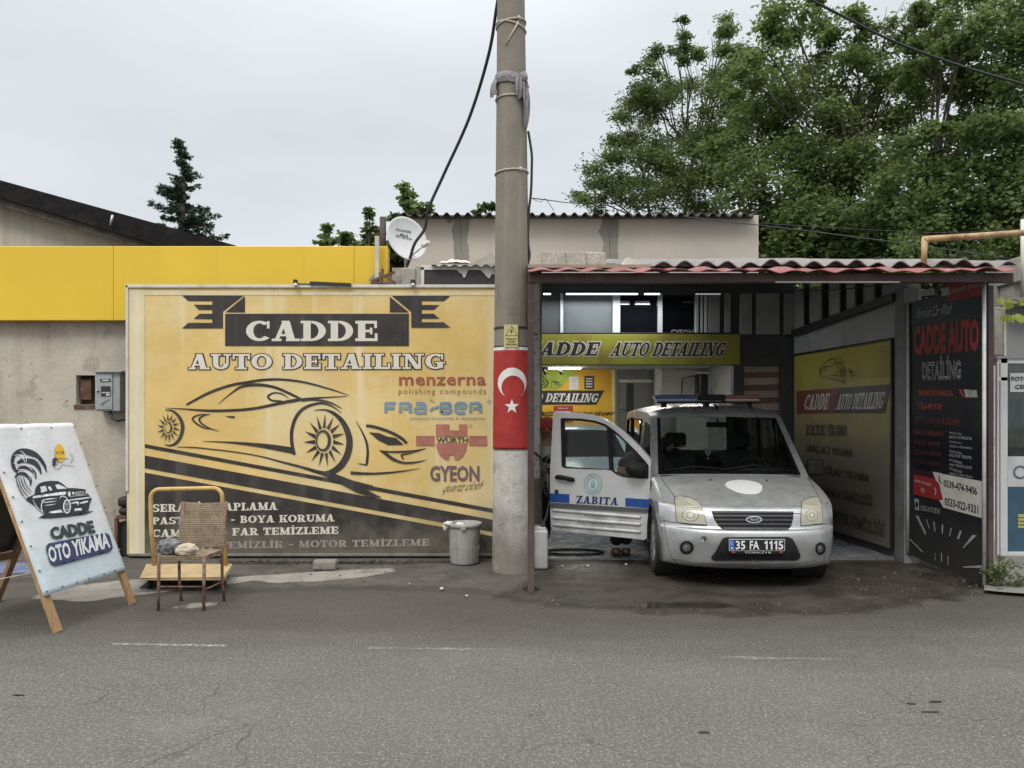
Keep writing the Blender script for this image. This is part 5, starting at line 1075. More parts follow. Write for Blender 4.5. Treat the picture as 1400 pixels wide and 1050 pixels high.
for k, s_ in enumerate(('PASTA CİLA', 'ÇİZİK SİLME', 'OTO KUAFÖR', 'TAVAN - DÖŞEME', 'MOTOR TEMİZLEME')): a.sans(s_, (90, 18 + 58 * k), (235 + 8 * (k % 3), 30 + 60 * k), (90, -12 + 58 * k), 5, .0)
for k, s_ in enumerate(('PASTA CİLA', 'BOYA KORUMA', 'İÇ DIŞ YIKAMA VE DETAY', 'ÇİZİK GİDERME', 'SERAMİK KAPLAMA', 'KOLTUK YIKAMA', 'MOTOR TEMİZLEME', 'FAR TEMİZLEME', 'OTO KOKUSU SATIŞI', 'ARAÇ CAM FİLM')): a.sans(s_, (300, 12 + 27.5 * k), (375 + 30 * ((k * 2) % 4), 22 + 29 * k), (300, -4 + 27 * k), 1, .0)
a.cut('price_lettering', BPM, pb); a.poly([(200, 240), (245, 248), (262, 254), (498, 298), (498, 518), (265, 455), (240, 412), (262, 408)], 6); a.poly([(85, 255), (205, 278), (240, 312), (262, 408), (240, 412), (85, 375)], 7)
a.sans('0539-474-9406', (266, 331), (466, 384), (266, 284), 3, .032); a.sans('0533-022-9331', (272, 442), (474, 496), (272, 392), 3, .032); a.brush([(243, 262, 5), (240, 290, 8), (256, 312, 5)], 3)
a.sans('BİZE ULAŞIN', (92, 302), (192, 330), (92, 280), 1, .02); a.sans('BU', (132, 360), (152, 364), (132, 336), 1, .02); a.brush([(212, 335, 5), (220, 358, 6), (212, 380, 5)], 1)
a.cut('phone_panel', BPM, pb); a.poly([(92, 400), (118, 404), (120, 472), (95, 468)], 2); a.disc(106, 437, 8, 18, 3); a.sans('CADDE AUTO DETAY', (128, 470), (246, 495), (128, 440), 1, .0); a.cut('account_line', BPM, pb)
for P in ([(98, 500), (115, 505), (162, 605), (158, 622)], [(160, 522), (166, 524), (184, 580), (178, 578)], [(205, 540), (213, 542), (218, 600), (212, 598)], [(255, 556), (265, 558), (262, 612), (256, 610)], [(310, 576), (316, 577), (306, 628), (300, 626)], [(365, 592), (376, 595), (358, 645), (346, 640)], [(440, 618), (468, 620), (385, 700), (380, 695)], [(62, 645), (70, 645), (145, 718), (138, 722)], [(215, 725), (219, 726), (219, 772), (215, 770)], [(252, 725), (258, 727), (258, 780), (252, 778)], [(292, 740), (297, 742), (297, 802), (292, 800)], [(385, 806), (498, 800), (498, 816), (385, 814)]): a.poly(P, 2)
a.cut('dial_marks', BPM, pb)

# ================================================================ NEIGHBOUR SHOP, RIGHT EDGE
ns = thing('neighbour_shop', 'grey neighbouring shopfront with white framed glass door at the far right', 'building', (6, 8.7, 0)); YN = 8.6
M_NSW = mat('neighbour_grey', (.25, .26, .255), .85, var=.1, vscale=2, dirt=((.17, .17, .165), 2, .5, .7, .5))
b = MB(); x0_ = W(1362, 0, YN).x; b.box((x0_, YN, W(0, 490, YN).z), (9, YN + .2, 3.35)); b.box((x0_, YN, 0), (9, YN + .2, W(0, 764, YN).z)); obj('wall', b, M_NSW, ns)
b = MB(); b.rbox((W(1366, 0, YN).x, YN - .25, W(0, 420, YN).z), (9, YN - .003, W(0, 392, YN).z), .01); b.rbox((W(1362, 0, YN).x, YN - .4, W(0, 412, YN).z + .16), (9, YN - .003, W(0, 392, YN).z + .26), .01); obj('canopy', b, M_OLDC, ns)
df = MB(); 
for (a_, c_, d_, e_) in ((1363.5, 1366.5, 490, 764), (1368, 1378, 488, 764), (1366, 1600, 488, 497), (1378, 1600, 755, 764), (1366, 1378, 515, 521), (1520, 1532, 488, 764)): pr(df, YN + .02, YN + .12, a_, c_, d_, e_, .006)
door = obj('door_frame', df, M_PVC, ns)
b = MB(); pr(b, YN + .07, YN + .075, 1378, 1520, 497, 755, .001); obj('glass_pane', b, glass('shop_glass', (.8, .84, .84), .04), door)
b = MB(); b.box((x0_, YN + 1.6, 0), (9, YN + 1.7, 3)); b.box((x0_ - .1, YN + .2, 0), (x0_, YN + 1.7, 3)); obj('interior', b, mat('shop_dim_wall', (.07, .07, .06), .8, var=.5, vscale=5), ns)
b = MB(); pr(b, YN + .062, YN + .066, 1378, 1520, 666, 755, .001); pr(b, YN + .062, YN + .066, 1378, 1520, 624, 665.5, .001, 1); pr(b, YN + .09, YN + .095, 1379, 1519, 536, 612, .001, 4); pr(b, YN + .0605, YN + .065, 1381, 1460, 510, 536, .001, 1); pr(b, YN + .058, YN + .0615, 1392, 1470, 703, 722, .001, 2)
for k in range(2): pr(b, YN + .08, YN + .089, 1381 + 24 * k, 1398 + 26 * k, 545, 585, .003, 3)
for k in range(3): pr(b, YN + .3, YN + .5, 1380 + 30 * k, 1405 + 32 * k, 590, 640, .02, 3)
st = obj('door_stickers', b, [mat('sticker_blue', (.035, .085, .13), .5, var=.2, vscale=5), mat('sticker_white', (.48, .49, .49), .5), mat('sticker_olive', (.4, .4, .12), .5), mat('machine_grey', (.2, .21, .22), .5, var=.3, vscale=9), mat('window_poster', (.3, .29, .25), .6, var=.3, vscale=7)], door)
a = Art(front(YN + .057), .002); a.sans('FOTOKOPİ', (1382.5, 521), (1428, 521), (1382.5, 513), 0, .03); a.sans('ÇEKİLİR', (1387.5, 533), (1424, 533), (1387.5, 524), 0, .03)
for k in range(3): a.poly([(1392, 707 + 5 * k), (1470, 707 + 5 * k), (1470, 708 + 5 * k), (1392, 708 + 5 * k)], 0)
a.ring(1395, 645.5, 8.5, 8, 2.2, 1); a.build('door_lettering', [mat('ink_dark', (.03, .035, .04), .5), mat('ink_teal', (.05, .12, .13), .5)], door)
b = MB(); pr(b, 7.9, 8.5, 1353.5, 1361, 500, 803, .01); b.v = [p + Vector((.006 * noise.noise(p * 9), 0, 0)) for p in b.v]; obj('wall_end', b, mat('flaking_white', (.58, .56, .52), .85, var=.1, vscale=5, dirt=((.22, .2, .17), 9, .55, .65, .8), low=((.2, .19, .15), .1, .6, .6)), ns)
ac = thing('junction_box', 'pale grey metal box fixed to the wall end under the vine leaves', 'box', W(1366, 487, 8.1))
b = MB(); pr(b, 8.1, 8.4, 1359, 1375, 420, 486, .012); obj('case', b, M_OLDC, ac); b = MB(); pr(b, 8.085, 8.1, 1373, 1376, 432, 487, .004); obj('flange', b, M_WFR, ac)
# ================================================================ STREET PROPS
M_WOOD = mat('raw_wood', (.42, .26, .125), .75, var=.2, vscale=3, streak=((.27, .155, .07), 45, .45, .65, .6), dirt=((.2, .12, .06), 9, .6, .7, .5))
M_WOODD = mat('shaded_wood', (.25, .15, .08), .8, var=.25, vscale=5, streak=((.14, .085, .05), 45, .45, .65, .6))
# ---- A-board
ab = thing('a_board', 'white sandwich board with car and wave print on raw timber legs at the left kerb', 'sign', (-3.9, 6.2, 0))
FL, FR = Vector((-3.37, 5.75, 0)), Vector((-3.226, 6.59, 0)); up_ = Vector((-.553, 0, 1.53)); uB = (FR - FL)
nA = uB.cross(up_).normalized(); nA = nA if nA.dot(CAM - FL) > 0 else -nA
LB = up_.length; uu = up_.normalized(); ex = uB.normalized()
b_ = []
for P in (FL, FR):
    b = MB(); b.beam(P - nA * .03 + uu * .01, P - nA * .03 + up_, .065, .035, up=nA); obj('front_leg', b, M_WOOD, ab, bevel=.003)
b = MB(); b.beam(FL - nA * .03 + up_ * .985, FR - nA * .03 + up_ * .985, .035, .06, up=uu); b.beam(FL - nA * .03 + up_ * .3, FR - nA * .03 + up_ * .27, .035, .05, up=uu); obj('crossbar', b, M_WOOD, ab)
AP = FL + up_ - nA * .05; AQ = FR + up_ - nA * .05; rv = Vector((-1.22 + .553, .08, -1.53))
rn = uB.cross(rv).normalized()
for P in (AP, AQ):
    b = MB(); b.beam(P, P + rv * .995, .065, .035, up=rn); obj('rear_leg', b, M_WOODD, ab, bevel=.003)
b = MB(); b.beam(AP + rv * .7, AQ + rv * .72, .035, .05, up=rv); b.beam(AP + rv * .33, AQ + rv * .33, .03, .05, up=rv); obj('rear_crossbar', b, M_WOODD, ab)
bl_ = []
for j in range(15):
    r = []
    for i in range(13):
        f = j / 14; g_ = i / 12; sag = .03 * math.sin(math.pi * g_) * math.sin(math.pi * min(1, f * 1.1)) 
        r.append(AP + (AQ - AP) * g_ + rv * (.02 + .68 * f) + rn * (.03 if rn.x < 0 else -.03) + Vector((.10 * sag, 0, 0)) + rn * (.008 * noise.noise(Vector((i * .6, j * .5, 9)))))
    bl_.append(r)
b = MB(); b.grid(bl_); o_ = obj('rear_tarp', b, mat('black_tarp', (.014, .013, .013), .5, var=.3, vscale=5, bump=(6, .4)), ab); o_.modifiers.new('t', 'SOLIDIFY').thickness = .003
M_BAN = mat('white_banner', (.68, .69, .69), .45, spec=.3, var=.05, vscale=3, bump=[(5, .45), (14, .2)], dirt=((.45, .47, .47), 3, .56, .75, .5), low=((.44, .57, .62), .3, .9, .7))
rows = []
ND = 34
for j in range(ND + 1):
    r = []
    for i in range(23):
        s_ = -.045 + 1.09 * i / 22; v = .185 + (1.012 - .185) * j / ND + .03 * (1 - j / ND) * (s_ - .5) * .2
        p = FL + uB * s_ + up_ * v + nA * (.012)
        w_ = .013 * abs(math.sin(s_ * 9 + .6 * math.sin(v * 3))) * (0.1 + v ** 4) + .006 * noise.noise(Vector((s_ * 4, v * 6, 2)))
        if 0 < i < 22: p += nA * w_
        else: p -= nA * .02
        r.append(p)
    rows.append(r)
b = MB(); b.grid(rows if (rows[0][1] - rows[0][0]).cross(rows[1][0] - rows[0][0]).dot(nA) > 0 else rows[::-1]); ban = obj('banner', b, M_BAN, ab); ban.modifiers.new('t', 'SOLIDIFY').thickness = .002
bva = bvh_of([ban]); PA = Plane(FL + nA * .03, nA)
a = Art(PA, .008, bvh=bva, step=.00008)
BX = lambda x, y: (10 + x / 7.5, 590 + y / 7.5)
a.tf = BX
# generic breaking wave: nested crests and spray lines
for st in ([(405, 420, 6), (385, 350, 26), (340, 285, 40), (280, 235, 56), (200, 205, 60), (120, 205, 50), (68, 250, 40), (55, 310, 36), (70, 370, 34), (90, 410, 18)],
           [(350, 440, 8), (330, 380, 30), (280, 320, 48), (215, 300, 48), (150, 300, 40), (105, 325, 34)],
           [(295, 485, 8), (285, 430, 26), (240, 385, 36), (180, 365, 34), (120, 380, 30), (95, 420, 24)],
           [(240, 555, 10), (240, 500, 26), (205, 450, 34), (150, 430, 30), (105, 440, 26), (85, 470, 16)]): a.brush(st, 0, 4)
for st in ([(92, 470, 6), (105, 540, 10), (140, 620, 10), (190, 690, 4)], [(110, 460, 5), (130, 540, 9), (165, 610, 9), (220, 670, 4)], [(135, 455, 5), (155, 530, 9), (190, 595, 8), (245, 645, 3)], [(165, 460, 5), (182, 520, 8), (215, 580, 7), (258, 620, 3)]): a.brush(st, 0, 4)
for st in ([(130, 195, 4), (180, 235, 9), (195, 300, 8), (185, 320, 3)], [(70, 245, 4), (120, 240, 8), (170, 290, 8), (180, 320, 3)], [(225, 265, 5), (290, 280, 12), (340, 330, 8), (350, 390, 3)], [(60, 320, 4), (110, 340, 8), (200, 350, 9), (260, 400, 8), (285, 460, 3)], [(90, 385, 4), (160, 395, 8), (215, 440, 7), (235, 500, 3)]): a.brush(st, 1, 4)
# old coupe drawing
a.poly([(320, 887), (400, 835), (890, 815), (800, 850), (640, 872), (450, 889)], 0)
a.poly([(285, 600), (300, 560), (330, 530), (380, 512), (450, 505), (520, 508), (560, 530), (620, 580), (700, 580), (800, 592), (830, 640), (862, 685), (845, 740), (835, 808), (800, 820), (690, 815), (640, 842), (600, 838), (560, 800), (440, 815), (400, 845), (360, 832), (290, 765), (190, 700), (200, 680), (255, 655), (285, 640)], 0)
for P in ([(330, 568), (392, 555), (410, 608), (350, 628)], [(425, 562), (440, 560), (462, 600), (440, 608), (415, 575)], [(490, 546), (528, 540), (614, 584), (512, 590)], [(262, 662), (595, 615), (607, 632), (590, 648), (420, 662), (262, 686)], [(440, 820), (550, 800), (560, 830), (440, 838)], [(690, 790), (760, 785), (765, 808), (690, 812)]): a.poly(P, 1)
for st in ([(350, 705, 3), (420, 692, 12), (510, 685, 2)], [(365, 730, 3), (430, 722, 10), (505, 712, 2)], [(385, 757, 3), (440, 752, 9), (500, 740, 2)], [(625, 705, 8), (740, 690, 14), (858, 674, 10)], [(655, 735, 8), (700, 728, 16), (725, 728, 18), (725, 755, 6)], [(745, 735, 10), (800, 722, 20), (828, 715, 10)], [(690, 625, 4), (740, 618, 4), (790, 615, 3)], [(692, 637, 4), (742, 630, 4), (792, 628, 3)], [(693, 650, 4), (743, 644, 4), (793, 640, 3)], [(540, 690, 3), (548, 668, 8), (585, 665, 9), (625, 700, 5)], [(640, 668, 3), (740, 655, 4), (830, 648, 2)], [(260, 700, 3), (300, 770, 10), (352, 820, 3)]): a.brush(st, 1, 4)
a.ring(612, 768, 34, 66, 13, 1); a.ring(369, 770, 20, 58, 11, 1, None, 90, 300)
for k in range(8): t_1 = 2 * math.pi * k / 8; a.brush([(612 + 8 * math.cos(t_1), 770 + 14 * math.sin(t_1), 3), (612 + 24 * math.cos(t_1), 770 + 48 * math.sin(t_1), 6)], 1, 1)
a.disc(636, 640, 13, 26, 1); a.disc(676, 632, 10, 15, 1); a.disc(812, 622, 10, 16, 1); a.brush([(845, 668, 3), (866, 690, 5), (850, 735, 3)], 0, 3)
a.disc(541, 222, 50, 94, 2, 30, -.16); a.sans('FOÇA', (502, 246), (588, 240), (498, 202), 0, .03)
a.poly([(470, 272), (510, 268), (512, 296), (500, 300), (498, 345), (475, 352), (465, 345)], 4); a.brush([(505, 282, 9), (570, 280, 6), (630, 276, 5)], 4, 2); a.ring(503, 325, 13, 25, 5, 4, None, -90, 180)
a.brush([(485, 350, 4), (495, 385, 4), (540, 375, 5), (570, 342, 5), (620, 350, 5), (690, 354, 4)], 4, 4)
for k in range(6): t_1 = rad(-80 + 32 * k); a.brush([(648 + 14 * math.cos(t_1), 274 + 14 * math.sin(t_1), 2), (648 + 42 * math.cos(t_1), 274 + 52 * math.sin(t_1), 4)], 0, 1)
a.tf = lambda x, y: (x, y)
a.off += .005; a.sans('CADDE', (71.2, 738.6), (131, 728.5), (67, 721.2), 5, .055, 0, .98)
pill = []
c4 = [(61.5, 743.5), (149, 727.6), (155.6, 753), (70.8, 775.2)]
def bil(u, v): return ((c4[0][0] * (1 - u) + c4[1][0] * u) * (1 - v) + (c4[3][0] * (1 - u) + c4[2][0] * u) * v, (c4[0][1] * (1 - u) + c4[1][1] * u) * (1 - v) + (c4[3][1] * (1 - u) + c4[2][1] * u) * v)
for (cu, cv, a0) in ((.92, .25, -90), (.92, .75, 0), (.08, .75, 90), (.08, .25, 180)):
    for k in range(7): t_1 = rad(a0 + 15 * k); pill.append(bil(cu + .08 * math.cos(t_1), cv + .25 * math.sin(t_1)))
a.poly(pill, 6); a.off += .006; a.sans('OTO YIKAMA', (68.6, 770), (151.2, 748.5), (64.2, 747.8), 1, .035, 0, 1.02)
a.build('banner_print', [mat('print_black', (.025, .03, .042), .5), mat('print_white', (.7, .71, .71), .45), mat('print_sun', (.72, .42, .03), .5), mat('print_paleblue', (.46, .60, .65), .45, var=.12, vscale=5), mat('print_violet', (.04, .03, .07), .5), mat('print_deepgreen', (.035, .05, .055), .5), mat('print_navy', (.045, .055, .13), .5)], ban)
b = MB()
for s_ in (-.02, .16, .34, .5, .7, .86, 1.02):
    for v in (.2, .99): b.blob(FL + uB * s_ + up_ * v + nA * .016, .009, 1, 0)
for v in np.linspace(.3, .9, 6):
    for s_ in (-.02, 1.02): b.blob(FL + uB * s_ + up_ * v + nA * .016, .009, 1, 0)
obj('eyelet', b, mat('eyelet_metal', (.2, .2, .2), .4, .7), ban)
single('white_string', MB().tube([FL + up_ * .3 - nA * .02, (FL + up_ * .3 + AP + rv * .78) / 2 + Vector((0, 0, -.03)), AP + rv * .78], .004, 5), M_ROPE, 'pale string tied between the front and rear legs of the white sandwich board', 'string')

# ---- chair
ch = thing('chair', 'old chair with woven brown seat and back on rusty legs, two rocks on it', 'chair', (-2.72, 6.5, 0))
M_LEG = mat('rusty_leg', (.16, .085, .06), .7, var=.3, vscale=12, dirt=[((.3, .24, .19), 13, .5, .66, .7), ((.06, .04, .03), 8, .55, .7, .6)])
def woven():
    m = mat('woven_straw', (.27, .205, .135), .9, var=.2, vscale=12, dirt=((.14, .1, .065), 14, .5, .66, .7))
    t = m.node_tree; n = t.nodes; l = t.links; bs = n['Principled BSDF']; ge = n.new('ShaderNodeNewGeometry'); s0 = bs.inputs['Base Color'].links[0].from_socket
    hs_ = []
    for ax in ('X', 'Z'):
        w_ = n.new('ShaderNodeTexWave'); w_.bands_direction = ax; w_.inputs['Scale'].default_value = 20; w_.inputs['Distortion'].default_value = 2.2; w_.inputs['Detail'].default_value = 3; w_.inputs['Detail Scale'].default_value = 3; l.new(ge.outputs['Position'], w_.inputs['Vector']); hs_.append(w_.outputs['Fac'])
    mu = n.new('ShaderNodeMath'); mu.operation = 'MULTIPLY'; l.new(hs_[0], mu.inputs[0]); l.new(hs_[1], mu.inputs[1])
    r = n.new('ShaderNodeMapRange'); r.inputs['From Max'].default_value = .5; r.inputs['To Min'].default_value = .62; r.inputs['To Max'].default_value = 1.25; l.new(mu.outputs[0], r.inputs['Value'])
    mx = n.new('ShaderNodeMix'); mx.data_type = 'RGBA'; mx.blend_type = 'MULTIPLY'; mx.inputs['Factor'].default_value = 1; l.new(s0, mx.inputs['A']); l.new(r.outputs['Result'], mx.inputs['B']); l.new(mx.outputs['Result'], bs.inputs['Base Color'])
    bn = n.new('ShaderNodeBump'); bn.inputs['Strength'].default_value = .7; bn.inputs['Distance'].default_value = .01; l.new(mu.outputs[0], bn.inputs['Height']); l.new(bn.outputs['Normal'], bs.inputs['Normal'])
    return m
M_WOV = woven()
Yc0, Yc1 = 6.37, 6.70
c_fl, c_fr = W(216.5, 563, Yc0), W(278.5, 563, Yc0); c_bl, c_br = W(246.5, 563, Yc1), W(305, 563, Yc1)
for P, zt, dx, dz in ((c_fl, .462, 0, 0), (c_fr, .462, 0, 0), (c_bl, .86, -.012, .05), (c_br, .86, -.012, .05)):
    b = MB(); x, y = P.x, P.y
    if zt < .5: b.tube([(x, y, 0), (x + .003, y, .25), (x + .004, y, zt)], [.0125, .013, .014], 10)
    else: b.tube([(x + .01, y + .0, 0), (x, y - .02, .2), (x - .004, y - .015, .43), (x, y + .03, .66), (x + .004, y + .07, zt)], .0125, 10)
    obj('leg', b, M_LEG, ch)
b = MB(); rows = []
for j in range(9):
    f = j / 8; A_ = c_fl.lerp(c_bl, f); B_ = c_fr.lerp(c_br, f)
    rows.append([Vector((A_.x + (B_.x - A_.x) * i / 12, A_.y + (B_.y - A_.y) * i / 12, .452 - .018 * math.sin(math.pi * i / 12) * math.sin(math.pi * f))) for i in range(13)])
b.grid(rows); low = [[p - Vector((0, 0, .035)) for p in r] for r in rows]; b.grid(low[::-1]); b.grid([low[0], rows[0]]); b.grid([rows[-1], low[-1]]); b.grid([[r[0] for r in rows], [r[0] for r in low]]); b.grid([[r[-1] for r in low], [r[-1] for r in rows]]); obj('seat', b, M_WOV, ch)
b = MB(); rows = []
for j in range(11):
    f = j / 10; z = .47 + .385 * f; yb = Yc1 - .02 + .085 * f ** 1.2
    rows.append([Vector((c_bl.x - .012 - .012 * f + (c_br.x - c_bl.x + .03) * i / 10 + (.03 - .06 * i / 10) * 0, yb + .022 * math.sin(math.pi * i / 10) + .004 * noise.noise(Vector((i * .5, j * .5, 1))), z - (.014 * math.sin(math.pi * i / 10) if j == 10 else 0))) for i in range(11)])
b.grid(rows); bk = [[p + Vector((0, .03, 0)) for p in r] for r in rows]; b.grid(bk[::-1]); b.grid([rows[-1], bk[-1]]); b.grid([[r[-1] for r in rows], [r[-1] for r in bk]]); b.grid([[r[0] for r in bk], [r[0] for r in rows]]); obj('backrest', b, M_WOV, ch)
b = MB(); b.tube([c_fl + Vector((0, 0, .2 - CH + .0)), c_fr + Vector((0, 0, .2 - CH))], .006, 6); b.tube([c_fr + Vector((0, 0, .17 - CH)), c_br + Vector((0, 0, .17 - CH))], .006, 6); obj('stretcher', b, M_LEG, ch)
p_ = W(234, 752, 6.5); p_.z = .452 + .05; single('rock', MB().blob(p_, (.10, .085, .075), 4, .3, 4.5, seed=3), mat('grey_rock', (.2, .2, .205), .95, var=.35, vscale=20, bump=[(45, .9), (14, .6)], dirt=((.06, .06, .065), 16, .5, .62, .8)), 'rough grey rock on the woven chair seat', 'rock')
p_ = W(255, 757, 6.44); p_.z = .452 + .038; single('rock', MB().blob(p_, (.088, .065, .056), 4, .22, 3.5, seed=8), mat('cream_rock', (.5, .44, .32), .9, var=.15, vscale=14, bump=[(40, .8), (10, .5)], dirt=((.3, .24, .15), 12, .5, .66, .6)), 'cream coloured rock on the woven chair seat', 'rock')

# ---- yellow hand trolley
tr = thing('platform_trolley', 'yellow platform trolley with a bent tube handle behind the woven chair', 'trolley', (-3.1, 7.4, 0))
M_TY = mat('trolley_yellow', (.52, .36, .135), .6, spec=.3, var=.12, vscale=6, dirt=[((.3, .2, .08), 10, .54, .68, .7), ((.12, .08, .05), 26, .6, .7, .7)])
Yt = 7.62; hx0, hx1 = W(208, 563, Yt).x, W(308, 563, Yt).x; zt_ = W(0, 669, Yt).z
pts = [(hx0 + .035, Yt, .13), (hx0 + .005, Yt, zt_ - .35)]
xl, xr = W(206, 0, Yt).x, W(304, 0, Yt).x
pts = [Vector((W(211, 0, Yt).x, Yt, .13)), Vector((xl + .006, Yt, .5)), Vector((xl, Yt, zt_ - .1))]
for k in range(1, 7): t_1 = rad(15 * k); pts.append(Vector((xl + .09 - .09 * math.cos(t_1), Yt, zt_ - .09 + .09 * math.sin(t_1))))
for k in range(0, 7): t_1 = rad(90 - 15 * k); pts.append(Vector((xr - .09 + .09 * math.cos(t_1), Yt, zt_ - .09 + .09 * math.sin(t_1) + .012)))
pts += [Vector((xr + .008, Yt, .5)), Vector((W(309, 0, Yt).x, Yt, .13))]
obj('handle', MB().tube(pts, .021, 12), M_TY, tr)
b = MB(); b.prism([W(192, 790, 7.0), W(306, 790, 7.0), W(317, 771, 7.7), W(201, 771, 7.7)], (0, 0, -.02)); obj('deck', b, mat('worn_deck', (.44, .32, .17), .8, var=.15, vscale=5, dirt=[((.26, .2, .13), 7, .5, .66, .7), ((.5, .4, .25), 15, .55, .7, .5)]), tr, bevel=.006)
for (px, Y_) in ((205, 7.15), (296, 7.15), (212, 7.55), (303, 7.55)):
    p = W(px, 0, Y_); obj('wheel', MB().lathe([(.001, -.014), (.04, -.014), (.045, -.008), (.045, .008), (.04, .014), (.001, .014)], (p.x, Y_, .046), 16, axis='X'), M_DARKM, tr)

# ---- bucket, jerrycan
bk_ = thing('waste_bin', 'grey plastic bin with a white bag over its rim at the foot of the billboard', 'bin', G(635, 772) + Vector((0, .17, 0)))
c = Vector((W(635, 0, 8.36).x, 8.36, 0)); k_ = 8.36 / F
M_BIN = mat('grey_bin', (.33, .32, .30), .6, var=.15, vscale=6, streak=((.2, .19, .17), 9, .48, .7, .6), dirt=((.18, .165, .14), 8, .54, .7, .5))
rt, rb = 22.0 * k_, 18.4 * k_; zt2 = W(0, 714, 8.36).z
b = MB(); b.lathe([(.001, .008), (rb, .008), (rb + .004, .02), (rt, zt2 - .05), (rt, zt2 - .045), (rt + .014, zt2 - .042), (rt + .016, zt2 - .004), (rt + .004, zt2), (rt - .004, zt2 - .006), (rb - .01, .03), (.001, .03)], c, 40)
for k in range(14):
    t_1 = -math.pi / 2 + (k - 6.5) * .22; d = Vector((math.cos(t_1), math.sin(t_1), 0)); b.beam(c + d * (rb + .002) + Vector((0, 0, .02)), c + d * (rb + .018) + Vector((0, 0, .2)), .01, .008, up=d)
obj('body', b, M_BIN, bk_)
b = MB(); b.rbox((c.x - .03, c.y - rt - .03, zt2 - .06), (c.x + .03, c.y - rt - .012, zt2 - .012), .008); obj('handle', b, M_BIN, bk_)
b = MB(); b.blob(c + Vector((-.165, -.09, zt2 + .0)), (.05, .035, .025), 3, .5, 4); b.blob(c + Vector((-.205, -.08, zt2 - .04)), (.022, .03, .05), 3, .4, 5, seed=4); b.blob(c + Vector((-.04, -.13, zt2 + .0)), (.05, .03, .018), 3, .6, 4, seed=2); obj('bag', b, mat('white_bag', (.66, .66, .65), .4, var=.06, vscale=9, bump=(25, .5)), bk_)
jc = thing('jerrycan', 'white plastic jerrycan standing behind the oxblood post', 'jerrycan', W(741, 778, 8.05))
x0, x1 = W(727, 0, 8.0).x, W(749.5, 0, 8.0).x; zj = W(0, 721, 8.0).z
b = MB(); b.rbox((x0, 8.0, .002), (x1, 8.24, zj - .03), .03, 0, 4); b.rbox((x0 + .02, 8.03, zj - .04), (x1 - .02, 8.2, zj), .02, 0, 3); obj('body', b, mat('jerrycan_white', (.5, .51, .5), .4, var=.12, vscale=6, dirt=((.35, .33, .28), 6, .54, .7, .6), low=((.2, .18, .15), .05, .5, .5)), jc)
obj('cap', MB().lathe([(.001, zj + .03), (.025, zj + .03), (.025, zj)], (x1 - .05, 8.06, 0), 14), M_DARKM, jc)
# spray lance and hose by the post
sl = thing('spray_lance', 'black pressure spray lance with trigger grip hanging between post and van door', 'spray gun', W(748, 690, 8.45))
b = MB(); b.tube([W(730, 618, 8.5), W(738, 624, 8.6), W(744, 640, 8.5), W(749, 655, 8.45)], .014, 8); b.tube([Vector((.43, 8.75, 1.16)), W(746, 630, 8.6), W(749, 650, 8.45)], .012, 6); obj('hose', b, M_DARKM, sl)
b = MB(); b.tube([W(748, 648, 8.45), W(750, 668, 8.45), W(752, 682, 8.45)], .026, 8); b.tube([W(745, 652, 8.45), W(742, 664, 8.45), W(746, 676, 8.45), W(751, 680, 8.45)], .011, 6); b.tube([W(753, 660, 8.45), W(755, 668, 8.45), W(751, 688, 8.45), W(747, 706, 8.43), W(741, 722, 8.1)], .015, 6); obj('grip', b, M_DARKM, sl)
b = MB(); b.tube([W(733, 688, 8.3), W(737, 700, 8.25), W(741, 712, 8.15), W(740, 720, 8.1)], .012, 6); obj('tube', b, M_DARKM, sl)
single('water_hose', MB().tube([Vector((.42 + .36 * math.cos(t_1) + .28, 8.9 + .16 * math.sin(t_1), .028)) for t_1 in np.linspace(0, 6.0, 26)], .014, 8), M_DARKM, 'black hose looped on the wet bay floor behind the white jerrycan', 'hose')
# crate and cushion beside the billboard
sk = thing('wooden_stool', 'small dark brown wooden stool squeezed beside the billboard edge', 'stool', W(168, 765, 8.75))
b = MB(); pr(b, 8.7, 8.95, 158, 180, 705, 710, .004); obj('top', b, mat('stool_brown', (.12, .055, .035), .7, var=.3, vscale=8), sk)
for px, Y_ in ((159.5, 8.72), (178, 8.72), (160, 8.9), (178, 8.9)): p = W(px, 0, Y_); b = MB(); b.beam((p.x, Y_, 0), (p.x, Y_, W(0, 708, Y_).z), .035, .035); obj('leg', b, _mats['stool_brown'], sk)
b = MB(); pr(b, 8.76, 8.95, 162, 179, 760, 714, .01); obj('inner_box', b, M_DARKM, sk)
for (d_, e_, lab) in ((694, 704.5, 'lower black folded cushion on the brown stool'), (679, 693.5, 'upper black folded cushion on the brown stool')):
    b = MB(); pr(b, 8.7, 8.95, 160 if e_ > 700 else 159, 178, d_, e_, .04); b.v = [p + Vector((0, 0, .03 * (p.x - W(168, 0, 8.7).x) * 4 * (e_ < 700))) for p in b.v]; single('cushion', b, mat('black_cushion', (.02, .019, .02), .7, var=.3, vscale=8, bump=(12, .4)), lab, 'cushion')
# drain grate
b = MB(); gz = .009
A_, B_, C_, D_ = G(192, 805), G(312, 804), G(306, 794), G(205, 795)
for k in range(4): f = k / 3; b.beam(A_.lerp(D_, f) + Vector((0, 0, gz)), B_.lerp(C_, f) + Vector((0, 0, gz)), .02, .016)
for k in range(26): f = k / 25; b.beam(A_.lerp(B_, f) + Vector((0, 0, gz)), D_.lerp(C_, f) + Vector((0, 0, gz)), .014, .014)
gt = thing('drain_grate', 'dark iron drain grate in the ground under the woven chair', 'drain', G(250, 800)); obj('grate', b, mat('iron_grate', (.06, .055, .05), .7, var=.3, vscale=20), gt)
b = MB(); b.add([p + Vector((0, 0, .0098)) for p in (A_, B_, C_, D_)], [(0, 1, 2, 3)]); obj('pit', b, mat('pit_black', (.008, .008, .008), .9), gt)
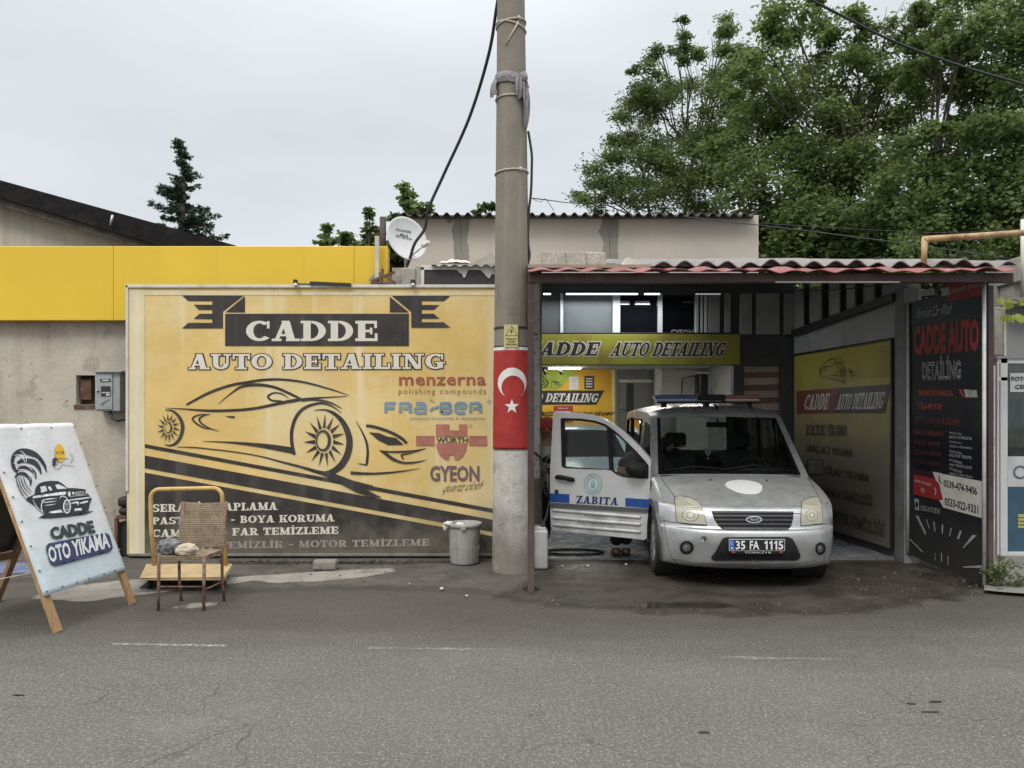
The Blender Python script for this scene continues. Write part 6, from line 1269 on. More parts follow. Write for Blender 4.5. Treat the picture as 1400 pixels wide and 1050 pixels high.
# litter
for k, (px, py, r_) in enumerate(((604, 808, .02), (638, 817, .012), (804, 776, .016), (856, 774, .016), (769, 776, .012), (560, 800, .008))):
    p = G(px, py); single('litter', MB().blob(p + Vector((0, 0, r_ * .7 + .008)), (r_, r_, r_ * .7), 2, .4, 5, seed=k), M_TARP, ['scrap of white litter on the verge left of the pole, larger one', 'small white crumb of litter just left of the pole foot', 'white litter scrap on the forecourt under the open van door', 'flat white litter scrap near the van front wheel', 'small white litter scrap near the jerrycan', 'tiny white crumb on the verge below the bin'][k], 'litter')
for k, (px, py) in enumerate(((1246, 963), (1279, 960), (1272, 974), (963, 1002), (25, 951))):
    p = G(px, py); single('dark_leaf', MB().blob(p + Vector((0, 0, .003)), (.022 + .008 * (k % 3), .006 + .003 * (k % 2), .003), 3, .9, 5, seed=k * 1.7), mat('dead_leaf', (.02, .018, .014), .8), 'small dark dry leaf lying on the asphalt', 'leaf', 'dry leaves on the asphalt')

# grit and crumbs of broken concrete along the foot of the walls and the forecourt edge
b = MB(); rr_ = random.Random(21)
for k in range(420):
    m_ = k % 4
    if m_ < 2: px, py = rr_.uniform(190, 680), 764 + abs(rr_.gauss(0, 14))
    elif m_ == 2: px = rr_.uniform(690, 1345); py = 838 - ((px - 1010) / 330) ** 2 * 22 + rr_.gauss(0, 6)
    else: px, py = rr_.uniform(1130, 1345), 770 + (rr_.uniform(1130, 1345) - 1230) * .2 + rr_.uniform(0, 30)
    if py < 762: continue
    p = G(px, py); r_ = .004 + .012 * rr_.random() ** 3
    b.blob(p + Vector((0, 0, r_ * .4)), (r_ * rr_.uniform(.7, 1.5), r_, r_ * .6), 1, .5, 5, seed=k, smooth=False)
tag(obj('grit', b, mat('grit_stone', (.105, .097, .083), .95, var=.5, vscale=7)), 'loose grit and crumbs along the wall foot and forecourt edge', 'grit', kind='stuff')
# ================================================================ VAN
VX, VY, VYAW = 2.222, 7.05, rad(-3.6)
van = thing('van', 'dusty silver enforcement van with blue and red light bar and its front passenger door open', 'van', (VX, VY, 0), VYAW)
MV = mw(van); MVi = MV.inverted()
M_SIL = mat('silver_paint', (.50, .51, .505), .3, .6, var=.07, vscale=3, coat=.25, rvar=.08, dirt=[((.30, .30, .285), 5, .48, .72, .5), ((.20, .195, .18), 22, .56, .7, .45)], low=((.2, .19, .17), .1, .5, .6))
M_SILD = mat('dusty_silver_paint', (.29, .295, .29), .5, .3, var=.14, vscale=7, rvar=.1, dirt=[((.22, .22, .21), 26, .5, .66, .7), ((.45, .46, .45), 2.0, .55, .75, .4)])
M_BLK = mat('black_trim', (.014, .014, .015), .5, spec=.15, var=.25, vscale=12, dirt=((.035, .035, .033), 9, .56, .72, .5))
M_CAB = mat('cabin_dark', (.018, .018, .019), .75, var=.3, vscale=9)
def body_skin(stations, Xs, ns=41, per=6, p=3.0, q=3.0):
    st = crom(stations, per); rows = []
    for (y, z, B, D) in st:
        ye, ze = y + B, z - D; Wd = Xs(ye, ze)
        rows.append([Vector((-Wd + 2 * Wd * i / (ns - 1), y + B * abs(-1 + 2 * i / (ns - 1)) ** p, z - D * abs(-1 + 2 * i / (ns - 1)) ** q)) for i in range(ns)])
    return rows
def sstep(a, b_, x): t_1 = max(0, min(1, (x - a) / (b_ - a))); return t_1 * t_1 * (3 - 2 * t_1)
def vXs(y, z):
    top = .73 + .085 * sstep(1.7, 2.7, y)
    if z < .75: w = .852 - .03 * ((.75 - z) / .5) ** 2
    else: w = .852 + (top - .852) * min(1.06, (z - .75) / .91)
    if y < .95: w *= 1 - .05 * ((.95 - y) / .7) ** 2
    return w - .02 * sstep(3.2, 4.3, y)
VST = [(.10, .19, .20, -.02), (.04, .25, .24, 0), (.005, .40, .27, 0), (.0, .50, .29, 0), (.012, .545, .29, 0), (.05, .575, .27, 0), (.072, .66, .26, 0), (.10, .715, .25, 0), (.17, .775, .22, 0), (.34, .845, .18, .015), (.62, .925, .12, .03),
       (.93, .99, .08, .035), (.985, 1.0, .08, .02), (1.33, 1.30, .09, .015), (1.66, 1.592, .10, .02), (1.78, 1.655, .09, .04), (2.0, 1.715, .03, .07), (2.4, 1.742, 0, .085), (3.0, 1.755, 0, .085), (4.0, 1.72, 0, .08), (4.17, 1.66, 0, .05), (4.24, 1.5, -.02, .02), (4.27, 1.0, -.06, 0), (4.27, .5, -.06, 0), (4.22, .25, -.05, 0)]
PER = 6; NS = 41; rows = body_skin(VST, vXs, NS, PER)
r_cowl, r_head = 12 * PER, 14 * PER; tw0, tw1 = 21 * PER - 4, 22 * PER - 1
b = MB(); wing = MB(); rear = MB()
for j in range(len(rows) - 1):
    for i in range(NS - 1):
        s0, s1 = -1 + 2 * i / (NS - 1), -1 + 2 * (i + 1) / (NS - 1); sm_ = max(abs(s0), abs(s1)); f = [rows[j][i], rows[j + 1][i], rows[j + 1][i + 1], rows[j][i + 1]]; f = [f[0], f[3], f[2], f[1]]
        if r_cowl <= j < r_head and sm_ <= .901: continue
        if tw0 <= j < tw1 and sm_ <= .801: continue
        hood = 8 * PER <= j < 12 * PER
        b.add(f, [(0, 1, 2, 3)], 1 if hood and sm_ < .96 else 0, True)
edgeL = [r[0] for r in rows]
def side_outline():
    top = [(p.y, p.z) for p in edgeL]
    out = list(top)
    def arch(yc, R, a0, a1, n=18): return [(yc + R * math.cos(rad(a0 + (a1 - a0) * k / n)), .33 + R * math.sin(rad(a0 + (a1 - a0) * k / n))) for k in range(n + 1)]
    out += [(3.9, .25)] + arch(3.48, .37, -14, 194) + [(3.0, .235), (1.3, .225)] + arch(.82, .37, -16, 200) + [(.40, .20)]
    return out
SO = side_outline()
doorL = [(.99, .34), (.985, .93), (1.12, 1.02), (1.66, 1.49), (2.06, 1.535), (2.10, .34)]
winF = [(1.2, 1.04), (1.68, 1.47), (2.0, 1.52), (2.0, 1.04)]; winS = [(2.24, 1.04), (2.24, 1.555), (3.05, 1.57), (3.05, 1.04)]; winR = [(3.14, 1.04), (3.14, 1.57), (3.9, 1.54), (4.0, 1.06)]
for sgn, holes in ((-1, [doorL, winS, winR]), (1, [winF, winS, winR])):
    tris, v = tri2(SO, holes, .055)
    P = [Vector((sgn * vXs(p[0], p[1]), p[0], p[1])) for p in v]
    b.add(P, [t if sgn < 0 else t[::-1] for t in tris], 0, True)
bm_ = bmesh.new()
body = obj('body', b, [M_SIL, M_SILD], van, space='local')
_bm = bmesh.new(); _bm.from_mesh(body.data); bmesh.ops.remove_doubles(_bm, verts=_bm.verts, dist=.0015); bmesh.ops.recalc_face_normals(_bm, faces=_bm.faces); _bm.to_mesh(body.data); _bm.free(); bm_.free()
body.data.polygons.foreach_set('use_smooth', [True] * len(body.data.polygons))
_e = body.modifiers.new('edge', 'EDGE_SPLIT'); _e.split_angle = rad(42)
# windscreen, rear and side glass
M_VG = glass('van_glass', (.62, .67, .66), .05, 1.5, .015, (.12, .12, .115)); M_TG = glass('tinted_side_glass', (.10, .11, .11), .04, 1.6, .03)
i0, i1 = int(round(.05 * (NS - 1))), NS - 1 - int(round(.05 * (NS - 1)))
gr = [[rows[j][i] + Vector((0, -.002, .001)) for i in range(i0, i1 + 1)] for j in range(r_cowl, r_head + 1)]
ws_ = obj('windscreen', MB().grid(gr), M_VG, van, space='local')
fb_ = MB()
def frit(gr, w=1):
    n = len(gr[0]); m_ = len(gr)
    for j in range(m_ - 1):
        for i in range(n - 1):
            if i < w or i >= n - 1 - w or j < 1 or j >= m_ - 1:
                fb_.add([gr[j][i] + Vector((0, -.003, .002)), gr[j][i + 1] + Vector((0, -.003, .002)), gr[j + 1][i + 1] + Vector((0, -.003, .002)), gr[j + 1][i] + Vector((0, -.003, .002))], [(0, 1, 2, 3)], 0, True)
frit(gr); obj('glass_border', fb_, mat('frit_black', (.008, .008, .009), .15), ws_, space='local')
obj('rear_window', MB().grid([[rows[j][i] for i in range(4, NS - 4)] for j in range(tw0, tw1 + 1)]), M_VG, van, space='local')
for sgn, hs_ in ((-1, (winS, winR)), (1, (winF, winS, winR))):
    for h in hs_:
        tris, v = tri2(h, (), .1); b = MB(); b.add([Vector((sgn * (vXs(p[0], p[1]) - .004), p[0], p[1])) for p in v], [t if sgn < 0 else t[::-1] for t in tris], 0, True); w_o = obj('side_window', b, M_TG, van, space='local')
        b = MB()
        for k in range(len(h)): A_, B_ = h[k], h[(k + 1) % len(h)]; b.beam((sgn * (vXs(*A_) + .001), *A_), (sgn * (vXs(*B_) + .001), *B_), .012, .03, up=(1, 0, 0))
        obj('window_seal', b, M_BLK, w_o, space='local')
# cabin
b = MB(); b.box((-.8, .5, .22), (.8, 4.1, .36)); b.box((-.78, .35, .3), (.78, .95, .78)); obj('floor', b, M_CAB, van, space='local')
b = MB(); b.rbox((-.74, .96, .74), (.74, 1.35, .985), .05, 0, 3); b.rbox((.16, 1.2, .9), (.58, 1.38, 1.045), .04, 0, 3); b.rbox((-.12, 1.15, .5), (.12, 1.7, .78), .04); obj('dashboard', b, mat('dashboard_grey', (.03, .03, .031), .7, var=.2, vscale=9), van, space='local')
b = MB(); th_ = Matrix.Translation((.37, 1.5, .98)) @ Matrix.Rotation(rad(62), 4, 'X'); b.tube([th_ @ Vector((.18 * math.cos(2 * math.pi * k / 28), .18 * math.sin(2 * math.pi * k / 28), 0)) for k in range(28)], .014, 8, closed=True); b.beam(th_ @ Vector((-.17, 0, 0)), th_ @ Vector((.17, 0, 0)), .03, .02); b.beam(th_ @ Vector((0, -.17, 0)), th_ @ Vector((0, 0, -.02)), .03, .02); obj('steering_wheel', b, M_CAB, van, space='local')
M_SEAT = mat('seat_cloth', (.03, .031, .034), .9, var=.3, vscale=14)
for x in (-.38, .38):
    b = MB(); b.rbox((x - .24, 1.65, .42), (x + .24, 2.15, .62), .06, 0, 3); k = len(b.v); b.rbox((x - .23, 2.08, .58), (x + .23, 2.22, 1.19), .06, 0, 3); b.v[k:] = [p + Vector((0, (p.z - .58) * .2, 0)) for p in b.v[k:]]; st_ = obj('seat', b, M_SEAT, van, space='local')
    b = MB(); b.rbox((x - .13, 2.2, 1.22), (x + .13, 2.31, 1.40), .05, 0, 3); obj('headrest', b, M_SEAT, st_, space='local')
b = MB(); b.rbox((-.62, 2.9, .5), (.62, 3.35, .66), .05); b.rbox((-.62, 3.3, .6), (.62, 3.44, 1.1), .05); obj('bench_seat', b, M_SEAT, van, space='local')
b = MB(); b.rbox((-.13, 1.62, 1.475), (.11, 1.65, 1.535), .012); b.tube([(0, 1.63, 1.53), (0, 1.66, 1.57)], .01, 6); obj('rear_view_mirror', b, M_BLK, van, space='local')
# front details, laid on the bodywork by ray
bvv = bvh_of([body])
Z5 = lambda x, y: (880 + x / 5.385, 650 + y / 5.385)
def vart(off=.003, step=.0004): a = Art(None, off, step, tf=Z5, bvh=bvv); return a
M_LAMP = mat('yellowed_lamp', (.36, .345, .265), .16, var=.15, vscale=14, coat=.8, dirt=((.36, .33, .2), 20, .5, .7, .5)); M_LAMP2 = mat('lamp_reflector', (.46, .44, .35), .15, .1, var=.15, vscale=25, coat=.8); M_SEAM = mat('seam_black', (.012, .012, .012), .7)
HLs = [[(229, 156), (282, 154), (330, 159), (372, 174), (400, 191), (418, 215), (432, 245), (448, 300), (462, 362), (400, 358), (320, 351), (246, 345), (238, 270)], [(1165, 192), (1200, 174), (1245, 160), (1284, 155), (1298, 175), (1308, 205), (1315, 280), (1318, 352), (1240, 361), (1160, 370), (1160, 280)]]
for P in HLs:
    cx_, cy_ = sum(p[0] for p in P) / len(P), sum(p[1] for p in P) / len(P)
    a = vart(.004); a.poly([(cx_ + (x - cx_) * 1.04, cy_ + (y - cy_) * 1.04) for x, y in P], 0); hl = a.build('headlight', [M_SEAM], van)
    a = vart(.010, .0008); a.poly(P, 0); 
    top = [p for p in P if p[1] < 222]; x0_, x1_ = min(p[0] for p in P), max(p[0] for p in P)
    lerpx = lambda u: x0_ + (x1_ - x0_) * u
    a.poly([(cx_ + (x - cx_) * .84, 170 + (y - 170) * .8 + 6) for x, y in [p for p in P if p[1] < 246]], 1)
    a.disc(lerpx(.5), 292, (x1_ - x0_) * .27, 46, 3); a.disc(lerpx(.5), 292, (x1_ - x0_) * .24, 41, 1); a.ring(lerpx(.5), 292, (x1_ - x0_) * .13, 23, 5, 3); a.disc(lerpx(.5), 292, (x1_ - x0_) * .07, 13, 2); a.brush([(lerpx(.1), 232, 5), (lerpx(.5), 228, 6), (lerpx(.86), 232, 5)], 2, 2)
    a.build('lens', [M_LAMP, M_LAMP2, mat('lamp_cream', (.55, .54, .46), .2, coat=.5), mat('lamp_shade_ring', (.2, .19, .14), .2, coat=.5)], hl)
a = vart(.004, .0006); a.poly([(497, 260), (1105, 265), (1100, 320), (1085, 375), (1062, 398), (592, 398), (552, 372), (520, 325)], 0); gl = a.build('grille', [M_BLK], van)
a = vart(.012, .0008)
for k, (y, x0_, x1_) in enumerate(((268, 500, 1104), (296, 512, 1102), (326, 526, 1096), (357, 545, 1090), (389, 590, 1062))): a.brush([(x0_, y, 11), ((x0_ + x1_) / 2, y + 1, 11), (x1_, y + 2, 11)], 0, 8)
a.build('slat', [mat('slat_grey', (.05, .05, .053), .45, var=.2, vscale=12)], gl)
a = vart(.02, .001); a.disc(813, 325, 60, 26, 0); a.disc(813, 325, 50, 20, 1); a.sans('Ford', (784, 334), (842, 334), (784, 314), 0, .0, .12); a.build('badge', [mat('badge_chrome', (.6, .6, .6), .2, .9), mat('badge_black', (.02, .02, .03), .3)], gl)
a = vart(.004, .0006); a.poly([(608, 455), (1062, 452), (1092, 464), (1112, 490), (1156, 588), (1150, 613), (1122, 628), (520, 630), (500, 617), (497, 600), (532, 556), (572, 478), (585, 463)], 0); it = a.build('lower_intake', [mat('intake_black', (.007, .007, .007), .7)], van)
a = vart(.010, .0008)
for y in (572, 590, 608): a.brush([(528, y, 6), (820, y + 2, 6), (1132, y, 6)], 0, 8)
a.build('intake_bar', [M_BLK], it)
for cx_, cy_, rx, ry in ((317, 532, 52, 50), (1302, 540, 38, 47)):
    a = vart(.004, .0008); a.ring(cx_ - 1, cy_ - 2, rx + 10, ry + 10, 9, 1); a.disc(cx_, cy_, rx, ry, 0); a.disc(cx_ - 2, cy_ - 2, rx * .6, ry * .62, 2); a.ring(cx_ - 2, cy_ - 2, rx * .62, ry * .64, 4, 0); a.disc(cx_ - 6, cy_ - 8, rx * .2, ry * .2, 1); a.build('fog_lamp', [M_BLK, M_SIL, mat('fog_glass', (.09, .09, .09), .1, coat=.6)], van)
a = vart(.004, .0008); a.ring(443, 468, 29, 28, 8, 1); a.disc(443, 470, 24, 23, 0); a.disc(436, 478, 12, 13, 1); a.disc(447, 465, 9, 9, 2); a.build('towing_hole', [mat('hole_grey', (.08, .08, .08), .6), mat('dull_silver', (.3, .3, .3), .5), M_SEAM], van)
a = vart(.003, .0005); a.poly([(200, 612), (330, 636), (520, 652), (820, 660), (1120, 650), (1250, 628), (1338, 600), (1322, 640), (1200, 672), (1000, 692), (820, 700), (640, 698), (540, 688), (330, 665), (240, 650)], 0); a.build('bumper_skirt', [mat('scuffed_skirt', (.10, .10, .097), .7, var=.35, vscale=14, dirt=((.3, .3, .29), 12, .56, .68, .7))], van)
a = vart(.002, .0004)
for st_ in ([(445, 277, 5), (500, 277, 5)], [(1104, 280, 5), (1160, 281, 5)], [(140, 328, 5), (195, 342, 5), (246, 347, 5)], [(228, 156, 4.5), (190, 105, 4.5), (150, 50, 4), (122, 2, 4)], [(1290, 154, 4), (1258, 100, 4), (1230, 52, 4), (1208, 10, 3)], [(466, 372, 5), (330, 360, 5), (250, 349, 5)], [(1160, 373, 5), (1240, 366, 5), (1350, 356, 4)], [(148, 335, 2), (160, 430, 2), (178, 520, 2), (205, 600, 2), (240, 648, 2)]): a.brush(st_, 0, 5)
a.build('panel_gap', [M_SEAM], van)
a = vart(.0015, .0004); a.poly([(597, 68), (612, 48), (650, 36), (705, 31), (770, 36), (820, 46), (858, 62), (874, 80), (870, 110), (850, 130), (810, 139), (750, 138), (690, 124), (640, 102), (608, 84)], 0); a.build('bonnet_patch', [mat('white_patch', (.66, .66, .65), .5, var=.05, vscale=18, dirt=((.4, .4, .39), 14, .62, .75, .6))], van)
a = vart(.006, .0006); a.disc(489, 32, 8, 6); a.disc(905, 36, 8, 6); a.brush([(400, 168, 3), (450, 167, 7), (500, 170, 2)], 1, 4); a.build('washer_jet', [M_BLK, M_LAMP2], van)
# number plate
pc = bvv.ray_cast(CAM, ray(1035, 745).normalized())[0]; YP = pc.y - .035
pl_ = obj('number_plate', pr(MB(), YP, YP + .02, 997, 1073.5, 737.2, 753.6, .004), mat('plate_frame', (.35, .35, .35), .4), van)
a = Art(front(YP), .0012); a.tf = Z5; a.poly([(668, 474), (1034, 474), (1034, 551), (668, 551)], 0); a.poly([(634, 474), (668, 474), (668, 551), (634, 551)], 1)
a.sans('35', (677, 545), (748, 545), (677, 481), 2, .022); a.sans('FA', (781, 545), (850, 545), (781, 481), 2, .022); a.sans('5', (992, 545), (1028, 545), (992, 481), 2, .022)
for x in (886, 922, 957): a.poly([(x + 14, 481), (x + 26, 481), (x + 26, 545), (x + 14, 545), (x + 14, 499), (x + 3, 506), (x + 3, 495)], 2)
a.off += .0002; a.sans('TR', (640, 545), (662, 545), (640, 528), 2, .02); a.ring(651, 500, 8, 10, 2.5, 2, None, 40, 320)
a.build('plate_lettering', [mat('plate_black_field', (.012, .012, .013), .4), mat('plate_blue', (.03, .13, .42), .4), mat('plate_white_ink', (.72, .72, .7), .4)], pl_)
b = pr(MB(), YP + .004, YP + .024, 999, 1072, 753.8, 757.4, .002); ph = obj('plate_holder', b, M_BLK, van)
a = Art(front(YP + .004), .001); a.tf = Z5; a.sans('TÜRKİYE', (740, 574), (940, 574), (740, 557), 0, .02); a.poly([(650, 560), (674, 560), (674, 570), (650, 570)], 1); a.poly([(1000, 560), (1024, 560), (1024, 570), (1000, 570)], 1); a.build('holder_lettering', [mat('holder_grey', (.4, .4, .4), .5), mat('holder_red', (.4, .05, .03), .5)], ph)
# wipers, aerial, hanging crest
def on_ws(px, py, off): 
    h = bvh_ws.ray_cast(CAM, ray(px, py).normalized()); return h[0] + Vector((0, -off, off * .6))
bvh_ws = bvh_of([ws_])
for P in (((908, 645), (950, 639), (990, 643)), ((985, 644), (1030, 637), (1082, 646))):
    obj('wiper', MB().tube([on_ws(*p, .02) for p in P], .008, 6), M_BLK, van)
b = MB(); pA = MVi @ W(981, 564.5, VY + 1.80); b.tube([(pA.x, 1.83, 1.655), (pA.x, 1.83, 1.70), (pA.x - .02, 1.86, 1.74)], [.02, .014, .008], 8); b.tube([(pA.x - .02, 1.86, 1.74), (pA.x - .05, 1.98, 1.95)], .004, 6); obj('aerial', b, M_BLK, van, space='local')
b = MB(); px0 = W(968, 614, VY + 1.62); b.prism([W(963, 614, px0.y), W(972, 614, px0.y), W(972, 620, px0.y), W(968, 624, px0.y), W(964, 620, px0.y)], (0, .012, 0)); b.tube([W(968, 614, px0.y), W(968, 590, px0.y)], .003, 5); b.blob(W(968, 627, px0.y), .016, 2, .1); obj('hanging_crest', b, mat('crest_white', (.4, .4, .4), .5), van)
# light bar
lb0, lb1 = MVi @ W(893, 545, 9.1), MVi @ W(1036, 545, 9.1); yb_ = 2.02; zb0, zb1 = 1.762, 1.852
def bar(b, u0, u1, z0, z1, d0=.0, mi=0, r=.02): x0_, x1_ = lb0.x + (lb1.x - lb0.x) * u0, lb0.x + (lb1.x - lb0.x) * u1; return b.rbox((x0_, yb_ - .15 + d0, z0), (x1_, yb_ + .15 - d0, z1), r, mi, 3)
b = MB(); bar(b, .40, .66, zb0 + .02, zb1, 0); bar(b, .03, .97, zb0 - .012, zb0 + .012, .03); 
for u in (.1, .5, .9): x_ = lb0.x + (lb1.x - lb0.x) * u; b.box((x_ - .03, yb_ - .05, 1.70), (x_ + .03, yb_ + .05, zb0))
lb_o = obj('light_bar', b, M_BLK, van, space='local')
b = MB(); bar(b, 0.0, .405, zb0 + .042, zb1 - .004, .0); obj('blue_lens', b, mat('lens_blue', (.045, .05, .2), .15, var=.2, vscale=14, coat=.5), lb_o, space='local')
b = MB(); bar(b, .02, .405, zb0 + .006, zb0 + .048, .02); bar(b, .655, .98, zb0 + .006, zb0 + .048, .02, 1); obj('clear_lens', b, [mat('lens_pale_blue', (.24, .3, .42), .2, coat=.5), mat('lens_pale_red', (.36, .25, .2), .2, coat=.5)], lb_o, space='local')
b = MB(); bar(b, .655, 1.0, zb0 + .042, zb1 - .004, .0); obj('red_lens', b, mat('lens_red', (.17, .06, .04), .2, var=.2, vscale=14, coat=.5), lb_o, space='local')
# wheels
M_TYRE = mat('tyre_rubber', (.028, .027, .026), .85, var=.25, vscale=9, dirt=((.11, .1, .085), 5, .48, .7, .7)); M_RIM = mat('rim_silver', (.42, .42, .41), .4, .5, var=.15, vscale=9, dirt=((.2, .19, .17), 8, .52, .7, .6))
for sx in (-1, 1):
    for y in (.82, 3.48):
        b = MB(); b.lathe([(.205, -.09), (.28, -.1025), (.31, -.098), (.324, -.08), (.326, 0), (.324, .08), (.31, .098), (.28, .1025), (.205, .09)], (sx * .73, y, .325), 40, axis='X'); wh = obj('wheel', b, M_TYRE, van, space='local')
        b = MB(); b.lathe([(.21, sx * .085), (.205, sx * .095), (.195, sx * .07), (.19, sx * .06), (.06, sx * .085), (.05, sx * .095), (.001, sx * .098)], (sx * .73, y, .325), 40, axis='X', mi=0)
        for k in range(9): t_1 = 2 * math.pi * k / 9; d = Vector((0, math.cos(t_1), math.sin(t_1))); b.beam(Vector((sx * .817, y, .325)) + d * .05, Vector((sx * .812, y, .325)) + d * .2, .016, .055, up=(0, -d.z, d.y)); 
        for k in range(9): t_1 = 2 * math.pi * (k + .5) / 9; d = Vector((0, math.cos(t_1), math.sin(t_1))); b.lathe([(.001, 0), (.022, 0)], Vector((sx * .811, y, .325)) + d * .15, 12, axis='X', mi=1)
        obj('rim', b, [M_RIM, M_SEAM], wh, space='local')
for sx in (-1, 1):
    for y in (.82, 3.48):
        b = MB().lathe([(.37, sx * .825), (.37, sx * .5)], (0, y, .33), 30, axis='X', smooth=True); b.box((min(sx * .5, sx * .52), y - .36, .2), (max(sx * .5, sx * .52), y + .36, .7)); obj('wheel_arch_liner', b, M_SEAM, van, space='local')
b = MB()
for y in (.82, 3.48):
    rr = []
    for R_, o in ((.372, .004), (.43, .008)): rr.append([Vector((-(vXs(y + R_ * math.cos(rad(-10 + 204 * k / 30)), .33 + R_ * math.sin(rad(-10 + 204 * k / 30))) + o), y + R_ * math.cos(rad(-10 + 204 * k / 30)), .33 + R_ * math.sin(rad(-10 + 204 * k / 30)))) for k in range(31)])
    b.grid(rr)
obj('arch_trim', b, mat('arch_grey', (.12, .12, .118), .65, var=.2, vscale=8), van, space='local')
# far mirror
b = MB(); k = MVi @ W(1114, 639, VY + 1.12); b.rbox((k.x - .085, k.y - .05, k.z - .085), (k.x + .085, k.y + .06, k.z + .085), .03, 0, 3); b.rbox((k.x - .17, k.y - .01, k.z - .07), (k.x - .07, k.y + .05, k.z - .01), .012); obj('wing_mirror', b, M_BLK, van, space='local')
# open front door
H0, H1 = Vector((W(889, 0, 7.98).x, 7.98, 0)), Vector((W(752, 0, 8.42).x, 8.42, 0)); nD = Vector(((H1 - H0).y, -(H1 - H0).x, 0)).normalized(); PD = Plane(H0, nD); nD = PD.n
DZ = lambda x, y: (720 + x / 3.5, 500 + y / 3.5)
dz = (H1 - H0).normalized()
def d2(x, y): p = PD.hit(*DZ(x, y)); return ((p - H0).dot(dz), p.z)
def d3(q_, off=0): return H0 + dz * q_[0] + Vector((0, 0, q_[1])) + nD * off
out_ = [(127, 226), (140, 220), (200, 224), (260, 228), (310, 236), (350, 246), (385, 262), (420, 284), (460, 314), (500, 348), (540, 388), (575, 428), (596, 456), (592, 500), (590, 560), (590, 640), (582, 700), (576, 760), (574, 826), (560, 834), (480, 824), (300, 806), (124, 786), (116, 770), (113, 690), (112, 600), (112, 500), (120, 360)]
hole_ = [(163, 256), (170, 250), (260, 253), (330, 263), (378, 280), (405, 298), (440, 326), (490, 374), (530, 414), (570, 458), (584, 478), (583, 540), (540, 540), (460, 532), (430, 520), (405, 500), (380, 496), (280, 494), (178, 488), (168, 480)]
b = MB(); b.slab_holes([d2(*p) for p in out_], [[d2(*p) for p in hole_]], lambda q_: d3(q_), -nD * .07, 0, .06)
dr = obj('door', b, mat('door_white_silver', (.56, .56, .55), .4, .2, var=.05, vscale=4, coat=.2, dirt=[((.38, .375, .36), 6, .54, .72, .5)], low=((.25, .24, .22), .25, .55, .6)), van, origin=tuple(H0), bevel=.008)
def dart(off=.002, step=.0004): a = Art(PD, off, step, tf=DZ); return a
b = MB(); b.slab_holes([d2(*p) for p in hole_], [[d2(*p) for p in [(176, 262), (260, 264), (330, 274), (376, 291), (384, 300), (396, 496), (280, 490), (182, 482)]], [d2(*p) for p in [(402, 312), (440, 338), (490, 386), (560, 460), (556, 520), (540, 528), (460, 526), (430, 516), (412, 498)]]], lambda q_: d3(q_, .006), -nD * .05); obj('window_frame', b, M_BLK, dr)
M_DG = glass('door_glass', (.80, .84, .83), .05, 1.5, .015, (.2, .2, .2))
b = MB(); P = [d3(d2(*p), -.02) for p in hole_]; tris = geometry.tessellate_polygon([P]); b.add(P, [tuple(t) for t in tris]); obj('window_glass', b, M_DG, dr)
b = MB(); b.blob(d3(d2(532, 492), .075), (.115, .075, .085), 3, .08, 2); b.beam(d3(d2(570, 520), .0), d3(d2(545, 505), .07), .07, .05); k_ = obj('wing_mirror', b, M_BLK, dr)
b = MB(); b.tube([d3(d2(143, 534), .01), d3(d2(155, 531), .03), d3(d2(185, 535), .036), d3(d2(215, 543), .03), d3(d2(228, 546), .01)], [.02, .026, .024, .026, .02], 10); obj('handle', b, M_BLK, dr)
a = dart(); a.disc(143, 603, 10, 11, 0); a.build('lock', [M_SEAM], dr)
a = dart(); a.poly([(112, 610), (205, 615), (205, 658), (112, 652)], 0); a.poly([(472, 632), (590, 640), (584, 682), (472, 673)], 0)
a.slab('ZABITA', (236, 658), (437, 668), (240, 622), 1, 0, .09)
a.ring(318, 567, 42, 50, 3, 2); a.ring(318, 567, 27, 32, 6, 3); a.disc(318, 567, 22, 26, 4); a.disc(318, 572, 12, 15, 2); a.poly([(300, 562), (318, 542), (336, 562), (326, 566), (310, 566)], 3); a.poly([(296, 592), (340, 592), (330, 606), (306, 606)], 3); a.sans('FOÇA', (302, 531), (334, 533), (302, 522), 2, .02); a.ring(318, 567, 35, 41, 2, 4, None, 160, 380)
a.build('door_livery', [mat('livery_blue', (.012, .06, .26), .4, var=.1, vscale=6), mat('livery_navy', (.02, .025, .13), .4), mat('livery_teal', (.16, .33, .37), .5), mat('livery_lightteal', (.3, .44, .46), .5), mat('livery_white', (.55, .58, .58), .5)], dr)
b = MB(); P = [d3(d2(*p)) for p in ((112, 655), (586, 684), (580, 702), (114, 676))]; b.prism([p + nD * .001 for p in P], nD * .016); obj('rub_strip', b, mat('strip_grey', (.075, .075, .075), .55, var=.15, vscale=9), dr, bevel=.003)
for k, (yl, yr) in enumerate(((690, 714), (726, 748), (760, 784))):
    A_, B_ = d3(d2(122, yl), .002), d3(d2(548, yr + 12), .002); b = MB(); b.tube([A_, A_.lerp(B_, .02) + nD * .005, A_.lerp(B_, .98) + nD * .005, B_], [.008, .018, .018, .01], 10); b.v = [p - nD * max(0, (p - H0).dot(nD)) * .35 for p in b.v]; obj('side_rib', b, _mats['door_white_silver'], dr)
a = dart(.03); a.sans('FOÇA BELEDİYESİ', (278, 724), (388, 731), (278, 708), 0, .02); a.sans('ZABITA MÜDÜRLÜĞÜ', (246, 754), (426, 768), (246, 738), 0, .02); a.build('small_livery', [mat('livery_grey', (.12, .12, .12), .5)], dr)

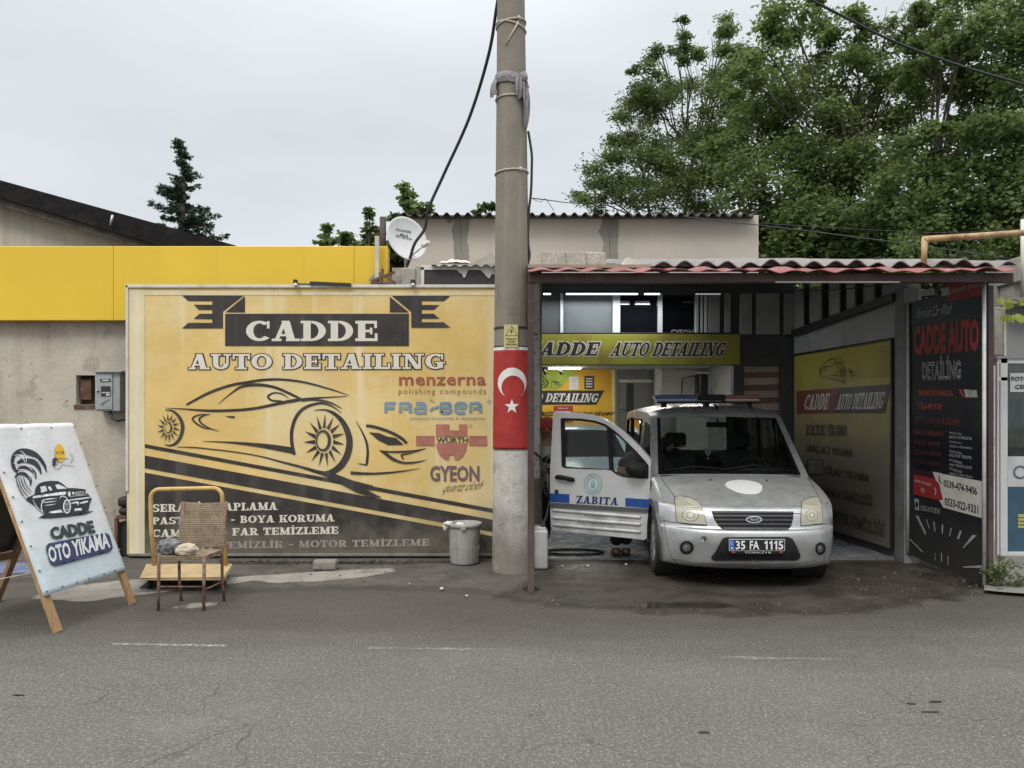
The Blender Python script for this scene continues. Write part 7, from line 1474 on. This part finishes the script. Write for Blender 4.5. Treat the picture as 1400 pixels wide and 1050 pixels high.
# ================================================================ PERSON leaning into the cabin
ps_ = thing('person', 'person in dark trousers and sandals bending into the van behind its open door', 'person', (1.25, 8.8, .022))
def skin_mesh(name, joints, bones, m, parent, sub=2, root=0):
    me = bpy.data.meshes.new(name); me.from_pydata([tuple(Vector(j[0]) - Vector(parent.location)) for j in joints], bones, []); me.materials.append(m)
    o = bpy.data.objects.new(name, me); COL.objects.link(o); o.parent = parent
    s_ = o.modifiers.new('skin', 'SKIN'); s_.use_smooth_shade = True
    for v, j in zip(me.skin_vertices[0].data, joints): v.radius = (j[1], j[2] if len(j) > 2 else j[1])
    me.skin_vertices[0].data[root].use_root = True
    u = o.modifiers.new('sub', 'SUBSURF'); u.levels = sub; u.render_levels = sub
    return o
hip = Vector((1.30, 8.95, .92))
J = [(hip, .15, .13), ((1.38, 8.97, 1.05), .15, .12), ((1.56, 8.99, 1.18), .17, .12), ((1.70, 9.0, 1.24), .13, .1), ((1.77, 9.0, 1.25), .058), ((1.84, 9.0, 1.25), .088), ((1.90, 8.99, 1.245), .08),
     ((1.24, 8.92, .78), .085), ((1.21, 8.86, .48), .062), ((1.20, 8.86, .14), .042), ((1.36, 8.98, .76), .085), ((1.33, 8.93, .48), .062), ((1.32, 8.9, .14), .042),
     ((1.66, 8.86, 1.2), .055), ((1.80, 8.8, 1.0), .043), ((1.98, 8.82, .92), .033), ((1.68, 9.14, 1.2), .055), ((1.86, 9.2, 1.02), .043), ((2.04, 9.16, .94), .033)]
Bn = [(0, 1), (1, 2), (2, 3), (3, 4), (4, 5), (5, 6), (0, 7), (7, 8), (8, 9), (0, 10), (10, 11), (11, 12), (2, 13), (13, 14), (14, 15), (2, 16), (16, 17), (17, 18)]
M_SKIN = mat('skin', (.36, .2, .135), .6, var=.12, vscale=20)
skin_mesh('body', J, Bn, M_SKIN, ps_)
skin_mesh('shirt', [(Vector(J[0][0]) + Vector((0, 0, .02)), .165, .145), (J[1][0], .165, .135), (J[2][0], .185, .135), (J[3][0], .14, .11), (J[13][0], .068), (J[14][0], .056), (Vector(J[14][0]).lerp(Vector(J[15][0]), .8), .046), (J[16][0], .068), (J[17][0], .056), (Vector(J[17][0]).lerp(Vector(J[18][0]), .8), .046)], [(0, 1), (1, 2), (2, 3), (2, 4), (4, 5), (5, 6), (2, 7), (7, 8), (8, 9)], mat('dark_shirt', (.03, .03, .034), .9, var=.3, vscale=9), ps_)
skin_mesh('trousers', [(hip + Vector((0, 0, .06)), .165, .145), (hip, .16, .14), (J[7][0], .105), (J[8][0], .088), ((1.20, 8.86, .10), .078), (J[10][0], .105), (J[11][0], .088), ((1.32, 8.9, .10), .078)], [(0, 1), (1, 2), (2, 3), (3, 4), (1, 5), (5, 6), (6, 7)], mat('black_trousers', (.012, .012, .013), .9, var=.3, vscale=10), ps_)
for x, y in ((1.185, 8.80), (1.30, 8.82)):
    b = MB(); b.rbox((x - .045, y - .14, .024), (x + .045, y + .1, .045), .012, 1, 2); b.blob((x, y - .03, .062), (.04, .11, .03), 3, .08, 3); b.rbox((x - .047, y - .06, .07), (x + .047, y - .02, .092), .008, 2); b.rbox((x - .046, y - .11, .055), (x + .046, y - .085, .08), .008, 2)
    obj('sandal', b, [M_SKIN, mat('sandal_sole', (.03, .028, .026), .8), mat('sandal_strap', (.13, .04, .03), .7)], ps_)
b = MB(); b.blob((1.82, 9.0, 1.29), (.098, .09, .075), 3, .06, 3); b.blob((1.765, 9.0, 1.26), (.06, .088, .085), 3, .06, 3, seed=2); b.blob((1.915, 8.99, 1.195), (.05, .055, .035), 3, .1, 4, seed=5); obj('hair', b, mat('dark_hair', (.02, .016, .014), .8), ps_)
b = MB(); b.blob((1.985, 8.985, 1.25), (.025, .018, .022), 2, 0); 
for sy in (-1, 1): b.blob((1.955, 8.985 + sy * .035, 1.275), (.012, .012, .009), 2, 0, mi=1); b.blob((1.86, 9.0 + sy * .09, 1.25), (.024, .012, .032), 2, 0)
b.blob((1.968, 8.985, 1.215), (.012, .026, .007), 2, 0, mi=2); obj('face', b, [M_SKIN, mat('eye_dark', (.02, .02, .02), .2), mat('lips', (.25, .1, .08), .6)], ps_)
for hx, hy, hz in ((1.98, 8.82, .92), (2.04, 9.16, .94)):
    c = Vector((hx, hy, hz)); jj = [(c, .03, .02), (c + Vector((.08, 0, -.01)), .036, .016)]; bb_ = [(0, 1)]
    for k, (dy, L) in enumerate(((-.03, .065), (-.01, .08), (.01, .085), (.03, .075))):
        n0 = len(jj); jj += [(c + Vector((.085, dy, -.012)), .009), (c + Vector((.085 + L * .5, dy * 1.2, -.012)), .009), (c + Vector((.085 + L * .9, dy * 1.3, -.035)), .008)]; bb_ += [(1, n0), (n0, n0 + 1), (n0 + 1, n0 + 2)]
    n0 = len(jj); jj += [(c + Vector((.03, -.04, -.005)), .011), (c + Vector((.07, -.065, -.015)), .009)]; bb_ += [(0, n0), (n0, n0 + 1)]
    skin_mesh('hand', jj, bb_, M_SKIN, ps_, 1)

# ---- worker half hidden between column and door
wk = thing('person', 'worker in red cap and pale shirt half hidden behind the open van door edge', 'person', (.41, 9.14, .014))
hp = Vector((.41, 9.16, .86))
J2 = [(hp, .15, .12), (hp + Vector((0, -.02, .18)), .15, .11), (hp + Vector((0, -.05, .38)), .18, .11), (hp + Vector((0, -.09, .47)), .1, .08), (hp + Vector((0, -.12, .51)), .055), (hp + Vector((0, -.16, .57)), .082), (hp + Vector((0, -.19, .60)), .085),
      ((.36, 9.16, .80), .08), ((.32, 9.12, .46), .06), ((.30, 9.15, .1), .042), ((.45, 9.16, .80), .08), ((.42, 9.2, .46), .06), ((.38, 9.24, .1), .042),
      ((.28, 9.08, 1.22), .055), ((.27, 8.96, 1.02), .043), ((.37, 8.82, 1.10), .032), ((.53, 9.06, 1.22), .052), ((.535, 8.98, 1.0), .042), ((.46, 8.84, .96), .032)]
skin_mesh('body', J2, Bn, M_SKIN, wk)
skin_mesh('shirt', [(hp + Vector((0, 0, .03)), .165, .135), (J2[1][0], .165, .125), (J2[2][0], .165, .125), (J2[3][0], .11, .09), (J2[13][0], .07), (Vector(J2[13][0]).lerp(Vector(J2[14][0]), .6), .062), (J2[16][0], .07), (Vector(J2[16][0]).lerp(Vector(J2[17][0]), .6), .062)], [(0, 1), (1, 2), (2, 3), (2, 4), (4, 5), (2, 6), (6, 7)], mat('pale_shirt', (.42, .42, .41), .85, var=.15, vscale=9, bump=(14, .5)), wk)
skin_mesh('trousers', [(hp + Vector((0, 0, .06)), .165, .135), (hp, .16, .13), (J2[7][0], .1), (J2[8][0], .085), ((.30, 9.15, .09), .07), (J2[10][0], .1), (J2[11][0], .085), ((.38, 9.24, .09), .07)], [(0, 1), (1, 2), (2, 3), (3, 4), (1, 5), (5, 6), (6, 7)], _mats['black_trousers'], wk)
for x, y in ((.30, 9.15), (.38, 9.25)):
    b = MB(); b.rbox((x - .04, y - .15, .016), (x + .04, y + .11, .045), .012, 0, 2); b.blob((x, y - .05, .062), (.038, .12, .04), 3, .08, 3); obj('shoe', b, M_BLK, wk)
hd = Vector(J2[6][0]); b = MB()
b.blob(hd + Vector((0, -.085, -.015)), (.018, .022, .024), 2, 0)
for sx in (-1, 1): b.blob(hd + Vector((sx * .033, -.072, .012)), (.011, .011, .008), 2, 0, mi=1); b.blob(hd + Vector((sx * .088, .01, -.01)), (.012, .022, .03), 2, 0)
b.blob(hd + Vector((0, -.07, -.055)), (.024, .012, .007), 2, 0, mi=2); obj('face', b, [M_SKIN, _mats['eye_dark'], _mats['lips']], wk)
cm = Matrix.Translation(hd + Vector((0, .0, .025))) @ Matrix.Rotation(rad(22), 4, 'X')
b = MB(); b.lathe([(.001, .1), (.05, .092), (.082, .065), (.097, .02), (.1, -.012)], (0, 0, 0), 24, M=cm); b.grid([[cm @ Vector((.085 * math.sin(t_9), -.085 * math.cos(t_9) - k * .06 * math.cos(t_9 * .8), -.008 - .012 * k)) for t_9 in np.linspace(-1.1, 1.1, 13)] for k in range(2)]); cap_ = obj('cap', b, mat('cap_red', (.33, .04, .03), .8, var=.15, vscale=20), wk); cap_.modifiers.new('t', 'SOLIDIFY').thickness = .005
a = Art(None, .004, bvh=bvh_of([cap_])); a.sans('G', (742.5, 591.5), (748.5, 590.5), (742.5, 584), 0, .05); a.build('cap_letter', [mat('cap_pale', (.6, .42, .36), .6)], wk)
for c, kx in ((Vector((.37, 8.82, 1.10)), 1), (Vector((.46, 8.84, .96)), -1)):
    jj = [(c, .034, .024), (c + Vector((kx * .02, -.07, .0)), .04, .022)]; bb_ = [(0, 1)]
    for k, (dz_, L) in enumerate(((.03, .07), (.01, .08), (-.01, .078), (-.03, .065))):
        n0 = len(jj); q0 = c + Vector((kx * .02, -.085, dz_)); jj += [(q0, .0115), (q0 + Vector((kx * .035, -.03, 0)), .011), (q0 + Vector((kx * .055, .0, -.005)), .010)]; bb_ += [(1, n0), (n0, n0 + 1), (n0 + 1, n0 + 2)]
    n0 = len(jj); jj += [(c + Vector((kx * .03, -.03, .035)), .012), (c + Vector((kx * .05, -.06, .045)), .011)]; bb_ += [(0, n0), (n0, n0 + 1)]
    skin_mesh('gloved_hand', jj, bb_, M_BLK, wk, 1)

# ================================================================ LIGHT BLUE CAR in the inner room
cr_ = thing('parked_car', 'light blue car parked nose out in the lit inner room behind the open van door', 'car', (1.28, 11.62, 0), rad(2))
def cXs(y, z):
    top = .58
    w = .80 - .02 * ((.7 - z) / .5) ** 2 if z < .8 else .80 + (top - .80) * min(1.05, (z - .8) / .58)
    return w * (1 - .06 * max(0, (.8 - y) / .7) ** 2)
CST = [(.08, .2, .18, 0), (.02, .28, .22, 0), (0, .45, .24, 0), (.02, .58, .24, 0), (.06, .68, .22, .01), (.14, .76, .2, .02), (.5, .84, .12, .04), (.95, .9, .06, .03), (1.0, .91, .06, .02), (1.35, 1.17, .06, .02), (1.62, 1.34, .06, .03), (1.8, 1.39, .04, .05), (2.3, 1.42, 0, .06), (2.9, 1.38, 0, .05), (3.15, 1.28, 0, .02), (3.35, .95, -.03, .01), (3.4, .5, -.06, 0), (3.36, .26, -.05, 0)]
cr2 = body_skin(CST, cXs, 31, 5); b = MB(); rw0, rw1 = 8 * 5, 10 * 5
for j in range(len(cr2) - 1):
    for i in range(30):
        s_ = max(abs(-1 + 2 * i / 30), abs(-1 + 2 * (i + 1) / 30)); b.add([cr2[j][i], cr2[j][i + 1], cr2[j + 1][i + 1], cr2[j + 1][i]], [(0, 1, 2, 3)], 1 if rw0 <= j < rw1 and s_ < .9 else 0, True)
so = [(r[0].y, r[0].z) for r in cr2]
def arch2(yc, R=.33): return [(yc + R * math.cos(rad(-10 + 200 * k / 14)), .29 + R * math.sin(rad(-10 + 200 * k / 14))) for k in range(15)]
so += [(3.1, .24)] + arch2(2.75) + arch2(.68) + [(.33, .22)]
for sgn in (-1, 1):
    w1 = [(1.25, .93), (1.62, 1.25), (2.2, 1.33), (2.2, .95)]; w2 = [(2.28, .95), (2.28, 1.33), (2.8, 1.3), (3.05, .98)]
    tris, v = tri2(so, (), .09); P = [Vector((sgn * cXs(*p), p[0], p[1])) for p in v]
    for t in tris:
        c = (Vector(v[t[0]]) + Vector(v[t[1]]) + Vector(v[t[2]])) / 3; b.add([P[k] for k in (t if sgn < 0 else t[::-1])], [(0, 1, 2)], 1 if inside(c, w1) or inside(c, w2) else 0, True)
cb = obj('body', b, [mat('light_blue_paint', (.30, .42, .50), .3, .2, var=.06, coat=.5), mat('car_dark_glass', (.015, .017, .02), .06)], cr_, space='local')
_bm = bmesh.new(); _bm.from_mesh(cb.data); bmesh.ops.remove_doubles(_bm, verts=_bm.verts, dist=.001); bmesh.ops.recalc_face_normals(_bm, faces=_bm.faces); _bm.to_mesh(cb.data); _bm.free()
cb.data.polygons.foreach_set('use_smooth', [True] * len(cb.data.polygons)); cb.modifiers.new('edge', 'EDGE_SPLIT').split_angle = rad(40)
for sx in (-1, 1):
    b = MB(); b.blob((sx * .56, .13, .62), (.14, .08, .07), 3, 0); obj('headlight', b, mat('car_headlight', (.4, .42, .43), .1, coat=.8), cr_, space='local')
    for y in (.68, 2.75): b = MB(); b.lathe([(.001, -.08), (.17, -.085), (.28, -.085), (.29, -.06), (.29, .06), (.28, .085), (.17, .085), (.001, .08)], (sx * .68, y, .29), 28, axis='X'); obj('wheel', b, M_TYRE, cr_, space='local')
b = MB(); b.rbox((-.4, -.012, .5), (.4, .03, .57), .015); b.rbox((-.5, -.02, .28), (.5, .03, .38), .015); obj('grille', b, M_BLK, cr_, space='local')
# ================================================================ TREES
M_LEAF1 = leaf_mat('leaf_feathery', (.09, .132, .042), .42, .5, (.155, .2, .066)); M_LEAF2 = leaf_mat('leaf_broad', (.085, .135, .039), .42, .5, (.17, .22, .068)); M_LEAF3 = leaf_mat('leaf_deep', (.078, .13, .04), .42, .5, (.158, .215, .068)); M_NEED = leaf_mat('needle', (.022, .042, .024), .5, .1, (.04, .065, .03)); M_SHRUB = leaf_mat('leaf_small', (.075, .11, .035), .5, .45, (.15, .2, .065))
M_BARK = mat('bark', (.085, .07, .055), .95, var=.35, vscale=9, bump=(14, .8)); M_TWIG = mat('twig', (.05, .042, .035), .95)
def leaves(clumps, per, size, seed, sub=12, aspect=.55, droop=.3, spread=1.0):
    """many leaf faces gathered in twig clusters inside each clump (centre, radii)"""
    r = np.random.default_rng(seed); V = []; 
    for c, R, dens in clumps:
        ns = max(3, int(sub * dens)); u = r.normal(size=(ns, 3)); u /= np.linalg.norm(u, axis=1)[:, None]; rad_ = r.uniform(.25, 1.0, ns) ** .5
        cen = np.array(c) + u * rad_[:, None] * np.array(R) * 1.08
        n = int(per * dens); k = r.integers(0, ns, n); sr = np.array(R).mean() * .26 * spread
        p = cen[k] + r.normal(size=(n, 3)) * sr * np.array([1, 1, .62])
        d = r.normal(size=(n, 3)); d[:, 2] = -abs(d[:, 2]) * droop + r.normal(size=n) * .35; d /= np.linalg.norm(d, axis=1)[:, None]
        s = r.normal(size=(n, 3)); s -= (s * d).sum(1)[:, None] * d; s /= np.linalg.norm(s, axis=1)[:, None]
        L = size * r.uniform(.6, 1.3, n)[:, None]; w = L * aspect * .5
        nn = np.cross(d, s)
        V.append(np.stack([p, p + d * L * .45 + s * w + nn * w * .3, p + d * L, p + d * L * .45 - s * w + nn * w * .3], 1).reshape(-1, 3))
    return np.concatenate(V)
def leaf_obj(name, V, m, parent):
    n = len(V) // 4; me = bpy.data.meshes.new(name); V = V - np.array(parent.location)
    me.vertices.add(n * 4); me.vertices.foreach_set('co', V.astype(np.float32).ravel()); me.loops.add(n * 4); me.loops.foreach_set('vertex_index', np.arange(n * 4, dtype=np.int32)); me.polygons.add(n); me.polygons.foreach_set('loop_start', np.arange(0, n * 4, 4, dtype=np.int32)); me.materials.append(m); me.update(calc_edges=True); me.validate()
    o = bpy.data.objects.new(name, me); COL.objects.link(o); o.parent = parent; return o
def limb(b, A, B, r0, r1, n=6, wob=.12):
    A, B = Vector(A), Vector(B); L = (B - A).length; pts = []; rs = []
    for k in range(n + 1):
        f = k / n; p = A.lerp(B, f); q_ = math.sin(math.pi * f); p += Vector((noise.noise(p * 1.3 + Vector((3, 0, 0))), noise.noise(p * 1.3 + Vector((0, 7, 0))), .5 * noise.noise(p * 1.3))) * wob * L * q_ + Vector((0, 0, -.06 * L * 0)); pts.append(p); rs.append(r0 + (r1 - r0) * f)
    b.tube(pts, rs, 7); return pts
def tree(name, label, base, blobs, Y, per, size, m, seed, dr=.9, trunk_r=.2, aspect=.55, twigs=40, rz=1.0, fork=(.0, 0)):
    rr = random.Random(seed); t = thing(name, label, 'tree', base)
    cl = []
    for (px, py, rp, *o) in blobs:
        dy = rr.uniform(-dr, dr) + (o[0] if o else 0); c = W(px, py, Y + dy); R = rp * (Y + dy) / F; cl.append((tuple(c), (R, R * 1.1, R * rz), (rp / 45.0) ** 1.65))
    V = leaves(cl, per, size, seed, 12, aspect); leaf_obj('crown', V, m, t)
    b = MB(); B0 = Vector(base); mid = Vector((sum(c[0][0] for c in cl) / len(cl), sum(c[0][1] for c in cl) / len(cl), B0.z + 2.4)); mid.x = mid.x * .5 + B0.x * .5; limb(b, B0, mid, trunk_r, trunk_r * .75, 6, .05)
    hubs = []
    for k in range(4):
        c = cl[rr.randrange(len(cl))][0]; p = mid.lerp(Vector(c), .7); limb(b, mid, p, trunk_r * .6, trunk_r * .32, 6, .1); hubs.append(p)
    for c, R, d in cl:
        h = min(hubs, key=lambda q_: (q_ - Vector(c)).length); pts = limb(b, h, c, trunk_r * .2, .012, 6, .14)
        for k in range(4): e = Vector(c) + Vector((rr.uniform(-1, 1) * R[0], rr.uniform(-1, 1) * R[1], rr.uniform(-.4, 1) * R[2])); limb(b, pts[rr.randrange(3, 7)], e, .012, .004, 4, .1)
    obj('trunk', b, M_BARK, t)
    return t
tree('feathery_tree', 'leftmost big tree with fine feathery foliage behind the cream building', (3.4, 19.5, 0),
     [(812, 262, 26), (836, 240, 34), (828, 278, 22), (868, 214, 40), (858, 180, 26), (872, 145, 32), (880, 105, 24), (905, 78, 20), (915, 150, 36), (940, 112, 26), (900, 248, 44), (950, 236, 44), (936, 66, 18), (960, 176, 34), (944, 276, 40), (984, 58, 22), (1008, 34, 20), (1000, 120, 22), (880, 278, 30), (990, 270, 30), (918, 198, 34), (985, 150, 34), (972, 112, 28), (1004, 92, 26), (990, 190, 34), (990, 90, 24), (1012, 160, 30), (985, 220, 34), (930, 30, 8), (962, 90, 22), (868, 92, 10), (846, 200, 20)], 19.0, 3300, .098, M_LEAF1, 11, 1.0, .11, .4)
tree('broadleaf_tree', 'large middle broadleaf tree towering over the right end of the cream wall', (7.2, 16.5, 0),
     [(1058, 120, 50), (1096, 62, 42), (1040, 178, 46), (1022, 108, 28), (1118, 150, 54), (1160, 204, 56), (1072, 250, 56), (1022, 264, 44), (1150, 285, 56), (1100, 332, 46), (1042, 330, 42), (1176, 106, 40), (1082, 22, 30), (1042, 62, 28), (1200, 160, 44), (1212, 42, 30), (1168, 34, 22), (1120, 10, 20), (1130, 218, 44), (1200, 330, 44), (1064, 198, 40), (1150, 60, 26), (1010, 320, 30), (1078, 344, 34), (1148, 346, 40), (1190, 252, 44), (1236, 80, 34), (1226, 120, 36), (1240, 180, 40), (1000, 200, 34), (1030, 355, 30), (1100, 288, 44)], 16.0, 2150, .102, M_LEAF2, 23, 1.0, .15, .6)
tree('broadleaf_tree', 'large rightmost broadleaf tree behind the rusty roof pipe', (8.4, 14.0, 0),
     [(1352, 56, 54), (1318, 30, 34), (1392, 140, 56), (1330, 128, 34), (1336, 206, 48), (1252, 236, 44), (1290, 276, 54), (1370, 270, 54), (1234, 312, 50), (1300, 342, 44), (1382, 330, 44), (1410, 40, 50), (1352, 186, 44), (1440, 210, 70), (1290, 30, 34), (1275, 70, 30), (1262, 120, 34), (1300, 170, 24), (1290, 216, 26), (1250, 352, 36), (1350, 350, 40), (1270, 172, 20), (1440, 110, 60), (1306, 90, 20), (1390, 10, 40), (1340, 300, 44), (1268, 300, 40), (1246, 20, 18), (1420, 320, 60)], 13.5, 1950, .098, M_LEAF3, 37, .9, .14, .64)
# low growth filling the foot of the trees
h_ = thing('hedge', 'dark dense shrubbery under the tall trees along the carport roof', 'hedge', (7, 15.2, 0))
cl = []
rr = random.Random(5)
for k in range(26): cl.append((tuple(W(1030 + 17 * k + rr.uniform(-8, 8), rr.uniform(318, 390), 15 + rr.uniform(-.5, 1.6))), (.62, .6, .6), 1.2))
for k in range(12): cl.append(((4.6 + .5 * k, 15.5, rr.uniform(1, 2.6)), (.7, .6, 1.0), 1.0))
leaf_obj('foliage', leaves(cl, 800, .13, 71, 12, .6), M_LEAF3, h_)
b = MB()
for k in range(9): limb(b, (4.8 + .6 * k, 15.4, 0), (4.9 + .6 * k, 15.3, 3.4), .05, .012, 6, .08)
obj('stem', b, M_BARK, h_)
# conifer behind the left shop
def conifer():
    Y = 22.0; base = W(248, 563, Y); base.z = 0; t = thing('conifer', 'dark pointed conifer with a bent tip behind the black shop roof', 'tree', base); rr = random.Random(3)
    tip = W(240, 188, Y); b = MB(); ax = [base, W(250, 360, Y), W(249, 300, Y), W(251, 240, Y), W(247, 212, Y), tip]; b.tube(ax, [.2, .12, .09, .06, .035, .01], 8); V = []; cl = []
    for k in range(74):
        f = (k / 73) ** .9; py = 352 - f * 158; z = W(0, py, Y).z
        i = next(j for j in range(5) if ax[j + 1].z >= z - 1e-6 or j == 4); a_, c_ = ax[i], ax[i + 1]; q_ = (z - a_.z) / max(1e-6, c_.z - a_.z); c = a_.lerp(c_, max(0, min(1, q_)))
        wp = 5 + 62 * max(0, 1 - f * 1.02) ** 1.15 * (.65 + .6 * rr.random()); L = wp * Y / F; t_1 = rr.uniform(0, 2 * math.pi); e = c + Vector((math.cos(t_1) * L, math.sin(t_1) * L, .12 * L + rr.uniform(-.05, .1)))
        b.tube([c, c.lerp(e, .5) + Vector((0, 0, -.06 * L)), e], [.025, .015, .005], 5)
        for m_ in range(max(2, int(L / .11))):
            g_ = (m_ + .7) / max(2, int(L / .11)); cl.append((tuple(c.lerp(e, g_) + Vector((0, 0, -.05 * L * math.sin(math.pi * g_)))), (.13 * (1.15 - g_ * .6), .13, .075), .6))
    leaf_obj('crown', leaves(cl, 110, .085, 9, 5, .35, .2, .9), M_NEED, t); obj('trunk', b, M_BARK, t)
conifer()
def shrub_tree(label, blobs, Y, seed, name='small_tree', per=600, size=.12, m=None):
    rr = random.Random(seed); c0 = W(blobs[-1][0], 563, Y); t = thing(name, label, 'tree', (c0.x, Y, 0)); cl = []
    blobs = list(blobs) + [(px + rr.uniform(-6, 6), 352 + 22 * k + rr.uniform(-6, 6), max(rp, 9) * 1.25) for k in range(3) for px, py, rp in blobs[::2]]
    for px, py, rp in blobs: R = rp * Y / F; cl.append((tuple(W(px, py, Y + rr.uniform(-.3, .3))), (R, R, R), max(.15, (rp / 25) ** 2)))
    leaf_obj('crown', leaves(cl, per, size, seed, 10, .6), m or M_SHRUB, t); b = MB()
    for c, R, d in cl: limb(b, (c0.x, Y, 0), c, .06, .01, 7, .06)
    obj('trunk', b, M_BARK, t)
shrub_tree('low tree showing left above the yellow fascia left of the dark pipe', [(450, 322, 10), (462, 328, 12), (448, 312, 5), (480, 330, 11), (470, 320, 8), (440, 332, 8), (488, 336, 10)], 16, 41)
shrub_tree('middle pointed tree rising above the yellow fascia beside the dark pipe', [(505, 294, 6), (505, 306, 9), (510, 322, 14), (500, 330, 16), (520, 332, 12), (503, 288, 4)], 16.5, 42)
shrub_tree('leafy tree behind the satellite dish and the cream wall corner', [(555, 262, 6), (560, 274, 11), (566, 284, 12), (556, 288, 10), (586, 284, 8), (574, 290, 10), (552, 256, 4), (545, 300, 8), (535, 345, 14), (540, 362, 14), (530, 330, 10), (548, 372, 12)], 13.5, 43)
shrub_tree('tip of a tree just visible above the dark roof left of the pole', [(664, 284, 8), (672, 282, 7), (655, 288, 6)], 18.5, 44)
# weed at the wall end
wd = thing('weed', 'scruffy green weed growing at the foot of the white wall end', 'weed', (5.0, 7.75, 0)); cl = []; b = MB(); rr = random.Random(8); base = G(1366, 806)
wd.location = base
for k in range(22):
    e = base + Vector((rr.uniform(-.1, .17), rr.uniform(-.1, .1), rr.uniform(.06, .3))); b.tube([base + Vector((rr.uniform(-.05, .08), rr.uniform(-.05, .05), 0)), (base + e) / 2 + Vector((rr.uniform(-.03, .03), 0, .03)), e], .0025, 4)
    cl.append((tuple(e - Vector((0, 0, .04))), (.05, .05, .07), .5))
leaf_obj('foliage', leaves(cl, 150, .028, 5, 6, .5), leaf_mat('weed_leaf', (.10, .14, .05), .5, .3, (.2, .24, .1)), wd); obj('stem', b, mat('weed_stem', (.12, .14, .06), .8), wd)
# pale vine leaves under the canopy
vn = thing('vine', 'bright yellow green vine leaves hanging under the canopy at the right edge', 'vine', W(1385, 420, 8.0)); b = MB(); lf = MB(); rr = random.Random(4)
b.tube([W(1362, 412, 8.05), W(1380, 408, 8.0), W(1400, 414, 8.0), W(1440, 410, 8.0)], .006, 5); obj('stem', b, M_TWIG, vn)
for k in range(34):
    c = W(rr.uniform(1364, 1440), rr.uniform(405, 432), 7.95 + rr.uniform(-.12, .1)); s_ = rr.uniform(.045, .085); Q_ = Matrix.Translation(c) @ Matrix.Rotation(rr.uniform(-.9, .9), 4, 'Z') @ Matrix.Rotation(rr.uniform(-.5, .7), 4, 'X') @ Matrix.Rotation(rr.uniform(-.6, .6), 4, 'Y')
    P = [(0, 0, 0), (-.35, .1, -.15), (-.7, .05, -.5), (-.42, .12, -.85), (0, 0, -1.25), (.42, .12, -.85), (.7, .05, -.5), (.35, .1, -.15)]; lf.add([Q_ @ (Vector(p) * s_) for p in P], [(0, 1, 2, 3), (0, 3, 4), (0, 4, 5), (0, 5, 6, 7)])
obj('foliage', lf, leaf_mat('vine_leaf', (.22, .30, .045), .4, .4, (.42, .5, .1)), vn)

# ================================================================ CABLES
M_WIRE = mat('black_cable', (.012, .012, .013), .5)
def cable(label, pts, r, name='cable', per=8): single(name, MB().tube([Vector(p) for p in crom([tuple(p) for p in pts], per)], r, 8), M_WIRE, label, 'cable')
cable('thick black cable curving down from the pole top to the satellite dish', [W(690, -60, 8.1), W(679, 10, 8.3), W(668, 75, 8.5), W(642, 160, 8.8), W(607, 238, 9.0), W(586, 285, 9.05), W(581, 312, 9.1), W(567, 333, 9.1), W(561, 352, 9.12), W(557, 362, 9.2)], .019)
cable('black overhead cable crossing the upper right sky in front of the trees', [W(1080, -18, 9), W(1110, 0, 9), W(1160, 26, 9.1), W(1225, 58, 9.2), W(1310, 89, 9.3), W(1402, 116, 9.4), W(1520, 145, 9.6)], .016)
cable('black cable running down the right side of the concrete pole', [pole_pt(1.3, zz(175), .02), pole_pt(1.35, zz(205), .05), W(727, 230, 7.95), W(726, 262, 7.95), W(723, 290, 7.95), W(722, 330, 7.95), W(724, 350, 7.95), W(719, 375, 7.95), pole_pt(1.2, zz(398), .02), pole_pt(.9, zz(430), .015), pole_pt(1.1, zz(452), .02), W(735, 457, 7.9)], .013)
cable('thin wire stretching from pole to the cream building behind', [W(726, 271, 7.95), W(745, 273, 9), W(775, 277, 10.5), W(800, 279, 12.2)], .006)
cable('thin frayed wire end dangling beside the pole', [W(727, 271, 7.95), W(738, 276, 8.0), W(745, 272, 8.0), W(752, 280, 8.0), W(757, 288, 8.0)], .003)
cable('thin loop of wire sagging under the carport front beam', [W(850, 385, 7.2), W(868, 391, 7.2), W(885, 391, 7.2), W(902, 385, 7.2)], .005)
cable('second thin loop of wire sagging under the carport front beam', [W(925, 385, 7.25), W(945, 395, 7.25), W(965, 396, 7.25), W(985, 387, 7.25)], .005)
cable('thin dark cable strung along the bay wall above the beam', [W(1012, 401, 10.9), W(1060, 398, 10), W(1130, 397, 9.2), W(1220, 388, 8.5)], .006)
cable('thin wire crossing the trees behind the carport', [W(1037, 305, 12.4), W(1150, 312, 12), W(1280, 318, 11.6), W(1402, 314, 11.2)], .006)
